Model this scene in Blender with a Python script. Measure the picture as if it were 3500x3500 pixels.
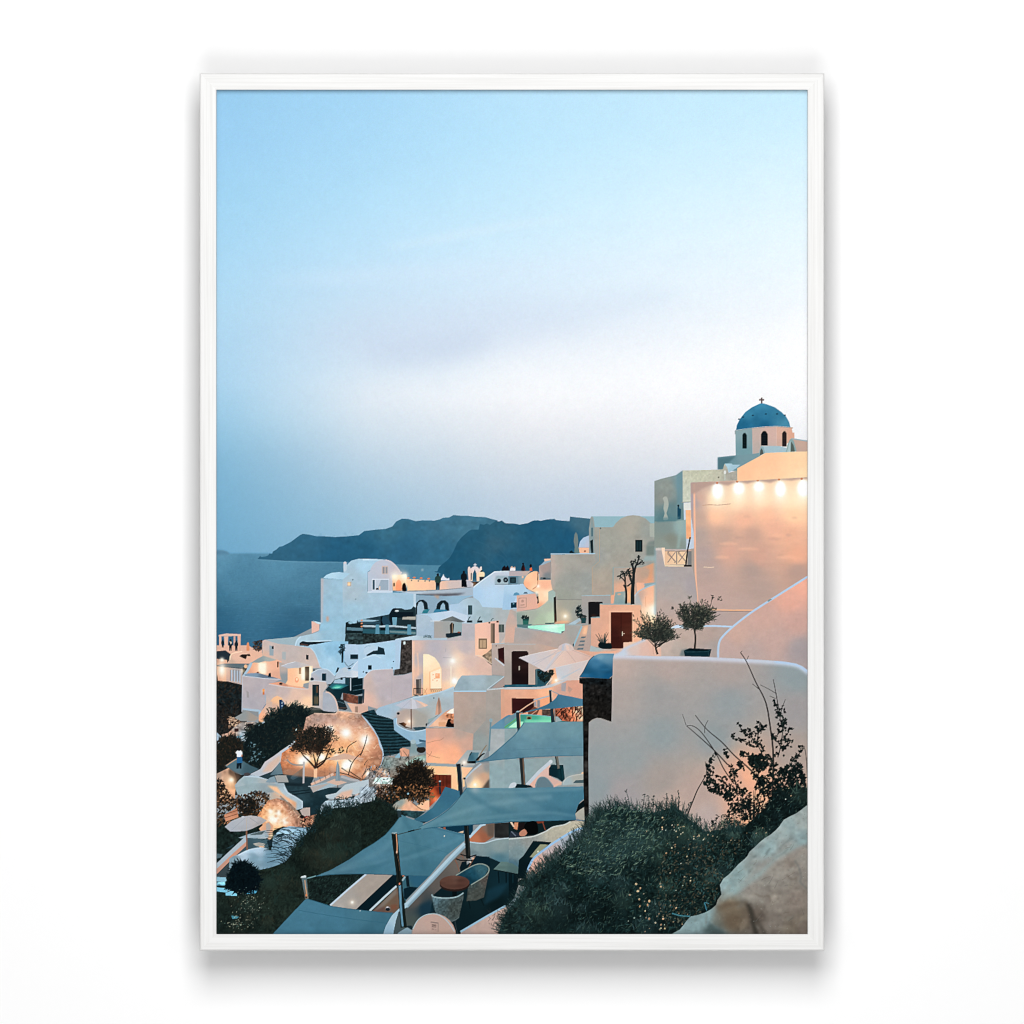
"""A white-framed colour print (dusk over a white cliff village) hanging on a white wall."""
import bpy, math, random
from mathutils import Vector

# ---------------------------------------------------------------- scene, camera, light
scene = bpy.context.scene
for _o in list(bpy.data.objects): bpy.data.objects.remove(_o)
COL = scene.collection
U = 0.5/2019.5                 # metres per picture unit (the print is 50 cm wide)
FD = 0.054                     # frame depth in front of the wall
LIP = 0.0065                   # the print lies this far behind the frame's face
CAM_D = 16.0                    # camera to frame face
cam = bpy.data.cameras.new('camera'); cam_ob = bpy.data.objects.new('camera', cam); COL.objects.link(cam_ob)
cam_ob.location = (0, -(CAM_D+FD), 0); cam_ob.rotation_euler = (math.radians(90), 0, 0)
cam.sensor_width = 36; cam.lens = 36*CAM_D/(3500*U); cam.clip_start = .1; cam.clip_end = 60
scene.camera = cam_ob

world = bpy.data.worlds.new('World'); scene.world = world; world.use_nodes = True
bg = world.node_tree.nodes['Background']; bg.inputs[0].default_value = (1, 1, 1, 1); bg.inputs[1].default_value = 0.0

# four soft boxes in a ring round the camera's line of sight, the upper one strongest
for x, z, w, h, power in ((0, 1.46, 1.5, 2.2, 93.5), (0, -1.46, 1.5, 2.2, 47), (-1.5, .15, 2.2, 1.8, 13), (1.5, .15, 2.2, 1.8, 13)):
    lamp = bpy.data.lights.new('soft_box', 'AREA'); lamp.shape = 'RECTANGLE'; lamp.size = w; lamp.size_y = h; lamp.energy = power
    lamp_ob = bpy.data.objects.new('soft_box', lamp); COL.objects.link(lamp_ob)
    lamp_ob.location = (x, -3.0-FD, z); lamp_ob.rotation_euler = (math.radians(90), 0, 0)
GAIN = 1.125                  # light that a white card on the wall sends back, for printing densities

scene.view_settings.view_transform = 'Standard'; scene.view_settings.look = 'None'
scene.view_settings.exposure = 0; scene.view_settings.gamma = 1; scene.view_settings.use_curve_mapping = False
scene.cycles.use_denoising = True
scene.cycles.filter_width = 1.1
scene.cycles.max_bounces = 6

# ---------------------------------------------------------------- materials
def node_mat(name):
    m = bpy.data.materials.new(name); m.use_nodes = True
    nt = m.node_tree; return m, nt, nt.nodes, nt.links, nt.nodes['Principled BSDF']

wall_mat, nt, N, K, b = node_mat('wall_paint')
no = N.new('ShaderNodeTexNoise'); no.inputs['Scale'].default_value = 60; no.inputs['Detail'].default_value = 5
tc = N.new('ShaderNodeTexCoord'); K.new(tc.outputs['Object'], no.inputs['Vector'])
cr = N.new('ShaderNodeValToRGB'); cr.color_ramp.elements[0].color = (.936, .936, .936, 1); cr.color_ramp.elements[1].color = (.946, .946, .946, 1)
K.new(no.outputs['Fac'], cr.inputs['Fac']); K.new(cr.outputs['Color'], b.inputs['Base Color'])
b.inputs['Roughness'].default_value = .9; b.inputs['Specular IOR Level'].default_value = .1

wood_mat, nt, N, K, b = node_mat('white_stained_wood')
tc = N.new('ShaderNodeTexCoord'); oi = N.new('ShaderNodeObjectInfo')
ad = N.new('ShaderNodeVectorMath'); ad.operation = 'MULTIPLY_ADD'; ad.inputs[1].default_value = (1, 1, 1)
sc_ = N.new('ShaderNodeVectorMath'); sc_.operation = 'SCALE'; sc_.inputs[0].default_value = (3.1, 1.7, 2.3); K.new(oi.outputs['Random'], sc_.inputs['Scale'])
K.new(tc.outputs['Object'], ad.inputs[0]); K.new(sc_.outputs[0], ad.inputs[2])
def grain(sx, sy, det, lo, hi, c0, c1):
    mp = N.new('ShaderNodeMapping'); mp.inputs['Scale'].default_value = (sx, sy, sy); K.new(ad.outputs[0], mp.inputs['Vector'])
    n = N.new('ShaderNodeTexNoise'); n.inputs['Scale'].default_value = 1; n.inputs['Detail'].default_value = det; n.inputs['Roughness'].default_value = .6
    K.new(mp.outputs[0], n.inputs['Vector'])
    r = N.new('ShaderNodeValToRGB'); r.color_ramp.elements[0].position = lo; r.color_ramp.elements[1].position = hi
    r.color_ramp.elements[0].color = (*c0, 1); r.color_ramp.elements[1].color = (*c1, 1)
    K.new(n.outputs['Fac'], r.inputs['Fac']); return n, r
n1, r1 = grain(7, 520, 4, .36, .58, (.752, .748, .736), (.818, .816, .808))
n2, r2 = grain(2.5, 170, 3, .30, .52, (.955, .954, .95), (1, 1, 1))
mx = N.new('ShaderNodeMix'); mx.data_type = 'RGBA'; mx.blend_type = 'MULTIPLY'; mx.inputs['Factor'].default_value = 1
K.new(r1.outputs['Color'], mx.inputs['A']); K.new(r2.outputs['Color'], mx.inputs['B']); K.new(mx.outputs['Result'], b.inputs['Base Color'])
bp = N.new('ShaderNodeBump'); bp.inputs['Strength'].default_value = .25; bp.inputs['Distance'].default_value = .0003
K.new(n1.outputs['Fac'], bp.inputs['Height']); K.new(bp.outputs['Normal'], b.inputs['Normal'])
b.inputs['Roughness'].default_value = .55; b.inputs['Specular IOR Level'].default_value = .15

paper_mat, nt, N, K, b = node_mat('print_paper')
no = N.new('ShaderNodeTexNoise'); no.inputs['Scale'].default_value = 900
cr = N.new('ShaderNodeValToRGB'); cr.color_ramp.elements[0].color = (.80, .80, .79, 1); cr.color_ramp.elements[1].color = (.84, .84, .83, 1)
K.new(no.outputs['Fac'], cr.inputs['Fac']); K.new(cr.outputs['Color'], b.inputs['Base Color']); b.inputs['Roughness'].default_value = .8

board_mat, nt, N, K, b = node_mat('shade_dark_backing')  # near-black colour put in to kill bounce light and darken the shadows
no = N.new('ShaderNodeTexNoise'); no.inputs['Scale'].default_value = 300
cr = N.new('ShaderNodeValToRGB'); cr.color_ramp.elements[0].color = (.022, .02, .019, 1); cr.color_ramp.elements[1].color = (.034, .031, .03, 1)
K.new(no.outputs['Fac'], cr.inputs['Fac']); K.new(cr.outputs['Color'], b.inputs['Base Color'])

ink_mat, nt, N, K, b = node_mat('printed_ink')           # ink colours are stored on the ink dots
at = N.new('ShaderNodeVertexColor'); at.layer_name = 'ink'
tc = N.new('ShaderNodeTexCoord'); no = N.new('ShaderNodeTexNoise'); no.inputs['Scale'].default_value = 1500; no.inputs['Detail'].default_value = 2
K.new(tc.outputs['Object'], no.inputs['Vector'])
mr = N.new('ShaderNodeMapRange'); mr.inputs['From Min'].default_value = .3; mr.inputs['From Max'].default_value = .7; mr.inputs['To Min'].default_value = .97; mr.inputs['To Max'].default_value = 1.03
K.new(no.outputs['Fac'], mr.inputs['Value'])
mu = N.new('ShaderNodeVectorMath'); mu.operation = 'SCALE'; K.new(at.outputs['Color'], mu.inputs[0]); K.new(mr.outputs['Result'], mu.inputs['Scale'])
K.new(mu.outputs[0], b.inputs['Base Color']); b.inputs['Roughness'].default_value = .85; b.inputs['Specular IOR Level'].default_value = 0

# ---------------------------------------------------------------- wall
def mesh_obj(name, verts, faces, mat, parent=None):
    me = bpy.data.meshes.new(name); me.from_pydata(verts, [], faces); me.update(); me.materials.append(mat)
    o = bpy.data.objects.new(name, me); COL.objects.link(o); o.parent = parent; return o
wall = mesh_obj('wall', [(-4, 0, -4), (4, 0, -4), (4, 0, 4), (-4, 0, 4)], [(0, 1, 2, 3)], wall_mat)
wall['kind'] = 'structure'

# ---------------------------------------------------------------- frame
pic = bpy.data.objects.new('framed_print', None); COL.objects.link(pic); pic.location = (0, 0, -1500*U)
pic.empty_display_size = .1
pic['label'] = 'white wooden frame with a dusk photo print of a cliff village on white wall'
pic['category'] = 'framed print'
BASE = 1500*U                  # the empty stands at the bottom edge of the frame
OW, OH = 2135*U, 3000*U        # outer size
RW = 57.4*U                    # rail width
RB = FD-.0095                 # back of the slim moulding; an added recessed box floats it off the wall for shadow
prof = [(.0030, RB), (.0006, RB+.0022), (0, FD-.0022), (.0004, FD-.0006), (.0013, FD), (RW*.35, FD+.0002), (RW*.65, FD+.0002), (RW-.0008, FD),
        (RW-.0002, FD-.0003), (RW, FD-.0009), (RW, FD-LIP+.0002), (RW-.005, FD-LIP+.0002), (RW-.005, RB)]
def rail_mesh(length):
    vs = []; n = len(prof)
    for s in (-1, 1):
        for u, d in prof: vs.append((s*(length/2-u), -d, -u))
    fs = [(i, (i+1) % n, n+(i+1) % n, n+i) for i in range(n)]+[tuple(range(n))[::-1], tuple(range(n, 2*n))]
    return vs, fs
for length, x, z, rot, lab in ((OW, 0, OH/2, 0, 'top rail of the white wooden frame'), (OW, 0, -OH/2, math.pi, 'bottom rail of the white wooden frame'),
                               (OH, -OW/2, 0, -math.pi/2, 'left rail of the white wooden frame'), (OH, OW/2, 0, math.pi/2, 'right rail of the white wooden frame')):
    o = mesh_obj('frame_rail', *rail_mesh(length), wood_mat, pic)
    o.data.materials.append(board_mat)                   # back and rebate coloured dark, to stop bounce and deepen the frame's shadows
    for k in (0, 9, 10, 11, 12): o.data.polygons[k].material_index = 1
    o.location = (x, 0, z+BASE); o.rotation_euler = (0, rot, 0); o['label'] = lab
# unseen box added behind the print, inset so the floating frame shadows the wall
ix, iz, y0, y1 = OW/2-.045, OH/2-.045, -.0004, -(FD-LIP-.0023)
back = mesh_obj('added_backing_box', [(-ix, y1, -iz), (ix, y1, -iz), (ix, y1, iz), (-ix, y1, iz), (-ix, y0, -iz), (ix, y0, -iz), (ix, y0, iz), (-ix, y0, iz)],
                [(0, 1, 2, 3), (4, 7, 6, 5), (0, 4, 5, 1), (1, 5, 6, 2), (2, 6, 7, 3), (3, 7, 4, 0)], board_mat, pic)
back.location = (0, 0, BASE); back['label'] = 'dark backing box added unseen behind the print'
# ---------------------------------------------------------------------------
# The printed picture.  The sheet in the frame is a flat colour print, so its inks are
# worked out here as flat shapes (polygons, strokes, leaves, lamp halos) on a grid of ink
# dots, and every dot knows which printed motif it belongs to.  Coordinates: T(x, y) picks
# a patch of the sheet, numbers inside the patch are 3.864 to a picture unit.
# ---------------------------------------------------------------------------
import numpy as np
PX0, PY0, PX1, PY1 = 740.0, 308.0, 2759.5, 3192.0       # printed area, picture units
DOT = 2.25                                              # picture units per ink dot
PW, PH = int(round((PX1-PX0)/DOT)), int(round((PY1-PY0)/DOT))
IMG = np.zeros((PH, PW, 3), np.float32)
IDS = np.zeros((PH, PW), np.int16)
MOTIFS = []
rng = np.random.default_rng(7)
FR = [0.0, 0.0, 1.0]
CUR = [0]
CLIP = [None]

def T(ox, oy, sc=500/1932):
    FR[0], FR[1], FR[2] = ox, oy, sc
def motif(name, label):
    for i, (n, l) in enumerate(MOTIFS):
        if n == name and l == label:
            CUR[0] = i; return
    MOTIFS.append((name, label)); CUR[0] = len(MOTIFS)-1
def H(h):
    return np.array([int(h[i:i+2], 16) for i in (0, 2, 4)], np.float32)/255
def XY(p):
    a = np.asarray(p, float).reshape(-1, 2)
    return np.stack([(FR[0]+a[:, 0]*FR[2]-PX0)/DOT, (FR[1]+a[:, 1]*FR[2]-PY0)/DOT], 1)
def SC(v): return v*FR[2]/DOT

def vnoise(cx, cy, seed):                               # smooth value noise, cell size in dots
    r = np.random.default_rng(seed)
    gx, gy = int(PW/cx)+3, int(PH/cy)+3
    g = r.standard_normal((gy, gx)).astype(np.float32)
    x = np.arange(PW)/cx; y = np.arange(PH)/cy
    xi = x.astype(int); yi = y.astype(int); fx = x-xi; fy = y-yi
    fx = (fx*fx*(3-2*fx)).astype(np.float32); fy = (fy*fy*(3-2*fy)).astype(np.float32)[:, None]
    a = g[yi][:, xi]*(1-fx)+g[yi][:, xi+1]*fx
    b = g[yi+1][:, xi]*(1-fx)+g[yi+1][:, xi+1]*fx
    return a*(1-fy)+b*fy
NS = {'fine': vnoise(2.2, 2.2, 1)*.6+vnoise(5, 5, 2)*.4, 'mid': vnoise(9, 7, 3)*.6+vnoise(4, 4, 4)*.4,
      'big': vnoise(34, 26, 5)*.6+vnoise(12, 10, 6)*.4, 'streak': vnoise(40, 7, 8)*.6+vnoise(16, 4, 9)*.4,
      'wave': vnoise(22, 3, 10)*.6+vnoise(60, 9, 11)*.4, 'stone': vnoise(4.5, 4, 12)*.6+vnoise(2, 2, 13)*.5}

def smooth(p, closed=True, n=6):
    p = np.asarray(p, float); m = len(p); out = []
    for i in range(m if closed else m-1):
        if closed: a, b, c, d = p[i-1], p[i], p[(i+1) % m], p[(i+2) % m]
        else: a, b, c, d = p[max(i-1, 0)], p[i], p[i+1], p[min(i+2, m-1)]
        for k in range(n):
            t = k/n
            out.append(.5*((2*b)+(c-a)*t+(2*a-5*b+4*c-d)*t*t+(3*b-a-3*c+d)*t**3))
    if not closed: out.append(p[-1])
    return np.array(out)

def cover(q, pad=0):                                    # anti-aliased coverage of a polygon
    x0 = max(int(np.floor(q[:, 0].min()))-pad-1, 0); x1 = min(int(np.ceil(q[:, 0].max()))+pad+1, PW)
    y0 = max(int(np.floor(q[:, 1].min()))-pad-1, 0); y1 = min(int(np.ceil(q[:, 1].max()))+pad+1, PH)
    if x1 <= x0 or y1 <= y0: return None
    SS = 3
    ys = (np.arange((y1-y0)*SS)+.5)/SS+y0
    acc = np.zeros((len(ys), x1-x0), np.float32)
    cols = np.arange(x0, x1)+1.0
    n = len(q)
    for i in range(n):
        ax, ay = q[i]; bx, by = q[(i+1) % n]
        if ay == by: continue
        s = 1.0
        if ay > by: ax, ay, bx, by, s = bx, by, ax, ay, -1.0
        r0, r1 = np.searchsorted(ys, (ay, by))
        if r1 <= r0: continue
        xc = ax+(ys[r0:r1]-ay)*((bx-ax)/(by-ay))
        acc[r0:r1] += s*np.clip(cols[None]-xc[:, None], 0, 1)
    m = np.clip(np.abs(acc), 0, 1).reshape(y1-y0, SS, x1-x0).mean(1)
    return x0, x1, y0, y1, m

def blur(m, r):
    r = max(int(round(r)), 1)
    for _ in range(2):
        for ax in (0, 1):
            p = np.pad(m, [(r+1, r) if a == ax else (0, 0) for a in (0, 1)], mode='edge')
            c = np.cumsum(p, axis=ax, dtype=np.float64)
            k = 2*r+1
            m = ((c[k:]-c[:-k]) if ax == 0 else (c[:, k:]-c[:, :-k]))/k
    return m.astype(np.float32)

def shade(col, x0, x1, y0, y1):
    if isinstance(col, str): return H(col)
    pts = XY([(c[0], c[1]) for c in col]); cs = np.array([H(c[2]) for c in col])
    gx = np.arange(x0, x1)[None, :]+.5; gy = np.arange(y0, y1)[:, None]+.5
    num = 0; den = 0
    for (px, py), c in zip(pts, cs):
        d = (gx-px)**2+(gy-py)**2+6.0
        w = 1/d**1.5
        num = num+w[..., None]*c; den = den+w
    return num/den[..., None]

def put(x0, x1, y0, y1, m, c, a=1, n=0, nz='mid', ident=True):
    if CLIP[0] is not None: m = m*CLIP[0][y0:y1, x0:x1]
    if n: c = np.asarray(c)*(1+1.2*n*NS[nz][y0:y1, x0:x1, None])
    mm = (m*a)[..., None]
    v = IMG[y0:y1, x0:x1]
    v[:] = v*(1-mm)+np.clip(c, 0, 1)*mm
    if ident and a >= .6: IDS[y0:y1, x0:x1][m > .5] = CUR[0]

def S(col, pts, s=0, f=0, a=1, n=0, nz='mid', ident=True):
    q = XY(pts)
    if s: q = smooth(q, True, s if s > 1 else 6)
    r = SC(f)
    k = cover(q, int(r*2)+1 if f else 0)
    if k is None: return
    x0, x1, y0, y1, m = k
    if f: m = blur(m, r/1.5)
    put(x0, x1, y0, y1, m, shade(col, x0, x1, y0, y1), a, n, nz, ident)
def R(col, x0, y0, x1, y1, **k): S(col, [(x0, y0), (x1, y0), (x1, y1), (x0, y1)], **k)
def E(col, cx, cy, rx, ry, ang=0, **k):
    t = np.linspace(0, 2*np.pi, 25)[:-1]; ca, sa = np.cos(ang), np.sin(ang)
    x, y = rx*np.cos(t), ry*np.sin(t)
    S(col, np.stack([cx+x*ca-y*sa, cy+x*sa+y*ca], 1), **k)
def ribbon(p, w0, w1):
    d = np.gradient(p, axis=0); l = np.hypot(d[:, 0], d[:, 1])+1e-6
    nrm = np.stack([-d[:, 1]/l, d[:, 0]/l], 1)
    w = np.linspace(w0, w1, len(p))[:, None]/2
    return np.concatenate([p+nrm*w, (p-nrm*w)[::-1]])
def L(col, w, pts, s=1, w1=None, **k):
    p = np.asarray(pts, float).reshape(-1, 2)
    if s and len(p) > 2: p = smooth(p, False, 5)
    S(col, ribbon(p, w, w if w1 is None else w1), **k)
def G(cx, cy, r, col, a=1.0, ry=None):                  # halo of a printed lamp
    (x, y), = XY([(cx, cy)]); rr = SC(r); rv = SC(ry) if ry else rr
    x0, x1 = max(int(x-3*rr), 0), min(int(x+3*rr)+1, PW); y0, y1 = max(int(y-3*rv), 0), min(int(y+3*rv)+1, PH)
    if x1 <= x0 or y1 <= y0: return
    gx = (np.arange(x0, x1)+.5-x)/rr; gy = ((np.arange(y0, y1)+.5-y)/rv)[:, None]
    g = a*np.exp(-1.4*(gx**2+gy**2))
    if CLIP[0] is not None: g = g*CLIP[0][y0:y1, x0:x1]
    v = IMG[y0:y1, x0:x1]
    v[:] = 1-(1-v)*(1-np.clip(g[..., None]*H(col), 0, 1))
def inpoly(q, x, y):
    c = np.zeros(len(x), bool); n = len(q)
    for i in range(n):
        ax, ay = q[i]; bx, by = q[(i+1) % n]
        if ay == by: continue
        c ^= ((ay > y) != (by > y)) & (x < (bx-ax)*(y-ay)/(by-ay)+ax)
    return c
def FO(pts, n, ln, wd, cols, ang=None, spread=np.pi, s=1, a=1.0, bias=0):
    """leaves: n small pointed blades inside the outline pts"""
    q = np.asarray(pts, float).reshape(-1, 2)
    if s: q = smooth(q, True, 4)
    lo, hi = q.min(0), q.max(0); xs = []; ys = []; k = 0
    while k < n:
        x = rng.uniform(lo[0], hi[0], n*2); y = rng.uniform(lo[1], hi[1], n*2); m = inpoly(q, x, y)
        xs.append(x[m]); ys.append(y[m]); k += m.sum()
        if m.sum() == 0: break
    x = np.concatenate(xs)[:n]; y = np.concatenate(ys)[:n]
    cs = [H(c) for c in cols]
    base = rng.uniform(0, np.pi*2, len(x)) if ang is None else ang+rng.uniform(-spread, spread, len(x))
    for i in range(len(x)):
        l = ln*rng.uniform(.6, 1.4); w = wd*rng.uniform(.6, 1.3); t = base[i]
        d = np.array([np.cos(t), np.sin(t)]); p = np.array([-d[1], d[0]]); o = np.array([x[i], y[i]])
        k = cover(XY([o-d*l/2, o+p*w/2-d*l*.1, o+d*l/2, o-p*w/2-d*l*.1]))
        if k is None: continue
        c = cs[rng.integers(len(cs))]*rng.uniform(.85, 1.15)
        put(*k, c, a)
def clip(pts=None, s=0):
    if pts is None: CLIP[0] = None; return
    q = XY(pts); q = smooth(q) if s else q
    k = cover(q); m = np.zeros((PH, PW), np.float32)
    if k: m[k[2]:k[3], k[0]:k[1]] = k[4]
    CLIP[0] = m
def person(x, y, h, top, legs, hair='1a1a1e', w=.28):
    """a printed figure: feet at (x, y), h tall"""
    u = h
    S(legs, [(x-w*.42*u, y-.5*u), (x+w*.42*u, y-.5*u), (x+w*.36*u, y), (x+.03*u, y), (x, y-.3*u), (x-.04*u, y), (x-w*.36*u, y)])
    S(top, [(x-w*.25*u, y-.85*u), (x+w*.25*u, y-.85*u), (x+w*.6*u, y-.72*u), (x+w*.5*u, y-.45*u), (x-w*.5*u, y-.45*u), (x-w*.6*u, y-.72*u)], s=4)
    E(hair, x, y-.92*u, .075*u, .085*u)
def clumps(pts, n, r0, cols, a=.35, seed=9):
    """soft light and dark masses inside foliage"""
    r = np.random.default_rng(seed); q = np.asarray(pts, float).reshape(-1, 2); lo, hi = q.min(0), q.max(0); k = 0
    while k < n:
        x, y = r.uniform(lo[0], hi[0]), r.uniform(lo[1], hi[1])
        if not inpoly(q, np.array([x]), np.array([y]))[0]: continue
        rr = r0*r.uniform(.5, 1.4); k += 1; c = cols[k % len(cols)]
        S(c, [(x+rr*np.cos(t)*r.uniform(.7, 1.2), y+rr*.7*np.sin(t)*r.uniform(.7, 1.2)) for t in np.linspace(0, 6.28, 9)[:-1]], s=2, f=rr*.35, a=a, ident=False)
        fringe([(x-rr, y+rr*.1), (x-rr*.4, y-rr*.6), (x+rr*.4, y-rr*.6), (x+rr, y)], 12, rr*.5, 9, [c], ang=-1.6, spread=.7, closed=False, seed=k)
def rough(pts, amp, step=26, seed=3):
    """an outline made ragged, as foliage is"""
    r = np.random.default_rng(seed); p = smooth(np.asarray(pts, float), True, 5); out = []
    for i in range(len(p)):
        a, b = p[i], p[(i+1) % len(p)]; k = max(int(np.hypot(*(b-a))/step), 1)
        for j in range(k): out.append(a+(b-a)*(j/k)+r.normal(0, amp*.5, 2))
    return np.array(out)
def fringe(pts, n, ln, wd, cols, ang=None, spread=.6, closed=True, seed=5):
    """blades sticking out along an outline; ang None = outwards"""
    r = np.random.default_rng(seed); q = np.asarray(pts, float).reshape(-1, 2); q = smooth(q, closed, 6); c = q.mean(0)
    for i in range(n):
        k = r.integers(len(q)-1); o = q[k]+(q[k+1]-q[k])*r.random()
        t = (np.arctan2(o[1]-c[1], o[0]-c[0]) if ang is None else ang)+r.uniform(-spread, spread)
        l = ln*r.uniform(.4, 1.4); d = np.array([np.cos(t), np.sin(t)]); m = o+d*l*.5+r.normal(0, l*.08, 2)
        L(cols[i % len(cols)], wd*r.uniform(.6, 1.3), [o-d*l*.4, m, o+d*l], w1=1.5, a=.9)
def crown(base, cx, cy, rx, ry, n, cols, ln=38, wd=11, lv=9, seed=11, twig='2a2c29'):
    """a small tree's crown: n thin twigs from base out into an ellipse, leaves along each"""
    r = np.random.default_rng(seed); bx, by = base
    for i in range(n):
        t = r.uniform(0, 2*np.pi); k = r.uniform(.3, 1.08)**.6*(.80+.16*np.sin(3*t+seed)+.14*np.sin(7*t+seed*2)+r.normal(0, .06))
        ex, ey = cx+rx*k*np.cos(t), cy+ry*k*np.sin(t); mx, my = (bx+ex)/2+r.normal(0, rx*.12), (by*.45+ey*.55)+r.normal(0, ry*.1)
        k0 = r.uniform(.3, .6); p = smooth(np.array([(bx+(ex-bx)*k0+r.normal(0, 10), by+(ey-by)*k0), (mx*.5+ex*.5, my*.5+ey*.5), (ex, ey)]), False, 6)
        S(twig, ribbon(p, 7, 2), a=.75)
        dirn = np.arctan2(p[-1][1]-p[-4][1], p[-1][0]-p[-4][0])
        for j in range(lv):
            f = r.uniform(.45, 1.03); q = p[min(int(f*(len(p)-1)), len(p)-1)]+r.normal(0, 12, 2)
            a = dirn+r.choice((-1, 1))*r.uniform(.1, 1.1); l = ln*r.uniform(.6, 1.3); w = wd*r.uniform(.6, 1.3)
            d = np.array([np.cos(a), np.sin(a)]); pp = np.array([-d[1], d[0]])
            kk = cover(XY([q, q+d*l*.45+pp*w/2, q+d*l, q+d*l*.45-pp*w/2]))
            if kk: put(*kk, H(cols[r.integers(len(cols))])*r.uniform(.85, 1.15))
# --- sky, sea and headlands ---
motif('printed_sky', 'pale blue dusk sky fading to white, printed above the village')
T(0, 0, 3500/1932)
_xs = [410, 690, 970, 1250, 1523]; _ys = [170, 260, 380, 480, 580, 640, 690, 744, 804, 865, 947, 1060]
_sk = '''98cbec a5d4f2 b8e0f7 c3e7fa c8ebfc|9bcdef aad8f4 bae3f9 c8eafb d2effd|a2d3f0 b4def6 c6e8fa d6f0fd e2f5fe|aad7f2 c0e2f7 d2ebfa e2f3fd ecf8fe
b1d9f1 cae1f3 dae9f7 e7f1fa f4f9fe|aed5ee d0e2f2 e2ebf6 f0f5fb fefeff|aed5ee d6e6f3 f0f5fa fafbfe ffffff|a6d0ea e2ebf4 f8f9fc fcfcfe fdfdfe
98c7e2 d4e2ed eaecf1 f0f0f4 f6f6f8|84b7d5 bfd4e4 d9e0e8 e2e5eb eaecf0|7ab0cf a6c6db c3d2e1 c9d5e4 d6dce6|6fa7c8 8fbad4 b0c8db bccbdb c8d2de'''.replace('\n', '|').split('|')
_g = np.array([[H(c) for c in r.split()] for r in _sk])
_gx = (np.array(_xs)*FR[2]-PX0)/DOT; _gy = (np.array(_ys)*FR[2]-PY0)/DOT
_hh = int(_gy[-1])+30
_rows = np.stack([np.stack([np.interp(np.arange(PW), _gx, _g[j, :, k]) for k in range(3)], 1) for j in range(len(_ys))])
_yy = np.arange(_hh); _j = np.clip(np.searchsorted(_gy, _yy)-1, 0, len(_ys)-2)
_f = np.clip((_yy-_gy[_j])/(_gy[_j+1]-_gy[_j]), 0, 1)[:, None, None]
_sky = _rows[_j]*(1-_f)+_rows[_j+1]*_f
for k in range(3): IMG[:_hh, :, k] = blur(_sky[..., k].astype(np.float32), 16)
IDS[:] = CUR[0]
S('c6d5ea', [(560, 642), (650, 604), (760, 580), (900, 570), (1060, 574), (1180, 562), (1290, 548), (1180, 590), (1040, 630), (940, 664), (860, 686), (760, 692), (690, 684), (620, 664)], s=1, f=36, a=.3, ident=False)
S('bfcde4', [(680, 655), (800, 630), (920, 630), (900, 668), (820, 690), (740, 688)], s=1, f=20, a=.25, ident=False)
S('eef3fb', [(720, 470), (820, 445), (960, 420), (1100, 410), (960, 432), (840, 455)], s=1, f=10, a=.22, ident=False)
S('dbeafa', [(500, 530), (800, 500), (1100, 490), (1400, 470), (1100, 515), (800, 530)], s=1, f=18, a=.3, ident=False)
IMG[:_hh] *= (1+.005*NS['big'][:_hh, :, None]*np.array([1, .7, .5], np.float32))

motif('printed_sea', 'steel blue sea below the headlands')
T(740, 1740)
S([(0, 600, '5d98ba'), (900, 600, '5b96b8'), (0, 720, '5393b6'), (900, 740, '5090b3'), (200, 950, '4886a9'), (1100, 950, '4985a7'), (0, 1180, '3b799b'), (1100, 1180, '3d7a9c'),
   (0, 1420, '2b678b'), (1100, 1420, '30698c'), (0, 1700, '25638a'), (1000, 1700, '27648a'), (2500, 850, '4886a6'), (2500, 700, '4c8bab')],
  [(-10, 585), (3000, 585), (3000, 1200), (1500, 2000), (-10, 2000)], f=18, n=.011, nz='fine')
_r = np.random.default_rng(18)
for i in range(420):
    y = 640+1150*_r.random()**.8; x = _r.uniform(0, 1600); l = _r.uniform(30, 130)*(y/1200); L('6aa3c2' if i % 2 else '1f567a', 7, [(x, y), (x+l*.5, y+_r.uniform(-3, 3)), (x+l, y)], w1=2, a=.13, ident=False)
motif('printed_islet', 'low blue islet at the left edge of the sea')
S('5389ab', [(-5, 540), (60, 540), (120, 552), (180, 585), (150, 598), (-5, 602)], f=5)
motif('printed_headland', 'long far blue headland across the bay')
S([(1200, 400, '2b678a'), (1600, 620, '1f5f85'), (700, 620, '2c6789'), (2300, 250, '33708f'), (2500, 550, '26658a'), (3000, 150, '3a7595'), (3300, 250, '3d7896'), (3000, 600, '2b6a8c'), (1940, 620, '1f6085')],
  [(540, 660), (560, 640), (575, 620), (590, 632), (650, 625), (685, 610), (700, 585), (735, 590), (745, 560), (790, 535), (830, 497), (870, 490), (930, 460), (980, 435), (1040, 390), (1100, 345), (1140, 327), (1210, 335),
   (1330, 360), (1400, 357), (1560, 370), (1720, 360), (1880, 345), (1932, 305), (1952, 290), (2102, 272), (2232, 262), (2322, 230), (2372, 165), (2452, 125), (2532, 130), (2632, 160), (2722, 148), (2882, 152), (2952, 135), (2992, 115),
   (3072, 110), (3132, 78), (3222, 88), (3312, 88), (3412, 100), (3552, 107), (3632, 130), (3712, 150), (3700, 742), (2900, 742), (2432, 732), (1900, 702), (1700, 697), (1200, 692), (900, 682)], n=.035, nz='mid')
L('5f9aba', 14, [(540, 668), (900, 690), (1200, 700), (1700, 704)], a=.5, ident=False)
_r = np.random.default_rng(17)
for i in range(90):
    x, y = _r.uniform(900, 3600), _r.uniform(200, 640); l = _r.uniform(40, 150); c = '3f7a98' if i % 2 else '1d587c'
    if IDS[int(min(max(XY([(x, y)])[0][1], 0), PH-1)), int(min(max(XY([(x, y)])[0][0], 0), PW-1))] == CUR[0]: L(c, 16, [(x, y-l*.5), (x+_r.uniform(-20, 30), y), (x+_r.uniform(-20, 60), y+l*.5)], w1=5, f=6, a=.22, ident=False)
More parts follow.
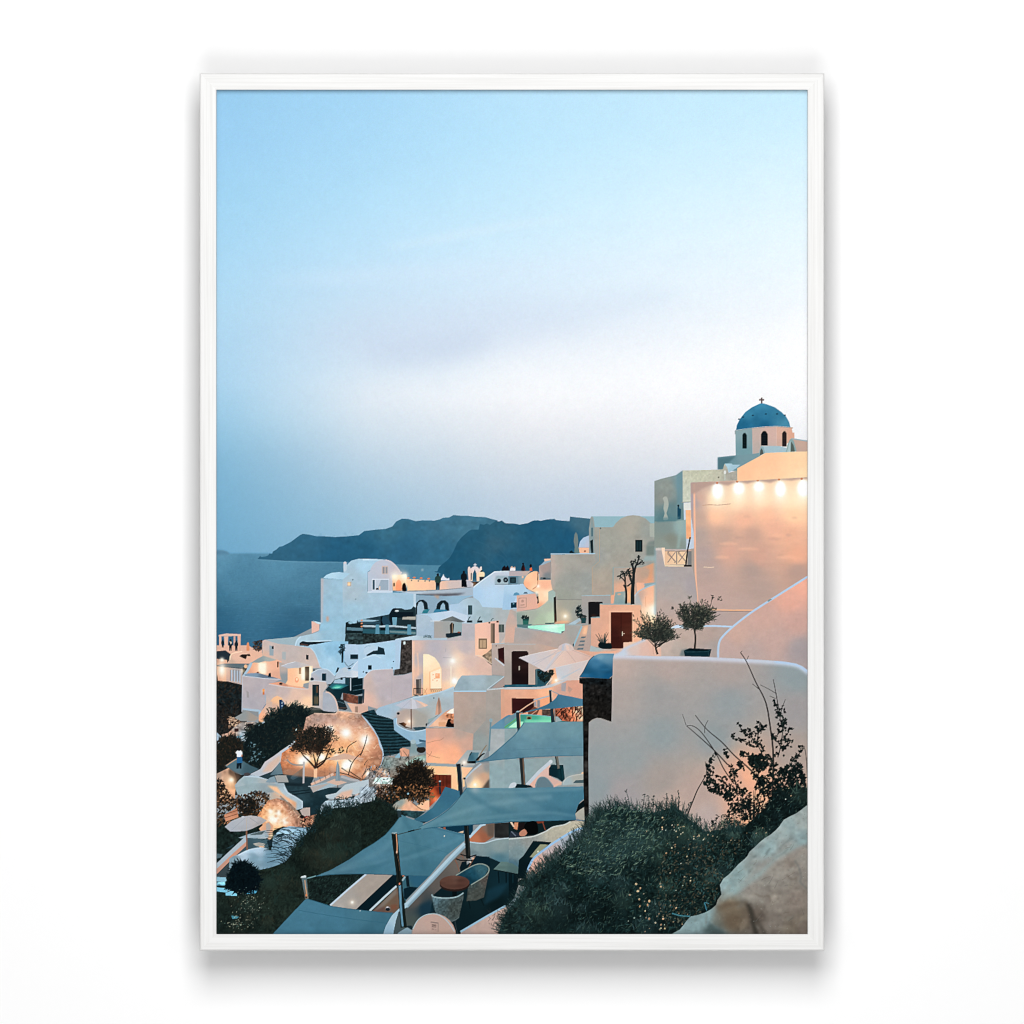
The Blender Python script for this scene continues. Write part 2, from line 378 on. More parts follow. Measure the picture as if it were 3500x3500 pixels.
T(1240, 1740)
motif('printed_headland', 'near dark blue headland behind the village')
S([(1250, 700, '185677'), (1500, 400, '1f5a79'), (1800, 300, '28607d'), (1850, 700, '1d597a'), (2300, 300, '1b5a7d'), (2700, 400, '195a80'), (2300, 700, '1c5878'), (2900, 170, '3d6e87'), (1750, 450, '30627d')],
  [(940, 825), (985, 820), (1005, 770), (1060, 720), (1100, 690), (1150, 640), (1180, 590), (1210, 530), (1250, 440), (1290, 390), (1330, 350), (1400, 290), (1440, 270), (1530, 270), (1545, 200), (1570, 200), (1600, 207), (1640, 190),
   (1680, 210), (1760, 155), (1800, 165), (1835, 150), (1880, 185), (1932, 190), (2002, 192), (2072, 205), (2182, 185), (2232, 160), (2262, 150), (2312, 148), (2352, 155), (2442, 135), (2532, 130), (2552, 145), (2632, 152), (2732, 160), (2737, 98), (2832, 110), (3020, 128),
   (3020, 820), (2200, 860), (1932, 960), (1000, 960), (1025, 850), (960, 832)], n=.03, nz='mid')
for i in range(80):
    x, y = _r.uniform(1150, 3000), _r.uniform(180, 800); l = _r.uniform(40, 130); q = XY([(x, y)])[0]
    if IDS[int(q[1]), int(q[0])] == CUR[0]: L('39708c' if i % 2 else '0f4a6c', 18, [(x, y-l*.5), (x+_r.uniform(-20, 40), y), (x+_r.uniform(0, 70), y+l*.5)], w1=5, f=6, a=.26, ident=False)
for x, y, l in ((1600, 330, 240), (1500, 430, 260), (1700, 480, 200), (1450, 560, 260), (1780, 600, 160), (1650, 700, 200)):
    L('2f6584', 14, [(x, y), (x+l*.5, y+40), (x+l, y+150)], a=.3, ident=False)
E('dfe4e6', 787, 803, 11, 10, f=3)

# ground tone of the whole village
motif('printed_ground', 'ground')
T(740, 1740)
S([(600, 2200, '8f979c'), (2500, 1600, '8a9aa6'), (4500, 1500, '9f9892'), (6500, 1500, 'a9988f'), (3000, 2800, '7f8a8f'), (5500, 2600, '9c9590')], [(600, 1900), (1400, 1500), (1700, 1100), (2300, 1150), (3600, 1150), (4400, 1000), (5000, 700), (7900, 300), (7900, 5700), (-10, 5700), (-10, 1900)])
# --- far left village: pergola terrace ---
T(740, 1740)
motif('printed_pergola', 'small pink curtained pergola on the cliff edge at the far left')
S('deb09c', [(-5, 1800), (420, 1800), (470, 1830), (600, 1860), (600, 1940), (-5, 1940)])
S('dcb6a8', [(28, 1662), (130, 1642), (322, 1652), (322, 1676), (30, 1682)])
R('dfb29f', 35, 1680, 66, 1815); S('e3b5a2', [(98, 1680), (155, 1680), (150, 1812), (108, 1815)]); R('c9a196', 225, 1676, 250, 1810); S('dcab97', [(278, 1675), (320, 1675), (318, 1885), (285, 1885)])
motif('printed_person', 'group of dark figures standing under the printed pergola')
for x, y, h in ((82, 1830, 105), (185, 1870, 150), (262, 1870, 135)): person(x, y, h, '1a2c38', '0e1c26')
S('dfc3b4', [(170, 1740), (205, 1760), (190, 1790)])
motif('printed_umbrella', 'closed orange umbrella on the far left terrace')
S('d98f66', [(402, 1772), (428, 1772), (434, 1885), (398, 1885)], s=3)
motif('printed_bush', 'small dark bush between the pergola and the white houses')
FO([(485, 1760), (560, 1740), (605, 1740), (600, 1850), (500, 1870)], 90, 36, 16, ['1c2426', '2a2a26', '3a2f28', '6a4a38'])

# --- white house with sloping roof, left centre ---
motif('printed_house', 'low white house with a vaulted roof left of the tall chapel')
S([(700, 1800, 'c6b3b0'), (1100, 1850, 'bdb0b0'), (630, 1900, 'd9b0a0')], [(605, 1740), (640, 1725), (1110, 1690), (1300, 1640), (1400, 1700), (1380, 2100), (605, 2100)])
S('9bb1ba', [(640, 1727), (1110, 1680), (1260, 1648), (1300, 1700), (1040, 1805), (850, 1790)])
S([(1200, 1700, 'a9c4d2'), (1600, 1700, '93b8cc'), (1500, 1850, '86b3cd'), (1250, 1850, 'a3bfcf')], [(1040, 1805), (1060, 1730), (1110, 1680), (1260, 1650), (1360, 1610), (1700, 1560), (1710, 1800), (1690, 1950), (1300, 1950), (1250, 1870), (1200, 1830)], n=.02)
L('bcd6e6', 16, [(1042, 1805), (1062, 1735), (1112, 1684)])
S('16262e', [(1095, 1770), (1130, 1748), (1500, 1744), (1540, 1750), (1530, 1768), (1230, 1792), (1212, 1812), (1100, 1800)])
S('b9d2e2', [(1150, 1744), (1500, 1728), (1535, 1746), (1200, 1756)]); S('5a4640', [(1110, 1775), (1215, 1790), (1210, 1806), (1105, 1797)])

# --- tall chapel with barrel vault ---
motif('printed_chapel', 'tall white barrel vaulted chapel standing against the sea')
S('e2b5a7', [(1255, 1480), (1290, 1488), (1356, 1520), (1356, 1602), (1258, 1642)]); S('bfdce9', [(1262, 1474), (1385, 1498), (1385, 1522), (1340, 1518), (1290, 1488)])
S([(1800, 900, 'a3bccb'), (1800, 1100, 'a6b9c5'), (1800, 1350, '9cbed1'), (2200, 1250, 'a2bed0'), (2300, 1400, '97bad0'), (1700, 1550, '93bbd0'), (1950, 760, 'a8cbe0')],
  [(1665, 930), (1680, 825), (1700, 760), (1780, 680), (1880, 655), (2210, 668), (2100, 760), (1994, 830), (1994, 1095), (2640, 1110), (2640, 1330), (2330, 1420), (2160, 1510), (1720, 1520), (1680, 1600), (1600, 1640), (1340, 1640), (1400, 1500)], n=.02)
S('b9cbd8', [(1678, 705), (1715, 702), (1722, 800), (1680, 825)], s=2); S('d3c6cb', [(1678, 703), (1716, 700), (1716, 720), (1680, 722)])
S([(1400, 1000, '9bb7c8'), (1600, 1000, '98bacd'), (1500, 1300, '96bacf'), (1480, 1560, '93bcd2')], [(1380, 915), (1665, 930), (1668, 1460), (1700, 1500), (1690, 1560), (1350, 1620), (1380, 1500)], n=.02)
S('bdafb0', [(1380, 915), (1412, 917), (1398, 1500), (1378, 1500)], f=4, a=.8)
S([(1500, 860, 'b0d2e5'), (1700, 880, 'a5c8dc')], [(1408, 911), (1450, 870), (1520, 842), (1620, 830), (1760, 852), (1665, 932)], s=0)
R('8f8a8c', 1726, 960, 1778, 1020); R('f0bd90', 1733, 966, 1768, 1010); G(1750, 990, 40, 'ffb070', .5)
E('5f7684', 1800, 933, 10, 9); E('7a8f9a', 1838, 1190, 9, 9); R('cf9c88', 1453, 1420, 1480, 1482, f=3); 
T(1240, 1740)
S('c0d9ea', [(0, 656), (300, 664), (240, 676), (0, 680)])
S([(250, 720, 'b9bfcd'), (450, 820, 'c3b9be'), (100, 1000, 'b3bfcf'), (330, 1000, 'b9bac4')], [(62, 832), (92, 820), (120, 752), (170, 700), (230, 674), (300, 668), (370, 690), (440, 750), (490, 820), (520, 832), (505, 872), (395, 885), (395, 1085), (65, 1100)])
L('d9ccd0', 10, [(300, 670), (370, 692), (440, 752), (492, 822)])
R('cbb4ad', 250, 750, 335, 860); R('8a8d95', 262, 764, 288, 850); R('8f9299', 300, 764, 326, 850)
R('ccd6e2', 120, 922, 348, 1080); R('3d5666', 130, 934, 158, 1062); R('99a9b8', 172, 934, 340, 1070); S('b9c3cf', [(172, 934), (240, 934), (190, 1070), (172, 1070)])
S('33261f', [(175, 1045), (205, 1040), (210, 1066), (172, 1066)]); R('e0c4b4', 215, 1020, 232, 1066); S('c4d3e2', [(62, 1085), (395, 1078), (395, 1105), (62, 1108)])

# --- lit roof terrace ---
motif('printed_terrace', 'roof terrace with warm lamps and guests beside the tall chapel')
S([(480, 950, 'ffcaa0'), (430, 1040, 'f6b78f'), (560, 900, 'ffe0bd')], [(388, 872), (575, 860), (585, 930), (572, 1082), (395, 1078)])
S('f49c72', [(438, 1072), (440, 975), (475, 930), (512, 980), (512, 1072)], s=3); R('6a5040', 402, 975, 424, 1018)
S([(620, 1000, 'ffcaa3'), (800, 1000, 'f8c5a2'), (940, 1020, 'eebf9f')], [(572, 920), (960, 945), (965, 1068), (590, 1082)])
S([(1040, 1010, 'e6bca7'), (1200, 1000, 'cdb8b4'), (1430, 980, 'b3b3bd')], [(1015, 960), (1070, 946), (1400, 934), (1460, 985), (1455, 1035), (1070, 1068), (1015, 1068)])
S('d9dde8', [(1020, 940), (1040, 905), (1062, 870), (1090, 905), (1120, 920), (1140, 905), (1145, 940)]); R('e3dfe6', 1057, 862, 1071, 892)
for x, y in ((600, 910), (680, 905), (770, 912), (870, 920)): E('e27e4e', x, y, 20, 11)
for x, y in ((645, 942), (733, 948), (822, 948), (880, 948)): E('5a6a70', x, y, 8, 12)
G(420, 890, 60, 'ffd9a8', .95); G(552, 882, 55, 'ffe0b4', .95); G(480, 870, 100, 'ff9a60', .35)
S([(600, 1100, 'b3c3d0'), (1000, 1080, 'a9b5c0'), (1400, 1080, 'a3b3c1')], [(395, 1082), (700, 1082), (1080, 1062), (1455, 1028), (1475, 1150), (1300, 1165), (660, 1118)])
L('6a6f74', 8, [(395, 1080), (700, 1084), (1080, 1064), (1440, 1030)], a=.7)
S('575860', [(690, 1128), (1010, 1118), (1250, 1112), (1360, 1106), (1250, 1140), (1100, 1152), (720, 1142)], f=4)
S([(900, 1200, '8aa5b8'), (1300, 1200, '90b2c8'), (760, 1300, '86a4b6')], [(700, 1135), (1100, 1150), (1470, 1140), (1330, 1190), (1260, 1250), (1145, 1262), (1145, 1360), (880, 1385), (700, 1395)])
S('c4947a', [(930, 1135), (1010, 1138), (1000, 1195)], f=6, a=.7)
R('b9cddb', 670, 1118, 700, 1465)
S('9ab4c4', [(722, 1240), (768, 1215), (812, 1245), (812, 1380), (722, 1385)])
S('18272e', [(700, 1392), (703, 1245), (745, 1203), (800, 1195), (850, 1235), (864, 1325), (812, 1325), (800, 1245), (770, 1218), (738, 1232), (718, 1290), (716, 1392)])
S('8fb0c3', [(1020, 1330), (1040, 1250), (1062, 1232), (1092, 1300), (1092, 1340)])
S('16262e', [(965, 1330), (985, 1250), (1030, 1210), (1085, 1203), (1130, 1240), (1142, 1345), (1092, 1342), (1085, 1265), (1060, 1235), (1030, 1275), (1020, 1330)])
S('2f7d8c', [(800, 1335), (885, 1320), (850, 1380), (780, 1376)]); S('3a80a0', [(955, 1322), (1105, 1330), (1120, 1352), (930, 1368)])
motif('printed_person', 'man in a dark jacket standing on the lit roof terrace'); person(992, 1065, 215, '2a4844', '17252c', w=.3)
motif('printed_person', 'woman in black standing by the terrace wall'); person(1335, 1030, 215, '141c24', '0b1016', w=.3); S('0b1016', [(1302, 940), (1365, 940), (1378, 1028), (1302, 1025)])
motif('printed_person', 'dark figure sitting beside the bright terrace lamps'); S('140f10', [(545, 975), (565, 990), (575, 1080), (520, 1075), (525, 1000)], s=3)
motif('printed_bell_arch', 'white bell arch with a cross in front of the dark headland')
S([(1400, 850, 'e6c6bc'), (1480, 770, 'e0d0d2'), (1530, 900, 'f0c8b0')], [(1385, 800), (1395, 760), (1412, 760), (1425, 785), (1450, 765), (1482, 752), (1515, 765), (1540, 790), (1552, 758), (1572, 760), (1575, 800), (1545, 830), (1542, 955), (1505, 955), (1500, 850), (1480, 795), (1455, 850), (1448, 955), (1395, 940)])
R('dcd6dc', 1478, 714, 1489, 756); R('dcd6dc', 1461, 730, 1506, 741); S('4a4a52', [(1425, 850), (1440, 840), (1438, 935), (1425, 935)])
motif('printed_person', 'person in a cream shirt beside the white bell arch'); person(1570, 960, 155, 'f6d6b2', '2a2a30', w=.42)
G(1470, 990, 50, 'ffc090', .5)

# --- stone terrace below the chapel ---
motif('printed_terrace', 'dark stone terrace with a teal railing below the chapel')
S([(300, 1550, '2a4450'), (600, 1550, '20343a')], [(-80, 1470), (350, 1390), (400, 1312), (505, 1308), (560, 1330), (640, 1320), (668, 1285), (700, 1300), (705, 1700), (-70, 1700)])
S('11202a', [(350, 1385), (385, 1325), (430, 1305), (470, 1330), (430, 1362), (670, 1362), (670, 1420), (440, 1440), (440, 1560), (350, 1560)])
E('c4d2da', 450, 1345, 26, 12); S('6d9db2', [(388, 1430), (452, 1430), (445, 1540), (395, 1540)]); S('a9a39b', [(525, 1425), (700, 1420), (700, 1462), (520, 1460)])
S('25485c', [(232, 1412), (300, 1420), (350, 1470), (392, 1565), (290, 1605), (240, 1560)]); S('0a141a', [(232, 1412), (265, 1412), (250, 1470), (300, 1605), (240, 1605)])
S('8fb2c4', [(-60, 1490), (120, 1490), (220, 1470), (0, 1455), (-80, 1462)]); L('33566a', 12, [(-60, 1510), (230, 1500)])
for x in (150, 190): E('233a48', x, 1440, 16, 8)
S('2d5e6c', [(-70, 1585), (705, 1600), (705, 1660), (-70, 1645)])
S('94a6a4', [(350, 1605), (700, 1622), (700, 1655), (360, 1630)], a=.6)
L('a9bcc6', 24, [(-70, 1542), (200, 1550), (400, 1545), (705, 1572)], s=0)
for x0 in (170, 298, 590): S('5c92a8', [(x0, 1525), (x0+45, 1525), (x0+52, 1665), (x0-5, 1660)])
R('0f1c22', 232, 1560, 298, 1605)
S('2a3636', [(-80, 1640), (705, 1662), (560, 1705), (430, 1725), (425, 1930), (340, 1860), (200, 1830), (100, 1800), (-80, 1800)], n=.32, nz='stone')
T(740, 1740)
S('16262a', [(1705, 1500), (1760, 1480), (1800, 1510), (1932, 1500), (1932, 1640), (1700, 1650)]); S('5b7f8e', [(1720, 1560), (1932, 1570), (1932, 1610), (1720, 1600)])
E('8ab0c2', 1770, 1500, 30, 18); S('33474a', [(1705, 1640), (1932, 1640), (1932, 1800), (1690, 1790)], n=.3, nz='stone')
for y in (1470, 1510, 1550): E('d08a66', 1918, y, 14, 10)
# --- white houses, centre ---
T(1240, 1740)
motif('printed_house', 'pale blue vaulted roofs with air conditioners in the centre')
S([(1500, 1100, 'a9c8e2'), (1700, 1100, 'b3cfe6'), (1850, 1250, 'aecbe2'), (1600, 950, 'b5cbdc'), (1800, 870, 'bdc6d3')], [(1455, 1040), (1560, 960), (1740, 832), (1932, 820), (2220, 818), (2140, 870), (2110, 990), (2180, 1090), (2060, 1160), (2040, 1330), (1932, 1320), (1580, 1300), (1530, 1215), (1460, 1165)])
L('d3dfea', 16, [(1460, 1035), (1560, 955), (1740, 830), (1932, 818)], s=0)
S('8fa6b0', [(1760, 880), (1932, 885), (1932, 1000), (1740, 995)], f=4); R('9db1ba', 1770, 905, 1932, 985); E('10222c', 1800, 945, 26, 28); E('10222c', 1887, 936, 32, 34); E('6d828c', 1887, 936, 13, 13); L('14242c', 10, [(1745, 992), (1932, 992)])
S([(1250, 1330, 'a9c2d6'), (1480, 1230, 'a6bcc8'), (1600, 1400, 'a0b6be'), (1850, 1400, 'a9b0b2'), (1880, 1650, 'b5aba8')], [(1150, 1265), (1262, 1250), (1330, 1195), (1400, 1172), (1470, 1172), (1530, 1212), (1580, 1292), (1932, 1312), (2040, 1320), (2040, 1800), (1800, 1800), (1480, 1560), (1200, 1500), (1145, 1380)], n=.02)
S('a9c4da', [(1150, 1262), (1262, 1250), (1330, 1200), (1180, 1360), (1145, 1370)])
R('27454e', 1390, 1270, 1444, 1392); L('4d6a70', 6, [(1417, 1272), (1417, 1390)])
S([(800, 1400, 'a9c5da'), (1200, 1400, 'c0d0e0'), (1000, 1450, 'b9cddf')], [(718, 1392), (880, 1380), (1180, 1340), (1385, 1405), (1385, 1500), (940, 1500), (900, 1440), (850, 1405)])
S([(780, 1480, 'a9bccb'), (850, 1650, '9fb4c6')], [(718, 1392), (850, 1405), (905, 1442), (942, 1505), (942, 1715), (708, 1685)], n=.02)
S([(980, 1550, 'a59f9b'), (1120, 1550, '9c9f9d'), (1260, 1560, '8fa5aa'), (1000, 1690, 'a7a09e')], [(942, 1475), (1310, 1490), (1310, 1670), (1115, 1725), (942, 1715)])
S('e8ecee', [(880, 1470), (1010, 1470), (1160, 1420), (1020, 1485), (900, 1485)], a=.5)
motif('printed_umbrella', 'grey open umbrella on the white house terrace in the centre')
S([(1100, 1470, '747a78'), (1280, 1470, '60676a')], [(1010, 1477), (1185, 1414), (1357, 1492), (1280, 1495), (1180, 1482)]); S('23221f', [(1150, 1530), (1175, 1495), (1205, 1520), (1195, 1650), (1155, 1650)]); R('9a7c66', 1178, 1510, 1188, 1640)
motif('printed_house', 'white house with a warm lit corner and grey umbrella terrace')
S('1c2f3a', [(1095, 1645), (1300, 1625), (1302, 1668), (1130, 1702), (1100, 1690)]); E('8a4a3a', 1270, 1628, 20, 10)
S([(750, 1800, 'bcb0b4'), (1100, 1800, 'b1adb4'), (1250, 1880, 'c5b0ad'), (1400, 1650, 'b1aeb3'), (700, 1880, 'd0b0a8'), (1400, 1880, 'c3b0ae')], [(650, 1725), (1112, 1718), (1310, 1672), (1310, 1512), (1482, 1512), (1482, 2000), (650, 2000)], n=.015)
S([(550, 1700, 'b9cfdc'), (900, 1705, 'a9bcc8')], [(428, 1716), (700, 1668), (942, 1704), (1112, 1700), (1112, 1728), (650, 1730), (430, 1736)])
FO([(800, 1700), (830, 1665), (900, 1670), (890, 1705)], 26, 40, 6, ['55686c', '3f5a60'])
S([(1560, 1600, 'eebca8'), (1500, 1850, 'f2c2a6'), (1760, 1600, 'e0b2a4'), (1650, 1880, 'f0bf9f')], [(1480, 1517), (1800, 1470), (1802, 1790), (1710, 1830), (1640, 2000), (1480, 2000)])
R('8f7565', 1690, 1510, 1742, 1772); R('6b5a50', 1716, 1510, 1742, 1772); R('7d6452', 1530, 1710, 1640, 1845); R('b8997c', 1545, 1728, 1628, 1830); L('8d725c', 6, [(1586, 1728), (1586, 1830)])
R('4b5856', 1795, 1523, 1867, 1628); L('7f8a84', 6, [(1830, 1525), (1830, 1626)]); E('5a4a44', 1672, 1500, 14, 12); E('5a4038', 1780, 1487, 16, 14)
for x in (1410, 1545): R('1a2a30', x-35, 1472, x+35, 1500); L('2a4446', 10, [(x-20, 1470), (x, 1430), (x+12, 1425)])
L('3a5558', 8, [(1690, 1480), (1710, 1450), (1730, 1442)])
S('cdb3a8', [(1800, 1800), (1870, 1700), (1890, 1640), (1940, 1600), (1940, 1800)])
motif('printed_tower', 'dark stone tower wall beside the arched white house')
S([(540, 1800, '46403d'), (540, 2200, '3d3a38')], [(430, 1735), (650, 1730), (652, 2150), (560, 2180), (410, 2195), (430, 2080)], n=.3, nz='stone'); L('1c2a2e', 14, [(438, 1740), (432, 2080)], s=0); L('2a2a2a', 12, [(645, 1735), (645, 2140)], s=0); E('c9dde2', 550, 1768, 16, 22)

# --- right: tall sand coloured houses ---
T(1740, 1740)
motif('printed_person', 'guests in dark and red clothes on the roof edge')
S('1b1418', [(-90, 775), (-60, 745), (-40, 770), (-20, 742), (0, 775), (0, 815), (-100, 815)]); S('e9e2e4', [(20, 770), (40, 757), (60, 775), (80, 765), (85, 815), (10, 815)]); E('caa58c', 36, 766, 14, 12); E('caa58c', 70, 772, 10, 10)
S('241a1e', [(165, 770), (180, 735), (200, 740), (215, 800), (215, 815), (160, 815)], s=3); E('1a1416', 185, 722, 13, 13); S('5a2020', [(195, 770), (212, 775), (215, 812), (195, 812)])
S('e06a44', [(272, 780), (300, 770), (308, 815), (270, 815)]); E('16161a', 286, 750, 16, 22)
motif('printed_house', 'cluster with a round orange lit dome and framed sign')
S([(100, 840, 'b3a6aa'), (250, 840, 'c0a89f')], [(0, 820), (285, 820), (225, 885), (0, 890)]); S([(50, 930, '5d7f90'), (190, 920, '8aa0a8')], [(-10, 885), (225, 880), (190, 990), (-10, 1000)]); R('11262c', 12, 900, 90, 975); R('2a464e', 30, 915, 75, 960); L('14242c', 12, [(-10, 994), (180, 994)]); E('e0b49c', 180, 897, 14, 16)
S([(50, 1050, 'aecbe0'), (200, 1090, 'a9c6da'), (20, 1200, '9dbfda')], [(-60, 1005), (190, 985), (235, 1055), (352, 1120), (100, 1150), (20, 1330), (-90, 1330)])
S('5b92b0', [(55, 1140), (70, 1108), (100, 1098), (130, 1112), (143, 1140)]); S('27465a', [(188, 1115), (205, 1096), (235, 1096), (248, 1115)])
S([(270, 900, 'ffc69e'), (330, 1050, 'ffcba4'), (230, 1000, 'f6b28c'), (350, 870, 'f9bd98')], [(192, 990), (205, 925), (250, 860), (330, 820), (382, 830), (396, 900), (398, 1110), (370, 1105), (300, 1080), (230, 1042)], s=2)
L('b4735a', 12, [(375, 830), (380, 930), (370, 1010), (310, 1060)], a=.7); L('5a4a48', 8, [(378, 850), (382, 880), (374, 940)])
S([(470, 800, 'a6918d'), (500, 880, '7d8588'), (400, 850, 'b89f98')], [(395, 750), (550, 680), (556, 935), (400, 935)]); S('93aab9', [(410, 745), (465, 690), (550, 650), (556, 690), (440, 740)]); S('e8baa2', [(462, 658), (550, 652), (550, 676), (470, 690)])
S('5f7076', [(415, 900), (548, 910), (548, 930), (410, 932)]); E('1d2426', 466, 915, 20, 10)
S([(480, 1000, 'f2b595'), (430, 1150, 'ffd2ae'), (490, 1130, 'ffdfbd'), (390, 1290, 'e8a886')], [(396, 935), (556, 935), (582, 1060), (520, 1092), (520, 1225), (375, 1310), (388, 1100)])
G(385, 1018, 26, 'fff0d8', .8); G(365, 1105, 30, 'ffe8c8', .7)
S([(200, 1200, 'd8aa9a'), (300, 1280, 'e0ac98'), (130, 1320, 'd0a69a')], [(100, 1142), (345, 1115), (372, 1180), (385, 1310), (100, 1355)]); L('9f7d72', 8, [(128, 1178), (228, 1172), (228, 1292), (128, 1300), (128, 1178)], s=0); E('b89084', 178, 1215, 18, 20); L('a37f72', 9, [(150, 1268), (205, 1264)])
L('b9a49c', 8, [(100, 1140), (345, 1114)], a=.7); S('16181c', [(362, 1160), (388, 1150), (392, 1240), (372, 1250), (378, 1200)]); S('103546', [(24, 1238), (100, 1232), (98, 1302), (24, 1306)]); E('6fa0b4', 60, 1250, 10, 10)
motif('printed_dome', 'small pale dome on an orange drum beside the tall sand house')
S('e9b696', [(918, 505), (1062, 505), (1062, 590), (930, 590)]); S([(970, 420, 'a9bfd6'), (1050, 480, 'b4bacb')], [(918, 508), (935, 430), (980, 378), (1062, 345), (1062, 508)]); E('8a4a34', 1002, 556, 14, 10); L('8fa6b8', 8, [(918, 506), (1062, 506)])
motif('printed_umbrella', 'closed grey umbrella on the roof beside the small dome')
S([(880, 450, '73807f'), (905, 540, '66807f')], [(882, 302), (905, 340), (915, 430), (908, 500), (935, 585), (858, 585), (868, 500), (853, 425), (862, 340)]); S('11262e', [(800, 560), (830, 545), (850, 570), (890, 590), (795, 590)])
motif('printed_house', 'tall sand grey house with a barrel roof behind the pool')
S('8db0ba', [(1085, 95), (1932, 95), (2020, 95), (2020, 260), (1085, 260)])
S([(1600, 250, 'a79f95'), (1300, 450, '9f9d94'), (1700, 500, 'a29c93'), (1300, 900, 'a99c90'), (1150, 600, '9a9c98'), (1780, 650, '9a9a94'), (1200, 1050, 'ac9c90'), (1850, 300, '969b95'), (1500, 700, 'a39b92')],
  [(1075, 120), (1092, 95), (1112, 112), (1132, 240), (1375, 238), (1410, 185), (1480, 122), (1560, 90), (1640, 80), (1720, 90), (1800, 122), (1872, 188), (2020, 200), (2020, 1260), (950, 1260), (1095, 1140), (1060, 600), (1055, 262)], n=.02)
S('6d909a', [(1060, 265), (1085, 100), (1100, 110), (1125, 240), (1120, 590), (1062, 595)], f=6, a=.55); S('12262c', [(1070, 420), (1108, 400), (1112, 590), (1085, 590)]); R('53737c', 1085, 245, 1108, 360)
S([(1890, 280, 'a5aba2')], [(1855, 190), (2020, 185), (2020, 375), (1858, 365)]); S('76847f', [(1812, 482), (2020, 470), (2020, 615), (1812, 612)], f=4); S('5e7474', [(1840, 430), (2020, 400), (2020, 470), (1815, 480)], f=8, a=.5); S('94aeb0', [(1800, 620), (2020, 615), (2020, 680), (1760, 690)], f=4, a=.7)
R('0c1d23', 1667, 408, 1762, 564); R('1d353a', 1684, 425, 1708, 548); R('1d353a', 1720, 425, 1746, 548)
L('c39a7c', 7, [(1190, 262), (1193, 690), (1100, 770), (1102, 1115)], s=0, a=.7); L('86a0a0', 8, [(1180, 262), (1182, 685), (1088, 765), (1090, 1115)], s=0, a=.6); E('5c6a6a', 1207, 255, 10, 12)
S([(1450, 850, 'a99d94'), (1800, 860, 'b99a88'), (1500, 1050, 'dda88c'), (1850, 950, 'd8a184'), (1600, 950, 'c39f8e')], [(1380, 775), (1760, 765), (1900, 715), (1990, 720), (1990, 1000), (1690, 985), (1660, 1260), (1385, 1140)])
L('86a0a2', 16, [(1376, 770), (1372, 1125)], s=0, a=.8); L('93a5a4', 16, [(1376, 772), (1760, 765)], s=0, a=.5)
S('dd9a70', [(1800, 770), (1905, 715), (1880, 965), (1830, 960), (1860, 800)], f=10, a=.6)
S([(1720, 1030, 'eeb293'), (1790, 1000, 'e3ac92')], [(1682, 970), (1800, 975), (1780, 1060), (1690, 1120)]); S('8ea3a8', [(1780, 985), (1990, 960), (1990, 1010), (1860, 1030), (1800, 1035)])
S([(650, 700, 'a89f97'), (800, 700, 'a29d96'), (1000, 650, 'a39c95'), (800, 950, '999b95'), (1030, 950, '969a96'), (700, 1150, '9a9c92'), (580, 750, 'b9a79f')], [(552, 600), (1135, 592), (1140, 700), (1092, 765), (1092, 1150), (960, 1150), (960, 1205), (640, 1205), (605, 1075), (575, 1062), (556, 980)], n=.02)
S('baa59c', [(552, 600), (600, 600), (605, 1060), (575, 1062), (556, 985)], f=8, a=.6); L('a9c6d8', 13, [(548, 592), (1138, 588)], s=0)
S([(1010, 1200, 'a59c98'), (1250, 1190, 'a09b98'), (1000, 1400, '9c9b99')], [(958, 1142), (1338, 1138), (1338, 1262), (1200, 1420), (1050, 1530), (958, 1530)]); L('9cb4bb', 10, [(958, 1142), (1338, 1138)], s=0)
S('1b1b1e', [(1045, 1230), (1080, 1222), (1232, 1226), (1240, 1250), (1200, 1258), (1200, 1425), (1080, 1430), (1080, 1520), (1048, 1520)]); S('3a2420', [(1090, 1390), (1150, 1395), (1150, 1425), (1085, 1428)], f=8)
S([(1440, 1150, '8ea09e'), (1500, 1230, '839a9b')], [(1402, 1098), (1535, 1085), (1545, 1262), (1385, 1262)]); E('c9a48e', 1455, 1125, 24, 14); S('e3a789', [(1345, 1140), (1395, 1130), (1380, 1245), (1345, 1250)])
motif('printed_terrace', 'pool terrace with a pale green lit pool and lamp')
S([(800, 1260, 'a39e93'), (700, 1400, 'b5a693'), (900, 1350, '989b95')], [(622, 1202), (960, 1200), (960, 1440), (790, 1500), (622, 1490)]); L('86827f', 10, [(625, 1192), (958, 1196)], s=0, a=.8)
S([(300, 1400, 'a3aa9e'), (500, 1300, 'adb4a4'), (560, 1150, '9fb3ac'), (560, 1430, 'b9c9ae'), (150, 1480, '8c9c96'), (400, 1480, 'a9b7a0')], [(95, 1365), (350, 1332), (450, 1270), (522, 1205), (518, 1092), (578, 1070), (612, 1100), (604, 1510), (110, 1540)]); L('b9b9ad', 12, [(95, 1362), (350, 1330), (450, 1268), (522, 1200)], a=.6)
S('1a1c1a', [(590, 1165), (618, 1155), (628, 1490), (596, 1505)]); L('7a3c26', 8, [(604, 1380), (606, 1490)])
S('e2a680', [(600, 1490), (700, 1475), (820, 1480), (740, 1510), (600, 1512)], f=4); G(742, 1415, 26, 'ffe8c8', 1); G(742, 1415, 75, 'ffb070', .65)
S('55797c', [(90, 1525), (310, 1520), (250, 1560), (260, 1580), (110, 1560)]); S('3f6a66', [(470, 1505), (590, 1498), (600, 1515), (480, 1518)])
S([(350, 1550, 'a3ecd2'), (600, 1580, 'c3f6e2'), (680, 1540, 'a9ecd0')], [(248, 1542), (735, 1515), (738, 1612), (690, 1642), (250, 1572)]); S('ecfff4', [(330, 1560), (500, 1555), (700, 1528), (720, 1545), (560, 1572)], f=5, a=.7); S('3a5558', [(690, 1615), (735, 1610), (738, 1632), (695, 1640)])
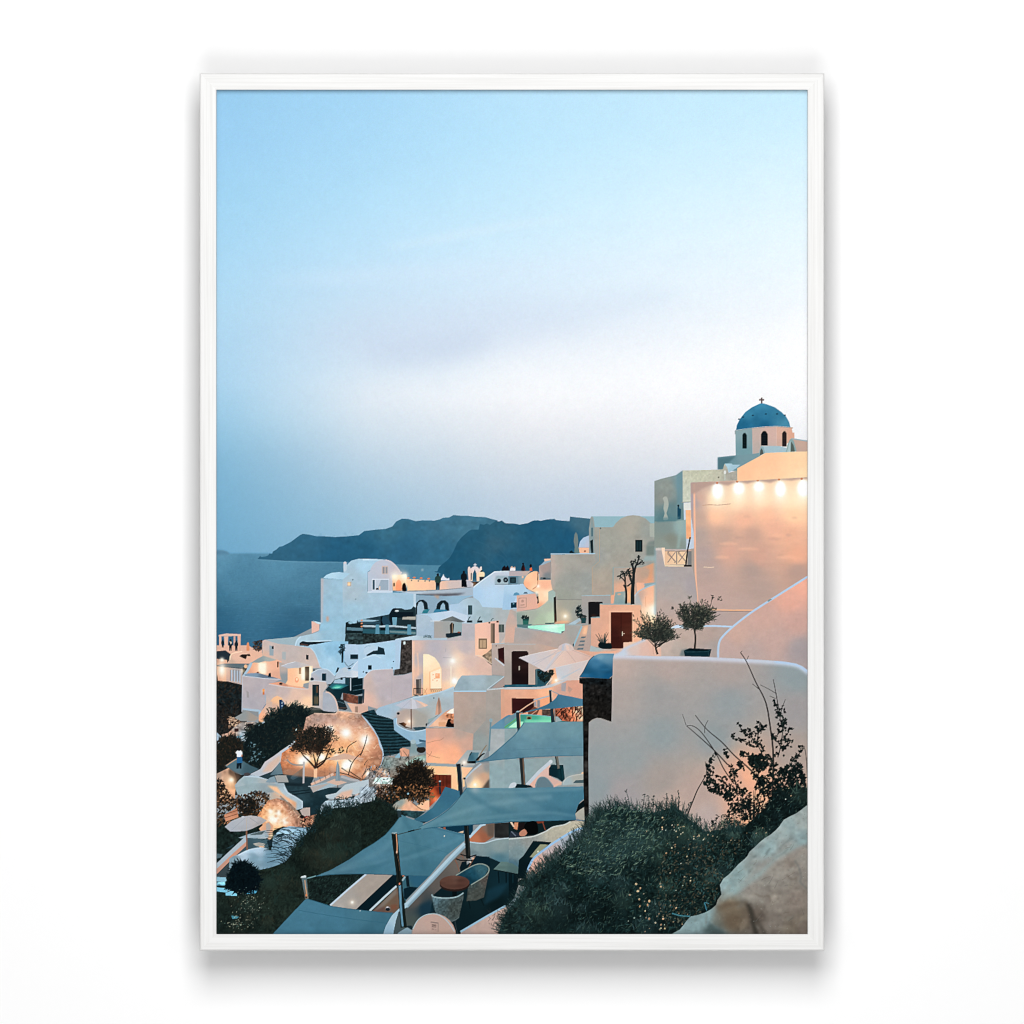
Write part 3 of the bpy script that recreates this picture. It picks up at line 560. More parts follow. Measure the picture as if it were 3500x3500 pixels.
FO([(165, 1440), (180, 1410), (250, 1412), (268, 1440), (220, 1455)], 50, 26, 12, ['12262a', '0d1c20', '1f3634']); S('2d6c62', [(178, 1448), (262, 1448), (255, 1525), (185, 1528)]); S('1c4a48', [(178, 1448), (262, 1448), (258, 1470), (180, 1470)])
FO([(880, 1350), (910, 1275), (955, 1285), (955, 1430), (900, 1430)], 100, 30, 12, ['11242a', '1a3032', '0d1b20'])
S([(850, 1490, 'a9bec9'), (920, 1460, '9fb2bb')], [(780, 1522), (930, 1438), (948, 1470), (870, 1525)]); FO([(945, 1420), (980, 1395), (1022, 1420), (1015, 1450), (950, 1450)], 45, 26, 12, ['101e20', '182a2a']); S('234a4e', [(948, 1440), (1020, 1440), (1012, 1508), (955, 1508)])
motif('printed_house', 'stepped white house with a stair right of the lit pool')
S([(50, 1420, 'c9a89e'), (60, 1650, 'd2a898'), (20, 1740, 'cfa898'), (85, 1400, 'a9a39e')], [(15, 1325), (95, 1352), (105, 1560), (75, 1800), (-60, 1800), (-40, 1500)])
S([(200, 1640, 'a8a09e'), (500, 1720, 'b79f97'), (650, 1700, 'b39f98'), (850, 1600, 'a3a09c'), (300, 1850, 'baa097'), (60, 1850, 'b3a29d')], [(80, 1562), (260, 1575), (690, 1645), (742, 1600), (742, 1532), (962, 1530), (860, 1800), (640, 1900), (640, 2000), (-60, 2000), (-60, 1790), (60, 1780)], n=.015)
L('8fa9b0', 14, [(110, 1562), (690, 1648)], s=0, a=.7); L('a3bac4', 12, [(-60, 1785), (350, 1785)], s=0); L('93b0b9', 12, [(742, 1530), (962, 1528)], s=0, a=.8)
S([(980, 1600, 'cda38c'), (930, 1780, 'ab9a94')], [(958, 1545), (1048, 1530), (1030, 1690), (985, 1890), (850, 1880), (850, 1815)]); S('f0bd98', [(985, 1560), (1035, 1545), (1025, 1650), (970, 1655)], f=6)
for i, y in enumerate((1685, 1738, 1788, 1838)): S('56707a', [(958-i*17, y), (1012-i*10, y-4), (1008-i*10, y+16), (946-i*17, y+18)])
L('93b4c0', 22, [(962, 1548), (848, 1815)], s=0); S([(1040, 1700, 'b39c94'), (1060, 1600, 'b59f97')], [(1048, 1535), (1085, 1518), (1085, 1885), (985, 1885)]); S('1c2a2e', [(840, 1780), (856, 1775), (852, 1815), (838, 1815)])
motif('printed_house', 'peach lit house with a brown double door and bare tree')
S([(1300, 1310, 'dca68c'), (1150, 1550, 'd6a48d'), (1280, 1650, 'e2aa8e'), (1700, 1350, 'e3ac8e'), (1700, 1650, 'eab191'), (1200, 1780, 'cfa08c')], [(1200, 1258), (1745, 1258), (1765, 1770), (1500, 1860), (1340, 1850), (1082, 1810), (1085, 1440), (1200, 1430)], n=.015)
L('8fa5a9', 14, [(1198, 1254), (1745, 1256)], s=0); L('8aa0a4', 14, [(1080, 1434), (1202, 1428)], s=0); L('f2c2a2', 12, [(1325, 1840), (1325, 1348), (1642, 1348), (1642, 1760)], s=0, a=.7)
motif('printed_door', 'brown wooden double door in the peach wall')
S([(1450, 1450, '4e221b'), (1550, 1650, '552a20'), (1400, 1700, '3d1a17')], [(1345, 1365), (1625, 1365), (1625, 1755), (1512, 1760), (1512, 1842), (1345, 1842)], n=.08, nz='streak'); L('2d1512', 7, [(1480, 1368), (1480, 1840)]); R('d2c0ae', 1492, 1615, 1502, 1675); R('c9b09c', 1510, 1640, 1525, 1650)
motif('printed_house', 'peach lit house with a brown double door and bare tree')
S([(1560, 1790, 'e6bca6'), (1640, 1770, 'e8c0a4')], [(1512, 1765), (1675, 1752), (1610, 1812), (1512, 1848)])
S([(1150, 1840, 'a5b3b4'), (1300, 1880, 'b3aaa6')], [(1080, 1800), (1160, 1832), (1345, 1860), (1345, 1895), (1060, 1890)]); S([(1200, 1900, 'e9a98b'), (1450, 1880, 'e8b094')], [(960, 1905), (1340, 1882), (1510, 1850), (1620, 1810), (1500, 1900), (1380, 1960), (960, 1950)]); S('8fb0bd', [(1150, 1910), (1400, 1925), (1380, 1970), (1150, 1970)], f=6, a=.6)
S([(1720, 1150, 'c7a596'), (1850, 1200, 'f5ba98'), (1900, 1340, 'ffe6c8'), (1800, 1500, 'f0b592'), (1930, 1050, 'efb494'), (1960, 1450, 'ffd2ac')], [(1660, 1160), (1722, 1085), (1860, 1020), (2009, 975), (2100, 1200), (2100, 1720), (1765, 1770), (1745, 1262), (1660, 1262)])
S('a0adb2', [(1655, 1165), (1700, 1100), (1770, 1300), (1745, 1262), (1655, 1258)], f=4, a=.8); L('a9bcc6', 18, [(1660, 1150), (1722, 1080), (1860, 1015), (2009, 970)], a=.85); G(1930, 1340, 75, 'fff0d4', .9); G(1930, 1330, 170, 'ffb27a', .3)
L('c98e70', 6, [(1800, 1155), (1805, 1290)], a=.6)
motif('printed_tree', 'bare knobbly tree in front of the sand grey house')
G(1590, 1150, 70, 'ff9a58', .75); S('e8a070', [(1560, 1040), (1610, 1010), (1615, 1240), (1565, 1240)], f=8, a=.7)
for w, w1, p in ((52, 44, [(1632, 1258), (1630, 1120), (1638, 970)]), (30, 26, [(1545, 1250), (1548, 1120), (1535, 1000)]), (40, 22, [(1640, 980), (1645, 860), (1640, 790), (1620, 710)]), (30, 16, [(1648, 860), (1670, 760), (1695, 710), (1715, 630)]), (22, 12, [(1690, 735), (1720, 720), (1755, 700)]),
                 (26, 18, [(1630, 980), (1600, 920), (1575, 800)]), (22, 18, [(1535, 1000), (1530, 900), (1505, 830)]), (18, 12, [(1532, 960), (1500, 920), (1458, 890)]), (24, 16, [(1538, 1040), (1510, 1000)]), (20, 14, [(1560, 1020), (1640, 960)])):
    L('20282a', w, p, w1=w1)
for x, y in ((1715, 640), (1750, 705), (1505, 838), (1462, 892), (1575, 805), (1625, 710), (1600, 830), (1655, 690), (1530, 870), (1570, 860), (1610, 900)): FO([(x-24, y-22), (x+24, y-22), (x+24, y+26), (x-24, y+26)], 12, 30, 14, ['1c2626', '2b3432'])
motif('printed_agave', 'dark agave plant beside the brown door')
for x, y in ((1140, 1650), (1180, 1640), (1222, 1662), (1262, 1640), (1285, 1625), (1312, 1630), (1165, 1720), (1305, 1720)): L('22383a', 20, [(1245+(x-1230)*.3, 1810), ((x+1240)/2, (y+1790)/2), (x, y)], w1=3)
S('0f1f24', [(1175, 1810), (1200, 1760), (1280, 1770), (1340, 1770), (1360, 1830), (1330, 1848), (1220, 1842)], s=3)

# --- church and big lit wall, upper right ---
T(2260, 1300)
motif('printed_church', 'white church drum with arched windows under the blue dome')
S([(1050, 680, '86a0a6'), (1100, 900, '72979f'), (1180, 800, '7f9ca2')], [(980, 660), (1205, 622), (1210, 985), (985, 995)])
S([(1230, 700, 'c0a8a0'), (1450, 700, 'cdaaa0'), (1300, 900, 'b7a59f')], [(1200, 625), (1522, 603), (1522, 900), (1210, 985)]); S([(1600, 700, 'd3a998'), (1700, 720, 'd5a28c'), (1560, 850, 'c9a597')], [(1520, 604), (1742, 622), (1725, 645), (1735, 690), (1758, 690), (1760, 790), (1520, 900)])
S('8a9a9c', [(970, 668), (985, 655), (988, 715), (975, 715)]); L('7f8c90', 8, [(985, 665), (1200, 632), (1520, 612), (1738, 628)], s=0, a=.6)
motif('printed_dome', 'blue church dome with a small cross on top')
S([(1330, 330, '3f8aab'), (1150, 450, '3b82a2'), (1350, 450, '33799c'), (1550, 450, '387d9d'), (1100, 600, '236a8f'), (1350, 590, '1f668c'), (1620, 580, '4688a4'), (1250, 540, '2a7094')], [(988, 655), (1000, 590), (1040, 510), (1110, 420), (1200, 355), (1290, 312), (1330, 300), (1390, 315), (1500, 355), (1590, 420), (1650, 480), (1690, 550), (1705, 618), (1520, 603), (1350, 612), (1190, 626)], n=.02)
for x, y in ((1080, 485), (1028, 512), (1210, 463), (1382, 445), (1530, 443), (1633, 460)): E('1a3f55', x, y, 15, 9)
R('6a5958', 1317, 228, 1337, 304); R('6a5958', 1292, 248, 1360, 268)
motif('printed_church', 'white church drum with arched windows under the blue dome')
for x0, x1, y0, y1, c in ((1074, 1128, 695, 900, '0d1c21'), (1320, 1406, 668, 862, '10191e'), (1599, 1656, 672, 874, '2c2426')):
    w = (x1-x0)/2; S('a9917f' if x0 > 1200 else '5f7b80', [(x0-8, y1), (x0-8, y0+w), (x0+w*.6, y0-9), (x1-w*.6, y0-9), (x1+8, y0+w), (x1+8, y1)], a=.6); S(c, [(x0, y1), (x0, y0+w), (x0+w*.5, y0+w*.2), (x0+w, y0), (x1-w*.5, y0+w*.2), (x1, y0+w), (x1, y1)])
    for y in range(int(y0+60), int(y1-10), 34): L('4a4038', 3, [(x0+6, y), (x1-6, y)], a=.5)
S([(850, 1050, '6a8d97'), (1150, 1020, '76959d')], [(746, 1016), (985, 990), (1210, 972), (1305, 955), (1310, 1010), (1000, 1200), (748, 1178)]); S('4c727c', [(748, 1025), (985, 1005), (860, 1110), (800, 1175), (748, 1178)], f=8, a=.8)
S('9fb9c2', [(1318, 868), (1560, 868), (1655, 892), (1655, 950), (1370, 960)]); S('8aa6ac', [(1288, 1000), (1300, 915), (1320, 866), (1348, 878), (1375, 960)]); S('575f5c', [(1300, 995), (1308, 930), (1322, 895), (1340, 920), (1352, 970)])
S([(1850, 860, 'c2a193'), (1800, 910, 'bb9d92')], [(1735, 775), (1932, 805), (1932, 945), (1780, 945)]); L('93a9b0', 16, [(1720, 770), (1932, 802)], s=0)
S('86a09f', [(1648, 945), (1668, 850), (1698, 782), (1722, 768), (1752, 800), (1790, 940)]); S('a3b9bc', [(1660, 945), (1690, 830), (1712, 795), (1712, 945)]); S('59655f', [(1708, 945), (1714, 805), (1745, 850), (1768, 942)])
motif('printed_house', 'grey green house with a white relief figure left of the bulbs')
S([(80, 1400, '8d958f'), (100, 1700, '67868a'), (60, 1840, '5a8086'), (240, 1350, '7a9499'), (30, 1560, '8a8f8a')], [(-90, 1330), (0, 1300), (200, 1250), (285, 1188), (300, 1860), (-90, 1880)], n=.02); S('668d99', [(200, 1252), (285, 1190), (285, 1620), (210, 1800)], f=8, a=.6)
S([(500, 1250, 'c3c0ab'), (350, 1500, 'c9c8b8'), (700, 1280, 'c0bba8'), (930, 1270, 'a7a197')], [(285, 1190), (748, 1180), (815, 1175), (835, 1102), (872, 1130), (890, 1222), (1005, 1190), (1005, 1335), (392, 1352), (392, 1615), (285, 1605)], n=.03, nz='fine')
S([(870, 1110, 'a9c9d6'), (950, 1170, '9dbccb')], [(838, 1100), (930, 1098), (945, 1115), (1045, 1115), (990, 1162), (892, 1218), (870, 1150)]); E('d9dcd6', 842, 1215, 16, 26); R('b7bbb0', 832, 1240, 850, 1325); E('4a4038', 757, 1280, 8, 10)
S('a9afa6', [(20, 1560), (50, 1533), (80, 1550), (98, 1640), (80, 1720), (70, 1760), (95, 1835), (25, 1840), (45, 1760), (30, 1690), (40, 1610)], s=3, a=.9); S('1d4c62', [(215, 1690), (225, 1640), (240, 1690), (262, 1700), (258, 1830), (215, 1835)]); E('0c1c24', 227, 1655, 13, 13)
S('d9dad4', [(298, 1622), (390, 1618), (390, 1715), (300, 1715)]); L('97968c', 10, [(270, 1612), (392, 1604)], s=0)
T(2260, 1740)
S([(60, 250, '7f8f8c'), (120, 400, '84897f'), (260, 250, '8fa8a8'), (40, 480, '8a948c')], [(-90, 165), (190, 160), (330, 140), (330, 530), (-90, 530)]); S('93a9a4', [(190, 150), (275, 140), (285, 240), (240, 520), (200, 520), (235, 300)], f=6, a=.7); S('5b8187', [(-60, 120), (260, 100), (190, 160), (-60, 175)], f=6, a=.7)
S([(360, 100, 'f3b588'), (360, 350, 'e8a77c')], [(322, 10), (392, 10), (395, 400), (330, 390)], n=.03); R('e2dcd4', 318, -14, 392, 14)
motif('printed_balcony', 'small white balcony railing left of the big lit wall')
S([(200, 640, 'ecc8a4'), (100, 600, 'e0b898')], [(40, 550), (340, 552), (330, 730), (40, 735)])
for x in (85, 225):
    L('94807a', 11, [(x, 565), (x+105, 705)], s=0); L('94807a', 11, [(x+105, 565), (x, 705)], s=0); L('86726a', 9, [(x+52, 640), (x, 590), (x+20, 560)], a=.7); L('86726a', 9, [(x+52, 640), (x+104, 690), (x+85, 710)], a=.7)
L('8b7b78', 14, [(205, 555), (205, 725)]); L('bfa295', 16, [(45, 537), (398, 545)], s=0); L('8a7672', 8, [(45, 552), (398, 560)], s=0); R('f6d3ba', 2, 508, 48, 762); L('fbd5b4', 16, [(38, 748), (300, 752)], s=0); R('7c7c7c', 352, 560, 400, 735)
L('1d2022', 18, [(383, 372), (345, 560), (326, 738)], s=0); R('0f1418', 298, 738, 402, 758)
motif('printed_wall', 'plain grey pink wall below the small balcony')
S([(60, 850, 'a8a1a1'), (250, 850, 'ab9f9e'), (200, 1100, 'b0a19d'), (80, 1350, 'b7a19a'), (350, 1400, 'bda198'), (400, 1000, 'a79d9f'), (60, 1500, 'c3a497')], [(-72, 520), (0, 515), (48, 760), (410, 768), (440, 900), (490, 1345), (600, 1560), (-72, 1600)], n=.012); S('8fa6ab', [(-90, 500), (-62, 515), (-66, 1400), (-92, 1400)], f=4, a=.8, ident=False); S('c9bdb8', [(-72, 515), (0, 510), (0, 545), (-72, 548)])
motif('printed_wall', 'large plastered wall glowing peach under a row of bulbs')
_w = [(388, -352), (1005, -377), (1932, -427), (1932, 900), (1240, 1345), (488, 1345), (470, 1100), (440, 850), (428, 300), (395, 100)]
S([(420, -330, 'b29c98'), (650, -330, 'bb9b92'), (430, -100, 'ae9c9c'), (520, -150, 'c9a294'), (700, -130, 'ffd2aa'), (1000, -120, 'ffcfa8'), (1350, -120, 'ffd3ac'), (1750, -100, 'ffdcb4'), (500, 120, 'c3a192'), (720, 80, 'f9be9b'), (1100, 120, 'ecb296'), (1400, 60, 'f4b898'), (1750, 80, 'ffca a2'.replace(' ', '')),
   (500, 350, 'b49d95'), (800, 380, 'c39f90'), (1200, 350, 'c9a08f'), (1700, 330, 'e5ae92'), (550, 600, 'b39c98'), (900, 560, 'd6a592'), (1300, 620, 'cfa08e'), (1800, 620, 'e8ac8f'), (620, 820, 'b79c95'), (1200, 830, 'b3988f'), (1800, 820, 'b8968a'), (700, 1100, 'bd9f97'), (1300, 1080, 'b69a91'), (650, 1300, 'bfa199'), (1100, 1290, 'bb9e96'), (1500, 250, 'e8b096')], _w, n=.008, nz='streak')
clip(_w)
S('a59aa2', [(385, -352), (425, -354), (430, 300), (445, 900), (490, 1345), (430, 1345)], f=5, a=.8, ident=False); L('f2b797', 26, [(436, -330), (442, 300), (456, 900), (482, 1260)], a=.85, ident=False)
for i, (x, y, rx, ry) in enumerate(((745, -245, 60, 98), (1025, -275, 62, 74), (1290, -295, 58, 58), (1575, -265, 58, 92), (1880, -275, 70, 100))):
    G(x, y+90, 200, 'ffb878', .5, 260); G(x, y+40, 95, 'ffdca8', .85, 150); E('fff6e0', x, y+8, rx*1.3, ry*1.25, f=26, a=.9, ident=False); E('ffffff', x, y, rx*1.15, ry*1.1, f=12, ident=False)
S('b5968c', [(388, -352), (1005, -377), (1932, -427), (1932, -395), (1860, -400), (1720, -375), (1560, -390), (1440, -345), (1275, -375), (1140, -335), (1000, -365), (880, -310), (735, -340), (580, -290), (430, -200), (388, -200)], f=10, a=.9, ident=False)
for x, y in ((738, -345), (1003, -362), (1275, -380), (1556, -392), (1855, -400)): E('c47a54', x, y, 16, 14)
L('b98f7c', 7, [(540, -50), (640, -58), (760, -54), (920, -68)], ident=False); L('ffe0c0', 8, [(560, 765), (640, 772), (700, 766)], a=.8, ident=False)
for x0, y0, l, c in ((1400, 390, 190, 'b58f88'), (1640, 340, 90, 'a98a88'), (1720, 110, 90, 'b0887a'), (590, 440, 80, 'a59294'), (960, 370, 120, 'b09188'), (1080, 95, 110, 'c09a88'), (1540, 600, 90, 'c39480'), (1650, 520, 60, 'd0a48c'), (840, 280, 140, 'bb9a8e'), (560, 830, 90, 'a69292'), (1700, 460, 130, 'd59f86')):
    S(c, [(x0, y0), (x0+l*.4, y0-14), (x0+l, y0+6), (x0+l*.6, y0+22), (x0+l*.2, y0+18)], s=1, f=14, a=.25, ident=False)
for x0, y0, l in ((760, 460, 260), (1450, 350, 200), (1500, 640, 300), (700, 640, 200), (1600, 220, 260), (1000, 530, 300)):
    S('f4bb9c', [(x0, y0), (x0+l*.5, y0-26), (x0+l, y0), (x0+l*.5, y0+16)], s=1, f=16, a=.4, ident=False)
clip()
motif('printed_house', 'orange lit gable wall above the row of bulbs')
T(2260, 1300)
S([(1150, 1200, 'fdc199'), (1400, 1050, 'fdc49c'), (1800, 1100, 'fbcfa5'), (1300, 1280, 'fec9a0'), (1850, 1230, 'ffd8ae')], [(1004, 1162), (1380, 958), (1932, 938), (1932, 1278), (1004, 1332)], n=.008)
T(2260, 1740)
motif('printed_wall', 'low terrace wall with a pale cap behind the potted olive')
S([(700, 1440, 'b39d99'), (1050, 1400, 'b59c96')], [(488, 1345), (1240, 1345), (950, 1560), (500, 1560)]); L('e3b08c', 16, [(600, 1330), (750, 1330), (950, 1336), (1250, 1334)], s=0); L('77605a', 8, [(720, 1347), (1230, 1350)], s=0, a=.8)
S([(300, 1650, 'bba399'), (600, 1650, 'b59d95'), (700, 1850, 'ab9c98'), (200, 1850, 'b5a49c'), (80, 1800, 'c5ada3')], [(-200, 1560), (300, 1540), (950, 1552), (780, 1720), (745, 1800), (760, 2000), (-200, 2000)], n=.015)
L('b3cde5', 22, [(560, 1546), (700, 1544), (950, 1554)], s=0); S('c6d8ea', [(100, 1590), (180, 1540), (240, 1525), (310, 1545), (400, 1575), (320, 1580), (220, 1570)], s=2)
motif('printed_wall', 'sloping pink wall with a light blue cap at the right edge')
S([(1850, 1000, 'eaab95'), (1700, 1200, 'dda593'), (1400, 1450, 'cba398'), (1800, 1500, 'c99f95'), (1000, 1650, 'c9a498'), (1500, 1700, 'c3a199'), (1850, 1850, 'a39698'), (850, 1850, 'bfa29c'), (1200, 1900, 'b9a09b'), (900, 2050, 'b8a09a')], [(1932, 890), (1200, 1355), (950, 1548), (810, 1680), (765, 1750), (748, 1860), (748, 2100), (1932, 2150)], n=.012)
L('afc6dd', 27, [(1960, 876), (1500, 1165), (1200, 1358), (950, 1550), (815, 1680), (768, 1755), (752, 1860), (752, 1960)], s=1); S('7f9294', [(1400, 1215), (1425, 1190), (1470, 1185), (1420, 1225)])
motif('printed_olive_tree', 'round potted olive tree on the terrace beside the pink wall')
S('4d6a70', [(240, 1940), (270, 1860), (350, 1840), (330, 1945)], f=14, a=.6, ident=False)
S([(480, 1880, '0c262f'), (480, 1930, '103540')], [(298, 1868), (375, 1836), (662, 1852), (640, 1948), (312, 1948)]); S('06171d', [(330, 1868), (385, 1846), (630, 1860), (600, 1872)]); L('2b5058', 7, [(298, 1868), (345, 1890), (620, 1880), (660, 1856)], s=0); L('24454e', 8, [(620, 1880), (628, 1945)])
L('2c2c2b', 24, [(440, 1850), (452, 1700), (435, 1580)], w1=22); L('5b4a40', 8, [(455, 1840), (462, 1700)], a=.6)
for p in ([(440, 1590), (330, 1450), (260, 1330)], [(440, 1590), (420, 1400), (380, 1220)], [(440, 1590), (560, 1400), (620, 1220)], [(440, 1590), (640, 1470), (780, 1390)], [(520, 1450), (640, 1300), (670, 1170)], [(300, 1420), (220, 1380), (180, 1330)], [(330, 1500), (240, 1460), (230, 1400)]): L('2a2c28', 12, p, w1=5)
_oc = ['222b28', '2d3631', '3a423b', '4c5248', '1a2221', '6a6858', '44463c']
crown((440, 1580), 460, 1410, 285, 185, 165, _oc, lv=8, seed=21); crown((440, 1580), 450, 1440, 190, 120, 60, _oc[:5], lv=8, seed=22); crown((440, 1560), 470, 1330, 330, 170, 36, _oc, lv=7, seed=23)
for x, y, r, n in ((770, 1190, 26, 12), (675, 1160, 24, 9), (150, 1310, 20, 5), (375, 1165, 20, 8)): FO([(x-r, y-r), (x+r, y-r), (x+r, y+r), (x-r, y+r)], n, 36, 11, _oc)
motif('printed_olive_tree', 'small olive tree beside the peach lit wall')
T(1740, 1740)
for p in ([(1960, 1960), (1930, 1800), (1900, 1600), (1760, 1380)], [(1930, 1800), (2050, 1640), (2180, 1520)], [(1930, 1750), (1800, 1620), (1680, 1500)], [(1935, 1800), (2100, 1740), (2220, 1640)], [(1910, 1650), (1950, 1480), (1960, 1360)]): L('23282a', 16, p, w1=6)
crown((1930, 1790), 1950, 1600, 300, 170, 150, _oc, lv=8, seed=31); crown((1930, 1790), 1960, 1640, 200, 110, 50, _oc[:5], lv=8, seed=32); crown((1920, 1760), 1900, 1490, 300, 190, 34, _oc, lv=7, seed=33)
L('2a2a28', 30, [(1962, 1960), (1935, 1860), (1930, 1780)], w1=20); L('2a2a28', 18, [(1935, 1860), (2010, 1790), (2080, 1740)], w1=8); L('2a2a28', 16, [(1935, 1850), (1860, 1780)], w1=8)
# --- left middle: cliff side houses ---
T(740, 2200)
motif('printed_hillside', 'dark cliff and gardens at the left edge below the village')
_cb = ['182022', '23211e', '2c2621', '13191c', '37302a', '1e2a2d']
S([(150, 700, '1c2528'), (100, 1000, '2a2826'), (300, 1300, '1e2a2c')], [(-10, 130), (400, 300), (400, 1400), (1250, 1400), (1250, 2000), (-10, 2000)], n=.25, nz='stone')
FO([(0, 500), (330, 540), (330, 900), (150, 1160), (0, 1160)], 420, 46, 18, _cb)
motif('printed_house', 'warm lit balconies at the far left edge')
S('273640', [(-5, 100), (120, 90), (190, 140), (170, 215), (-5, 225)]); S([(60, 260, 'e0ac90'), (30, 450, 'd59f84'), (100, 450, 'e8b294'), (20, 220, 'c99a84')], [(-5, 200), (140, 215), (135, 500), (20, 490), (-5, 300)])
S([(250, 180, 'e6b8a2'), (450, 220, 'e3b29a'), (200, 240, 'c7a796')], [(170, 215), (205, 132), (340, 98), (480, 90), (605, 130), (605, 240), (480, 260), (130, 265)]); L('f6cfb4', 16, [(175, 215), (205, 135), (340, 102)]); S('262220', [(300, 165), (340, 140), (440, 138), (450, 168), (400, 160), (390, 205), (350, 190)])
S([(170, 400, 'd0a594'), (300, 450, 'b9a39c'), (250, 380, 'a9a4a5')], [(125, 290), (345, 330), (345, 545), (130, 495)]);
for x in (190, 228, 266, 300): S('a9b9c9', [(x, 345+(x-190)*.15), (x+18, 348+(x-190)*.15), (x+18, 498+(x-190)*.2), (x, 492+(x-190)*.2)]); L('5a6570', 6, [(x-6, 345), (x-6, 490)])
S('5f7078', [(-5, 285), (110, 262), (440, 264), (335, 325), (100, 305)]); L('3a4a52', 8, [(-5, 292), (100, 306), (335, 328)], s=0); E('f0b48c', 385, 300, 22, 26)
G(72, 345, 48, 'fff2dc', 1, 90); G(72, 360, 110, 'ffa060', .5); G(72, 212, 34, 'fff0d8', .95); G(350, 360, 40, 'ffd8a8', .6)
motif('printed_house', 'low white house with a vaulted roof left of the tall chapel')
S([(700, 60, 'c5b2ae'), (1000, 100, 'bfafac'), (1200, 200, 'c5b1aa'), (650, 150, 'd9b2a0'), (1300, 270, 'cdb6ae')], [(605, -20), (1000, 20), (1240, 58), (1300, 125), (1340, 220), (1365, 305), (1240, 330), (830, 240), (605, 200)], n=.015)
S('93a3ab', [(698, 20), (756, 40), (752, 160), (700, 155)]); R('1a2c38', 730, 32, 756, 70); S('a7aeb0', [(868, 105), (918, 110), (915, 215), (866, 205)]); S('16262e', [(1184, 146), (1214, 150), (1212, 214), (1182, 208)]); L('d3b3a4', 8, [(1180, 220), (1220, 225)])
S([(1500, 80, '8dbbd6'), (1350, 130, '9cc2d8'), (1500, 250, 'a5cae0'), (1650, 100, '86b4d0')], [(1208, 30), (1500, -30), (1740, -30), (1720, 300), (1620, 360), (1560, 430), (1370, 310), (1325, 190), (1275, 85)], n=.025)
L('c9dcea', 10, [(1240, 55), (1300, 120), (1340, 215), (1368, 305)], a=.7)
motif('printed_house', 'warm courtyard house with a grey umbrella')
S([(520, 330, 'eeae8c'), (750, 300, 'eab296'), (780, 420, 'dba68e'), (430, 390, 'd9a086')], [(360, 420), (450, 255), (560, 225), (790, 205), (860, 235), (865, 480), (700, 450)])
S('fff0d6', [(552, 252), (655, 248), (655, 400), (600, 402), (556, 360)], f=12); G(600, 320, 100, 'ffc890', .6); S('6a4032', [(800, 235), (822, 240), (818, 315), (800, 315)]); S('a4bccd', [(345, 420), (395, 345), (425, 290), (450, 248), (475, 258), (440, 335), (400, 392), (372, 430)], s=2)
S([(470, 400, '7f97ac'), (650, 430, '66798c')], [(365, 408), (420, 392), (545, 386), (690, 425), (850, 470), (600, 460), (380, 425)]); S('15202a', [(680, 440), (690, 392), (716, 385), (722, 440)]); E('7a4a3c', 545, 382, 16, 10)
motif('printed_umbrella', 'grey open umbrella over the warm courtyard'); S([(560, 220, '8c9b9d'), (700, 210, 'a3aaa6')], [(448, 258), (540, 200), (620, 160), (700, 185), (795, 216), (700, 235), (640, 230), (560, 252), (500, 248)])
motif('printed_house', 'warm doorway with lit columns behind a white umbrella')
S([(880, 330, 'b9a7a1'), (900, 440, '8d9599')], [(825, 240), (945, 280), (945, 480), (860, 485), (840, 420)]); S([(1000, 420, 'f6be98'), (1100, 450, 'ffcba2'), (1200, 400, 'ffd6b0')], [(940, 300), (1268, 295), (1268, 500), (1150, 530), (1140, 590), (900, 550), (940, 480)])
R('fff3de', 1122, 308, 1168, 480, f=6); R('fff3de', 1224, 300, 1258, 480, f=5); S('473c33', [(1168, 302), (1224, 302), (1222, 490), (1170, 492)]); R('86563f', 1090, 318, 1116, 402); G(1140, 400, 90, 'ffc48c', .5); E('f0a07c', 1060, 480, 26, 36); E('ffd9b4', 1062, 470, 14, 18)
motif('printed_umbrella', 'white open umbrella in front of the warm doorway'); S([(950, 290, 'b4b6bd'), (1150, 285, 'c6bab8'), (1050, 300, 'b3b3b9')], [(850, 296), (950, 258), (1040, 236), (1140, 255), (1235, 285), (1110, 318), (1040, 320), (950, 328)]); L('dde2e8', 6, [(855, 297), (950, 262), (1040, 240)])
motif('printed_house', 'small blue white barrel vault with a dark window')
S([(1350, 380, 'a7b6c6'), (1450, 450, 'a3b0bc'), (1300, 450, 'b3b3ba')], [(1250, 395), (1330, 348), (1410, 334), (1480, 352), (1570, 440), (1515, 545), (1440, 520), (1245, 490)], n=.015); L('cbdbe8', 9, [(1252, 393), (1330, 347), (1410, 333), (1480, 350), (1560, 425)]); R('10303e', 1393, 393, 1447, 492); E('1d3540', 1262, 468, 24, 20); E('14242c', 1288, 348, 16, 10)
# right of it: blue white house, pool and white umbrella
motif('printed_house', 'blue white house with a dark window above the small green pool')
S([(1750, 60, 'adc6dc'), (1880, 60, 'b0c8de'), (1750, 220, '9fbdd3')], [(1690, 120), (1702, 5), (1932, 15), (2440, -60), (2420, 330), (1932, 420), (1720, 420), (1690, 250)]); R('112a36', 1768, 142, 1874, 205); S('b6cbdf', [(1780, 340), (1830, 270), (1880, 225), (1932, 190), (1990, 175), (2010, 430), (1790, 420)]); L('d0e0ec', 10, [(1785, 335), (1832, 268), (1882, 222), (1940, 186)]); L('2a4654', 8, [(1690, 240), (1740, 300), (1810, 260)], a=.7)
S([(1640, 350, 'adc0d0'), (1690, 330, 'b9c6d0')], [(1582, 400), (1620, 340), (1700, 308), (1740, 340), (1740, 430), (1560, 470)]); S('93bcd4', [(1580, 135), (1660, 125), (1655, 250), (1578, 235)])
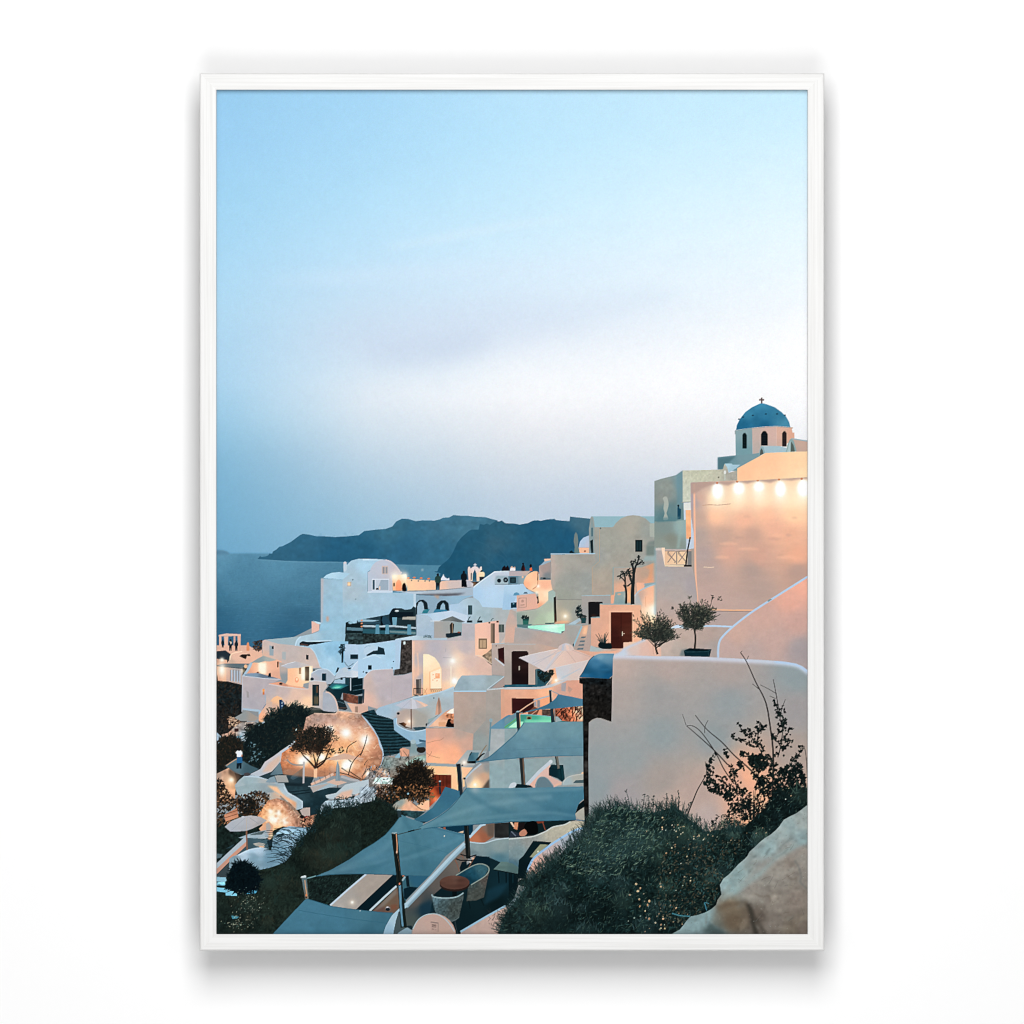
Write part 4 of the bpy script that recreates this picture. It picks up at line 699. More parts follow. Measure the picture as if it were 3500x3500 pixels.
FO([(1620, 60), (1660, 10), (1700, 20), (1670, 120), (1620, 130)], 50, 40, 14, ['14242c', '1f343c']); S('14242c', [(1650, 90), (1678, 90), (1672, 250), (1650, 250)]); S('12222a', [(1570, 390), (1600, 310), (1622, 320), (1600, 370)]); E('12222a', 1755, 325, 22, 12)
S([(1600, 600, '10303a'), (1850, 560, '0c2028'), (1500, 600, '1c3a44')], [(1440, 610), (1500, 540), (1560, 480), (1700, 440), (1932, 430), (1932, 660), (1840, 680), (1660, 650), (1620, 800), (1560, 720)]); S('2a6676', [(1478, 565), (1540, 520), (1700, 528), (1752, 545), (1640, 600), (1540, 600)]); S('46b8a4', [(1510, 588), (1580, 545), (1690, 560), (1630, 590)], f=4); S('8adcc8', [(1520, 585), (1600, 568), (1650, 572), (1600, 590)], a=.8)
E('2a3a40', 1492, 545, 18, 12); S('23414c', [(1700, 450), (1760, 450), (1760, 560), (1700, 540)]); S('9db9cb', [(1560, 480), (1700, 450), (1700, 530), (1540, 520)]); R('12242c', 1640, 445, 1664, 480); L('41626e', 10, [(1800, 620), (1932, 600)]); L('3b5966', 8, [(1800, 560), (1932, 540)])
L('c3ccd4', 12, [(1772, 450), (1772, 620)])
motif('printed_umbrella', 'white open umbrella beside the small green pool'); S([(1700, 415, 'b4c3d2'), (1860, 410, 'cfd6df')], [(1612, 418), (1700, 378), (1790, 348), (1870, 368), (1935, 402), (1930, 432), (1800, 450), (1700, 442)])
motif('printed_house', 'blue white house with a dark window above the small green pool')
S([(1750, 700, '85503f'), (1700, 700, '5d3c34')], [(1670, 650), (1740, 665), (1872, 692), (1868, 800), (1740, 775), (1672, 745)], n=.12, nz='stone'); S([(1780, 850, 'e3b69f'), (1900, 860, 'd0a898')], [(1725, 782), (1870, 800), (1932, 790), (2000, 790), (2000, 920), (1800, 915)]); R('a08070', 1830, 830, 1868, 910); S('1c2c32', [(1872, 690), (1940, 690), (1940, 795), (1872, 795)]); S('203038', [(1590, 720), (1680, 745), (1730, 860), (1700, 880), (1605, 860)]); L('55747e', 8, [(1600, 760), (1690, 790)]); L('7a5a48', 8, [(1605, 850), (1720, 850)])
# front house with arch
motif('printed_house', 'white cliff house with an arched blue door')
S([(400, 500, 'b6aaad'), (600, 600, 'afa8ae'), (450, 800, 'aba7ae'), (380, 880, 'b0adb2'), (600, 500, 'b3a9ad')], [(340, 425), (600, 455), (850, 470), (690, 545), (660, 880), (560, 960), (335, 905)], n=.015); L('c4ccd6', 9, [(340, 425), (600, 456), (840, 472)], s=0); L('b9c6d3', 8, [(342, 430), (336, 900)], s=0, a=.8)
S('94908f', [(395, 620), (428, 640), (428, 715), (400, 710)], a=.7); R('e08848', 607, 598, 636, 632); R('c46a3a', 610, 634, 634, 674); G(620, 625, 36, 'ff9a50', .35); L('8fb0c6', 10, [(640, 680), (655, 780)], a=.7)
S('a6bccd', [(345, 850), (560, 870), (600, 900), (556, 935), (345, 870)]); S('2d6894', [(596, 892), (620, 840), (657, 790), (657, 898)]); S('8a8f92', [(345, 875), (556, 900), (556, 960), (440, 960), (335, 910)])
S([(760, 540, 'e3a184'), (1000, 560, 'e8ac8c'), (900, 520, 'c58d76')], [(690, 528), (840, 500), (950, 545), (1150, 575), (1200, 600), (900, 575)]); E('1c2226', 850, 530, 22, 14)
S([(700, 600, 'b8abae'), (900, 620, 'c6b0ad'), (1050, 680, 'e0bba9'), (1200, 760, 'f9cfac'), (1200, 620, 'd9b5a6'), (740, 880, 'cdae9f'), (1380, 600, 'c3b4b0'), (1385, 800, 'b9b0b0'), (600, 1000, 'f4b08a'), (1000, 860, 'f0c4a6'), (1310, 520, 'c9bab6')], [(655, 565), (690, 535), (900, 570), (1150, 598), (1215, 590), (1222, 495), (1300, 488), (1445, 505), (1462, 560), (1412, 640), (1405, 900), (1200, 940), (900, 960), (660, 1000), (555, 1065), (560, 950), (600, 880), (655, 800)], n=.012)
L('d6c6c4', 12, [(690, 535), (900, 570), (1150, 600), (1215, 598)], s=0); L('cdd3da', 10, [(1222, 496), (1300, 488), (1445, 505)], s=0)
S([(790, 730, 'f0bd92'), (760, 850, 'cfa996')], [(708, 762), (750, 712), (800, 688), (860, 712), (895, 760), (908, 840), (908, 930), (740, 960), (735, 770)]); S('1b3d62', [(828, 742), (860, 738), (892, 775), (905, 820), (905, 915), (835, 905)])
for y in (770, 810, 850, 890): R('9db3c4', 858, y, 874, y+22)
L('b9b3b6', 10, [(870, 740), (900, 790), (912, 850)], a=.8); R('86766a', 1030, 745, 1080, 815); R('b09c8c', 1040, 752, 1072, 808)
R('1a3036', 1266, 540, 1356, 822); S('8a6f4e', [(1290, 690), (1345, 700), (1345, 800), (1290, 800)], f=6, a=.8); R('2d4a4e', 1310, 550, 1318, 815); R('60493a', 1316, 560, 1340, 650)
S([(1450, 750, 'a4abb6'), (1550, 850, 'a8acb4')], [(1405, 640), (1470, 642), (1555, 715), (1590, 800), (1608, 892), (1530, 925), (1400, 890)], n=.015); L('dcbcb0', 16, [(1440, 640), (1490, 650), (1555, 712), (1590, 800), (1608, 892)])
S([(1300, 880, '3a4440'), (1450, 910, '1d2b2c')], [(1170, 860), (1260, 835), (1360, 855), (1420, 890), (1560, 905), (1600, 890), (1560, 925), (1250, 950), (1180, 940)]); S('6a6a66', [(1230, 850), (1360, 850), (1400, 875), (1240, 880)], a=.7)
motif('printed_umbrella', 'grey open umbrella over the rubble garden at the left')
S('c4a48c', [(160, 960), (300, 985), (330, 1040), (250, 1100), (165, 1060)]); FO([(160, 970), (330, 1000), (320, 1090), (180, 1160), (160, 1080)], 90, 40, 22, ['1c2024', '3a2a24', '10181c', 'e0b090', '8a6a58'])
S([(350, 950, '8f9596'), (480, 970, 'a3958c')], [(235, 978), (330, 922), (400, 884), (480, 930), (560, 985), (500, 1022), (330, 1025)])
motif('printed_terrace', 'small rubble garden with pale stones at the left')
S([(250, 1100, 'a3958f'), (450, 1060, 'b3a097'), (200, 1200, 'c79a84'), (350, 1220, '9fb2be'), (600, 1060, '9fb4c2')], [(150, 1180), (250, 1090), (330, 1040), (500, 1030), (570, 1050), (690, 1030), (640, 1090), (450, 1190), (400, 1290), (120, 1270), (60, 1200)], n=.12, nz='stone'); S('2a2024', [(400, 1070), (480, 1050), (500, 1090), (430, 1110)]); S('3a2424', [(235, 1120), (290, 1120), (290, 1160), (240, 1165)]); S('6f97a8', [(200, 1225), (340, 1215), (320, 1250), (210, 1250)])
S('a9c0d2', [(-5, 1160), (95, 1265), (-5, 1340)])
motif('printed_bush', 'large dark bush left of the glowing cave wall')
_bb = [(370, 1280), (430, 1110), (560, 1060), (660, 1020), (700, 940), (820, 885), (960, 825), (1090, 835), (1180, 900), (1270, 965), (1210, 1080), (1120, 1200), (1030, 1300), (850, 1420), (700, 1570), (520, 1640), (380, 1570), (330, 1400)]
S('0f1719', rough(_bb, 40)); FO(_bb, 620, 44, 13, ['0c1417', '131c1d', '182322', '1f2826', '272620', '0a1013'], a=.75); fringe(_bb, 260, 60, 16, ['0f1719', '182122', '232622']); S('3a2f26', [(900, 1240), (1080, 1150), (1120, 1250), (960, 1330)], f=50, a=.35)
for x, y, r, n in ((720, 920, 60, 40), (440, 1110, 50, 30)): FO([(x-r, y-r), (x+r, y-r), (x+r, y+r), (x-r, y+r)], n, 46, 18, ['0d1517', '1a2424', '2d2b25'])
E('9aa4a4', 1047, 1132, 14, 18); FO([(420, 1300), (600, 1380), (640, 1500), (420, 1560)], 30, 40, 14, ['4a5c66', '5a6a70', '33444a'])
motif('printed_bush', 'brown dry bush at the left edge beside the walker')
S('20231f', rough([(-5, 1330), (60, 1265), (200, 1220), (320, 1300), (340, 1400), (250, 1480), (130, 1620), (-5, 1710)], 40)); FO([(-5, 1330), (60, 1255), (200, 1210), (330, 1290), (350, 1400), (250, 1480), (130, 1620), (-5, 1710)], 300, 46, 13, ['161d1d', '1f211c', '2d261f', '3a2d22', '10171a', '46362a'], a=.8); fringe([(-5, 1330), (60, 1265), (200, 1220), (320, 1300), (340, 1400), (250, 1480)], 70, 56, 13, ['1a2020', '3a2f25'], closed=False, ang=-1.4)
# cave wall
motif('printed_rock_wall', 'glowing orange rock cave wall lit by small lamps')
_cv = [(1185, 970), (1290, 920), (1560, 925), (1620, 892), (1932, 928), (1985, 1000), (2085, 1130), (2145, 1240), (2165, 1340), (2212, 1440), (2190, 1600), (2120, 1730), (1960, 1850), (1700, 1740), (1300, 1760), (880, 1740), (840, 1560), (840, 1420), (1030, 1295), (1150, 1130)]
S([(1350, 980, 'b39286'), (1700, 960, 'c9997e'), (1550, 1050, '9c7e74'), (1850, 1100, '987468'), (1700, 1350, 'c07c58'), (1000, 1500, 'c47a54'), (1400, 1550, 'b8704a'), (2050, 1400, '8f6452'), (1950, 1650, '9c6a50'), (1100, 1680, '7a4a36'), (1800, 1700, '925e44')], _cv, n=.12, nz='stone')
clip(_cv); G(1350, 1560, 420, 'ff6e3c', .38); G(1760, 1330, 330, 'ff7442', .36); G(2000, 1350, 260, 'ff7c4c', .32)
for i in range(150):
    x, y = rng.uniform(880, 2180), rng.uniform(940, 1740); r = rng.uniform(14, 46)
    S(['8f8484', 'a3948e', '9c7c6c', 'd9ab8e', 'fbcaa2', '7a5c4e'][i % 6], [(x-r, y), (x-r*.3, y-r*rng.uniform(.5, 1.2)), (x+r*.8, y-r*.6), (x+r*rng.uniform(.6, 1.2), y+r*.5), (x, y+r*rng.uniform(.5, 1.1))], f=4, a=.5, ident=False); L('5f4236', 6, [(x-r, y+4), (x, y+r), (x+r, y+r*.5)], w1=2, a=.5, ident=False)
for i in range(60):
    x, y = rng.uniform(900, 2200), rng.uniform(950, 1740); t = rng.uniform(-.9, .9); l = rng.uniform(30, 90)
    L(['6a4a3c', '8a6450', '4a3830', 'ffdcb8'][i % 4], 9, [(x, y), (x+l*.5, y+l*t+rng.uniform(-14, 14)), (x+l, y+l*t*1.4)], w1=3, a=.6, ident=False)
S('8a6a5c', [(850, 1640), (1050, 1660), (1300, 1640), (1700, 1650), (1960, 1700), (1960, 1860), (860, 1760)], f=40, a=.5, ident=False); S('9a8684', [(1280, 1000), (1500, 960), (1700, 1000), (1880, 1020), (1900, 1080), (1600, 1080), (1400, 1080)], f=36, a=.45, ident=False)
for x, y, r in ((1490, 1130, 56), (1710, 1180, 78), (1130, 1550, 76), (1190, 1520, 50), (1730, 1590, 82), (1965, 1270, 80), (2010, 1720, 50), (1590, 1500, 46), (1390, 1500, 60), (1700, 1620, 50)): G(x, y, r*2.8, 'ff7440', .66); G(x, y, r*1.1, 'fff0e0', 1); G(x, y, r*.6, 'fff8ea', 1)
clip()
L('a9c0d2', 44, [(1932, 932), (1985, 1000), (2085, 1130), (2150, 1240), (2172, 1340), (2215, 1440), (2195, 1590), (2120, 1720)]); L('e8c4ae', 14, [(1290, 922), (1560, 926), (1620, 894), (1932, 926)], a=.8)
motif('printed_path_wall', 'pale winding wall edge leading up past the walker')
S([(500, 1720, 'b3bcc6'), (700, 1560, 'c2bcc0'), (950, 1360, 'b9c3ce')], [(440, 1725), (580, 1655), (640, 1560), (760, 1480), (850, 1415), (960, 1340), (1030, 1285), (1052, 1300), (960, 1380), (862, 1445), (848, 1560), (730, 1690), (560, 1765)]); S('d9b29e', [(600, 1700), (690, 1580), (840, 1470), (846, 1540), (720, 1685)], f=6, a=.8)
motif('printed_path', 'stone path where the walker stands')
S([(280, 1620, '567480'), (430, 1660, '43606c')], [(110, 1610), (250, 1520), (350, 1550), (450, 1610), (560, 1655), (440, 1722), (340, 1735), (200, 1680)]); L('d09c7c', 14, [(130, 1610), (260, 1525), (330, 1500)], a=.8); L('7f979f', 10, [(180, 1680), (330, 1730)], a=.7)
motif('printed_person', 'walker in a white shirt and blue shorts on the stone path')
S('13202a', [(268, 1570), (332, 1570), (330, 1650), (305, 1650), (300, 1600), (290, 1652), (265, 1650)]); S('2a6898', [(272, 1480), (335, 1480), (345, 1572), (268, 1580)]); S('e8edf8', [(252, 1440), (275, 1412), (320, 1410), (342, 1440), (332, 1490), (272, 1495), (268, 1460)], s=2); E('1d1a1c', 298, 1400, 17, 18); S('a87058', [(330, 1460), (348, 1470), (338, 1500), (325, 1490)])
motif('printed_terrace', 'lamp lit corner wall at the lower left')
S([(100, 1720, 'c4987f'), (60, 1880, 'e3ab8a'), (180, 1880, 'e0a880'), (30, 1730, 'a58a7c')], [(-5, 1720), (160, 1640), (235, 1700), (265, 1790), (235, 2100), (-5, 2100)], n=.1); S('4a3a34', [(165, 1650), (250, 1700), (330, 1740), (240, 1860), (225, 1780), (160, 1720)], f=6, a=.8); G(195, 1798, 36, 'fff0d0', 1); G(185, 1810, 110, 'ffa868', .5)
FO([(-5, 1780), (60, 1800), (110, 1880), (80, 1932), (-5, 1932)], 60, 44, 18, ['12181a', '1d2222', '2a241f'])
motif('printed_vault', 'curved white vault wall below the walker')
S([(420, 1830, '97adb4'), (700, 1900, '9ba8ad'), (330, 1880, 'a3b4ba'), (800, 1900, 'e8b594')], [(240, 1870), (300, 1800), (370, 1740), (450, 1742), (620, 1770), (800, 1835), (905, 1890), (960, 1960), (1000, 2010), (760, 2060), (300, 2060)], n=.03); L('b3c6d3', 26, [(385, 1745), (620, 1772), (800, 1838), (905, 1892), (950, 1950)]); S('f3bd95', [(650, 1850), (760, 1870), (870, 1920), (920, 1990), (830, 1980), (760, 1910)], f=5); S('4c4a4d', [(362, 1720), (385, 1705), (430, 1705), (444, 1740), (370, 1748)], s=2)
motif('printed_terrace', 'dark terrace with folded grey tents below the cave')
S([(900, 1800, '2e434c'), (1150, 1850, '263b44')], [(560, 1755), (730, 1690), (850, 1720), (1290, 1760), (1250, 1850), (1250, 2020), (1000, 2010), (905, 1890), (800, 1832)], n=.06)
S([(800, 1650, '6a828c'), (740, 1720, '5d7784')], [(708, 1735), (840, 1560), (878, 1722)]); S('8198a4', [(648, 1828), (700, 1772), (765, 1748), (795, 1835), (700, 1840)]); S([(850, 1780, '9fa09e')], [(768, 1742), (920, 1738), (955, 1832), (800, 1834)]); S([(1050, 1700, '4f6d7c'), (1120, 1720, '213038')], [(975, 1775), (1000, 1740), (1142, 1640), (1145, 1740), (1010, 1800)]); S('16252c', [(790, 1850), (960, 1838), (1140, 1850), (1130, 1880), (820, 1880)], f=6, a=.8)
S([(1000, 1690, 'a97a62'), (1200, 1680, 'b98a6c')], [(880, 1690), (1060, 1650), (1150, 1630), (1260, 1660), (1280, 1760), (1140, 1760), (980, 1740), (890, 1730)], a=.7, f=4)
L('8a8a88', 18, [(930, 1530), (980, 1580), (1050, 1603), (1150, 1602)]); L('b3b0b2', 24, [(1155, 1560), (1148, 1845)], s=0, w1=26)
for y in (1700, 1720): L('d9b3a0', 34, [(1250, 1860), (1400, 1795), (1545, 1720)], s=0); break
for x in (1290, 1360, 1430, 1490): L('7a6258', 8, [(x, 1800-(x-1290)*.47), (x+16, 1850-(x-1290)*.47)])
S([(1400, 1890, '9ab0ba'), (1300, 1900, 'a3b4bc')], [(1210, 1880), (1260, 1878), (1560, 1800), (1640, 1860), (1300, 1960), (1230, 1940)]); S([(1560, 1830, 'cfae9f')], [(1448, 1830), (1560, 1785), (1725, 1832), (1600, 1872)]); L('a9aaad', 34, [(1645, 1752), (1760, 1790), (1890, 1815)], s=0); L('3a3230', 14, [(1560, 1700), (1700, 1720), (1900, 1800)], a=.8); L('4a3a34', 8, [(1600, 1870), (1602, 2000)])
S([(1850, 1880, 'dfb7a4'), (1780, 1930, 'b9b6b9')], [(1640, 2010), (1760, 1930), (1932, 1815), (2010, 1790), (2010, 1950), (1720, 2080)])
motif('printed_umbrella', 'beige open umbrella on the cave terrace'); S([(1550, 1510, 'cdab99'), (1800, 1500, 'd3ab96')], [(1430, 1532), (1550, 1490), (1690, 1448), (1820, 1485), (1950, 1520), (1820, 1535), (1690, 1525), (1550, 1540)])
motif('printed_umbrella', 'closed grey umbrella on the cave terrace'); S('7b8f99', [(1600, 1548), (1622, 1620), (1634, 1812), (1570, 1812), (1582, 1620)]); L('a9b6bb', 8, [(1600, 1560), (1590, 1800)], a=.7)
motif('printed_tree', 'small umbrella shaped tree in front of the glowing cave')
L('f0c09a', 44, [(1306, 1770), (1308, 1640)], w1=46, s=0); 
for w, p in ((30, [(1310, 1650), (1240, 1570), (1150, 1480), (1110, 1420)]), (28, [(1310, 1640), (1300, 1540), (1270, 1450)]), (26, [(1318, 1640), (1340, 1520), (1395, 1400)]), (28, [(1318, 1640), (1420, 1560), (1480, 1420), (1520, 1330)]), (18, [(1330, 1600), (1440, 1530), (1500, 1500)])): L('3a2a24', w, p, w1=10)
_tc = ['141a1a', '1d2221', '2a2822', '382f26', '4d3a2b', '181c1b']
crown((1310, 1560), 1300, 1230, 300, 175, 120, _tc, ln=40, wd=15, seed=41, twig='33261f'); crown((1310, 1560), 1320, 1190, 190, 110, 50, _tc[:4], ln=40, wd=16, seed=42, twig='2a211c'); crown((1250, 1520), 1130, 1330, 170, 80, 34, _tc, ln=36, wd=14, seed=43, twig='33261f')
for x, y in ((1640, 1400), (1530, 1420), (1000, 1390)): FO([(x-36, y-30), (x+36, y-30), (x+36, y+40), (x-36, y+40)], 16, 36, 16, ['1f2422', '3d3228'])
for p in ([(1720, 1440), (1740, 1360), (1850, 1285)], [(1740, 1740), (1780, 1600), (1850, 1500), (1932, 1430)], [(1900, 1480), (1960, 1330), (1990, 1200)], [(1760, 1690), (1960, 1820)], [(1650, 1640), (1740, 1700)], [(1780, 1560), (1740, 1530)]): L('3a2c28', 14, p, w1=7)

# --- middle: arched house, court, stairs ---
T(1240, 2200)
motif('printed_house', 'blue white domes beside the dark stone tower')
S([(60, 100, 'a9c5da'), (350, 150, 'a6c8de'), (150, 250, 'a7c9df'), (300, 300, 'a9cbe2')], [(-60, 20), (100, -5), (430, -20), (430, 330), (400, 345), (100, 370), (10, 450), (-60, 460)], n=.015)
S('b3cbdd', [(15, 25), (60, 2), (110, 8), (190, 40), (190, 90), (40, 150), (10, 140)]); L('7fa3ba', 6, [(20, 60), (60, 30), (105, 30)]); S('1a323e', [(45, 150), (140, 95), (195, 90), (200, 38), (280, 62), (295, 145), (130, 140), (60, 165)])
S('a9c9e0', [(-60, 215), (0, 200), (80, 172), (160, 158), (240, 190), (320, 270), (330, 330), (100, 370), (-10, 450), (-60, 450)]); L('cfe2f0', 10, [(0, 200), (80, 172), (160, 158), (240, 190)], a=.7); R('0e2028', 70, 286, 116, 342); E('14262e', 50, 385, 16, 12); E('14262e', 388, 320, 10, 8); E('1c2c34', 8, 372, 9, 9); E('203640', 405, 236, 8, 8)
motif('printed_house', 'white arched house glowing from within at the centre')
S([(200, 450, 'bbb0b5'), (300, 650, 'b5abb0'), (60, 500, 'c9b0aa'), (60, 750, 'd9b2a4'), (550, 550, 'b3aab0')], [(15, 450), (60, 390), (130, 350), (395, 330), (405, 425), (530, 415), (652, 385), (655, 700), (480, 760), (190, 860), (-10, 800)], n=.015); L('8f9aa3', 4, [(388, 430), (375, 780)], a=.5); L('d5dde5', 8, [(20, 446), (65, 388), (130, 350), (395, 332)], a=.7); S('23404e', [(-5, 600), (22, 600), (15, 780), (-5, 790)])
_mh = [(650, -40), (1485, -40), (1485, 155), (1600, 200), (1705, 275), (1708, 420), (1300, 430), (1210, 580), (1040, 640), (800, 695), (652, 700)]
S([(690, 60, 'd6b3a8'), (700, 400, 'e3b7a2'), (770, 200, 'b9acb0'), (770, 450, 'b4a9ae'), (950, 60, 'b2adb4'), (1100, 200, 'b4adb4'), (1100, 420, 'd0b3ac'), (1350, 60, 'c0b0b2'), (1270, 180, 'e6c2ae'), (1400, 250, 'd5b6ad'), (1300, 380, 'efc4a9'), (1600, 300, 'd8b3a5'), (1120, 560, 'f0c0a0'), (700, 640, 'e0aa90')], _mh, n=.012)
clip(_mh); L('f4c4a8', 24, [(672, -30), (668, 690)], s=0, a=.6); L('eec0a8', 22, [(722, 120), (735, 300), (728, 420)], a=.6)
_ar = [(798, 700), (798, 160), (800, 136), (870, 140), (950, 182), (1010, 262), (1038, 340), (1042, 620)]
S([(860, 220, 'ffe9c8'), (960, 300, 'ffe0bc'), (840, 500, 'ffd4a8'), (970, 550, 'ffd8b0'), (900, 660, 'f6b98e')], _ar)
S('f9cda0', [(880, 372), (950, 330), (1030, 300), (1040, 330), (1038, 620), (885, 640)], a=.5); S('ffeed6', [(895, 380), (1028, 330), (1034, 590), (900, 600)], a=.75); L('e8b088', 8, [(884, 370), (884, 630)]); R('f0a87c', 958, 392, 1018, 458); R('f8c09c', 968, 402, 992, 430)
for x, y in ((930, 410), (950, 460), (925, 480), (980, 490)): E('e8a884', x, y, 9, 8)
L('8d8f99', 8, [(1058, 186), (1170, 184)], s=0); L('c9b6b4', 8, [(1055, 320), (1160, 320)], a=.7); L('9a9aa2', 6, [(1096, 60), (1092, 110)])
G(1188, 228, 40, 'fff6e0', 1); G(1190, 235, 130, 'ffc898', .6); G(1212, 500, 44, 'ffffff', 1); G(1212, 485, 42, 'fff4dc', 1); G(1212, 500, 150, 'ffc088', .6); L('fff0d8', 14, [(1165, 300), (1163, 560)], a=.55)
clip()
S('55504f', [(702, 472), (772, 468), (772, 660), (708, 662)]); R('857a74', 742, 475, 772, 655); L('2a2626', 8, [(672, 590), (795, 590), (795, 678), (672, 676), (672, 590)], s=0)
for x in (690, 710, 730, 750, 770): L('2a2626', 4, [(x, 592), (x, 676)])
for x in range(895, 1046, 26): L('a07058', 6, [(x, 600), (x+14, 640)]); L('a07058', 6, [(x+18, 600), (x+4, 640)])
L('b07a5c', 7, [(888, 600), (1048, 596)]); L('c08a6a', 6, [(805, 600), (850, 680)]); L('c08a6a', 6, [(850, 590), (805, 660)]); S('8fa9b8', [(660, 690), (740, 680), (740, 705), (668, 712)]); E('33444a', 705, 694, 36, 12)
motif('printed_terrace', 'white court with an umbrella and curved front wall')
_ct = [(165, 905), (210, 845), (300, 815), (480, 762), (660, 708), (800, 695), (1040, 640), (1205, 572), (1215, 640), (1205, 860), (1110, 870), (950, 965), (835, 1060), (830, 1140), (660, 1110), (450, 1060), (440, 975), (400, 1005), (190, 940)]
S([(300, 880, '9db8cb'), (420, 830, 'a3b9c8'), (700, 730, 'a9bfcf'), (1100, 640, 'a9bfcc'), (950, 800, 'a9b1b2'), (1100, 790, 'a4b0b6'), (800, 950, 'a7a8a4'), (560, 950, 'ada09c'), (900, 700, 'a2b5bf')], _ct, n=.015)
S([(560, 1000, 'b5a098'), (760, 1000, 'a59f99')], [(450, 905), (560, 870), (700, 870), (850, 960), (835, 1090), (640, 1100), (460, 1060)], f=4); L('b3c9d6', 18, [(660, 708), (800, 692), (1040, 636), (1205, 572)]); E('3a4a50', 938, 718, 10, 8); S('8fa5a8', [(860, 1000), (950, 970), (1000, 960), (870, 1050)])
E('121c22', 468, 922, 20, 15); S('2c1d16', [(470, 1050), (540, 1038), (580, 1060), (560, 1090), (640, 1120), (560, 1110)]); G(612, 1026, 24, 'fff0d8', 1); G(605, 1040, 75, 'ff9e60', .75); S('33505c', [(660, 1105), (830, 1095), (830, 1135), (700, 1150)]); S('15242c', [(830, 1060), (848, 1048), (850, 1080), (832, 1090)])
S([(500, 1130, '8fb2c9'), (700, 1200, '93b4c8'), (600, 1250, '8aaec6')], [(405, 990), (445, 980), (452, 1070), (560, 1132), (680, 1158), (832, 1132), (835, 1300), (720, 1330), (630, 1290), (540, 1235), (415, 1145)], n=.015); L('b9d0e0', 12, [(447, 985), (454, 1072), (560, 1134), (680, 1160), (832, 1134)]); S('3a5f78', [(740, 1262), (835, 1280), (835, 1302), (750, 1296)])
motif('printed_umbrella', 'white open umbrella in the small court'); L('6f5248', 15, [(640, 1130), (638, 850)], s=0)
S([(560, 800, 'b7bcc9'), (700, 800, 'b9b7bd'), (820, 815, 'cdb3a8')], [(430, 812), (540, 765), (648, 728), (760, 762), (862, 812), (780, 846), (650, 862), (520, 852)]); S('e6bda8', [(690, 745), (765, 766), (862, 812), (820, 838), (760, 790)]); S('cfd3dc', [(648, 730), (690, 748), (720, 856), (650, 862)], a=.6); L('8f95a2', 4, [(648, 730), (520, 850)], a=.6); E('c9c9cc', 648, 728, 14, 9)
motif('printed_umbrella', 'closed terracotta umbrella in the small court'); S([(990, 900, 'cc9e88'), (1010, 760, 'b58a78')], [(1003, 702), (1025, 760), (1050, 945), (1000, 935), (955, 942), (975, 800)]); L('6b5a54', 8, [(1005, 720), (1008, 940)]); L('7c665c', 6, [(1015, 760), (1032, 940)], a=.7)
motif('printed_steps', 'dark stone steps climbing past the glowing cave')
_st = [(-30, 925), (60, 890), (150, 868), (190, 940), (320, 975), (405, 1005), (412, 1140), (540, 1235), (630, 1292), (640, 1360), (520, 1370), (480, 1450), (280, 1490), (270, 1400), (210, 1240), (150, 1130), (50, 1000)]
S('1d3a44', _st, n=.14, nz='stone'); clip(_st)
for i in range(13):
    y = 930+i*42; L('0c1c22', 16, [(0, y-30), (150, y), (300, y+10), (450, y+6), (620, y-10)], a=.9, ident=False); L('3a6470', 8, [(0, y-16), (150, y+14), (300, y+24), (450, y+20), (620, y+4)], a=.6, ident=False)
clip()
S([(560, 1430, 'd09a80'), (520, 1450, 'dfa488')], [(490, 1390), (540, 1375), (612, 1400), (615, 1490), (490, 1490)]); S([(660, 1400, '7f979b'), (660, 1500, '9aa6a6')], [(640, 1290), (690, 1280), (730, 1440), (710, 1530), (620, 1490)]); E('9fb4ba', 665, 1295, 36, 30); E('2a2420', 770, 1400, 60, 44); S('5f8296', [(700, 1340), (830, 1290), (835, 1360), (740, 1370)]); S('8ab0c2', [(420, 1500), (480, 1440), (500, 1490), (470, 1520)])
S('2f5560', [(285, 1490), (400, 1500), (420, 1540), (300, 1600)]); L('d59c80', 12, [(290, 1500), (420, 1495)], a=.7); L('c98e70', 12, [(300, 1575), (380, 1560)], a=.6)
motif('printed_house', 'peach block house below the small court')
S([(950, 1050, 'efbf9f'), (1100, 930, 'd09a7c'), (900, 1080, 'd9b09c')], [(838, 1112), (900, 1050), (1000, 965), (1100, 885), (1205, 850), (1205, 1118)]); S('fbf1e2', [(1105, 915), (1160, 870), (1205, 850), (1205, 925)]); S('c8835f', [(1080, 935), (1205, 925), (1205, 1000), (1100, 980)], n=.25, nz='stone'); S('e5b290', [(1010, 1030), (1060, 1000), (1120, 1020), (1110, 1050), (1000, 1080)]); S('d8a17c', [(1000, 1040), (1100, 1035), (1095, 1090), (1005, 1092)]); S('140f10', [(1095, 1085), (1125, 1000), (1160, 990), (1205, 1060), (1205, 1105), (1110, 1108)]); S('a86a50', [(1150, 1020), (1200, 1000), (1200, 1060), (1170, 1050)])
L('a9b2ba', 26, [(850, 1100), (1000, 960), (1100, 880), (1205, 838)], s=1); L('8f9aa0', 14, [(838, 1112), (960, 1100), (1205, 1112)], s=0)
S([(900, 1180, 'cfa292'), (1100, 1180, 'cba08f'), (950, 1350, 'efaa8a'), (1000, 1520, 'ffb78e'), (1200, 1450, 'f6af8a'), (1380, 1350, 'cba190'), (1300, 1150, 'b59c92')], [(832, 1118), (1205, 1118), (1460, 1180), (1450, 1410), (1380, 1420), (1225, 1595), (836, 1575)], n=.012); L('9a6f5c', 5, [(845, 1312), (950, 1285), (1030, 1270), (1070, 1240)], a=.7); L('7a5446', 5, [(840, 1440), (900, 1480), (1020, 1510)], a=.7); L('7a5446', 5, [(860, 1500), (900, 1450), (910, 1420)], a=.6)
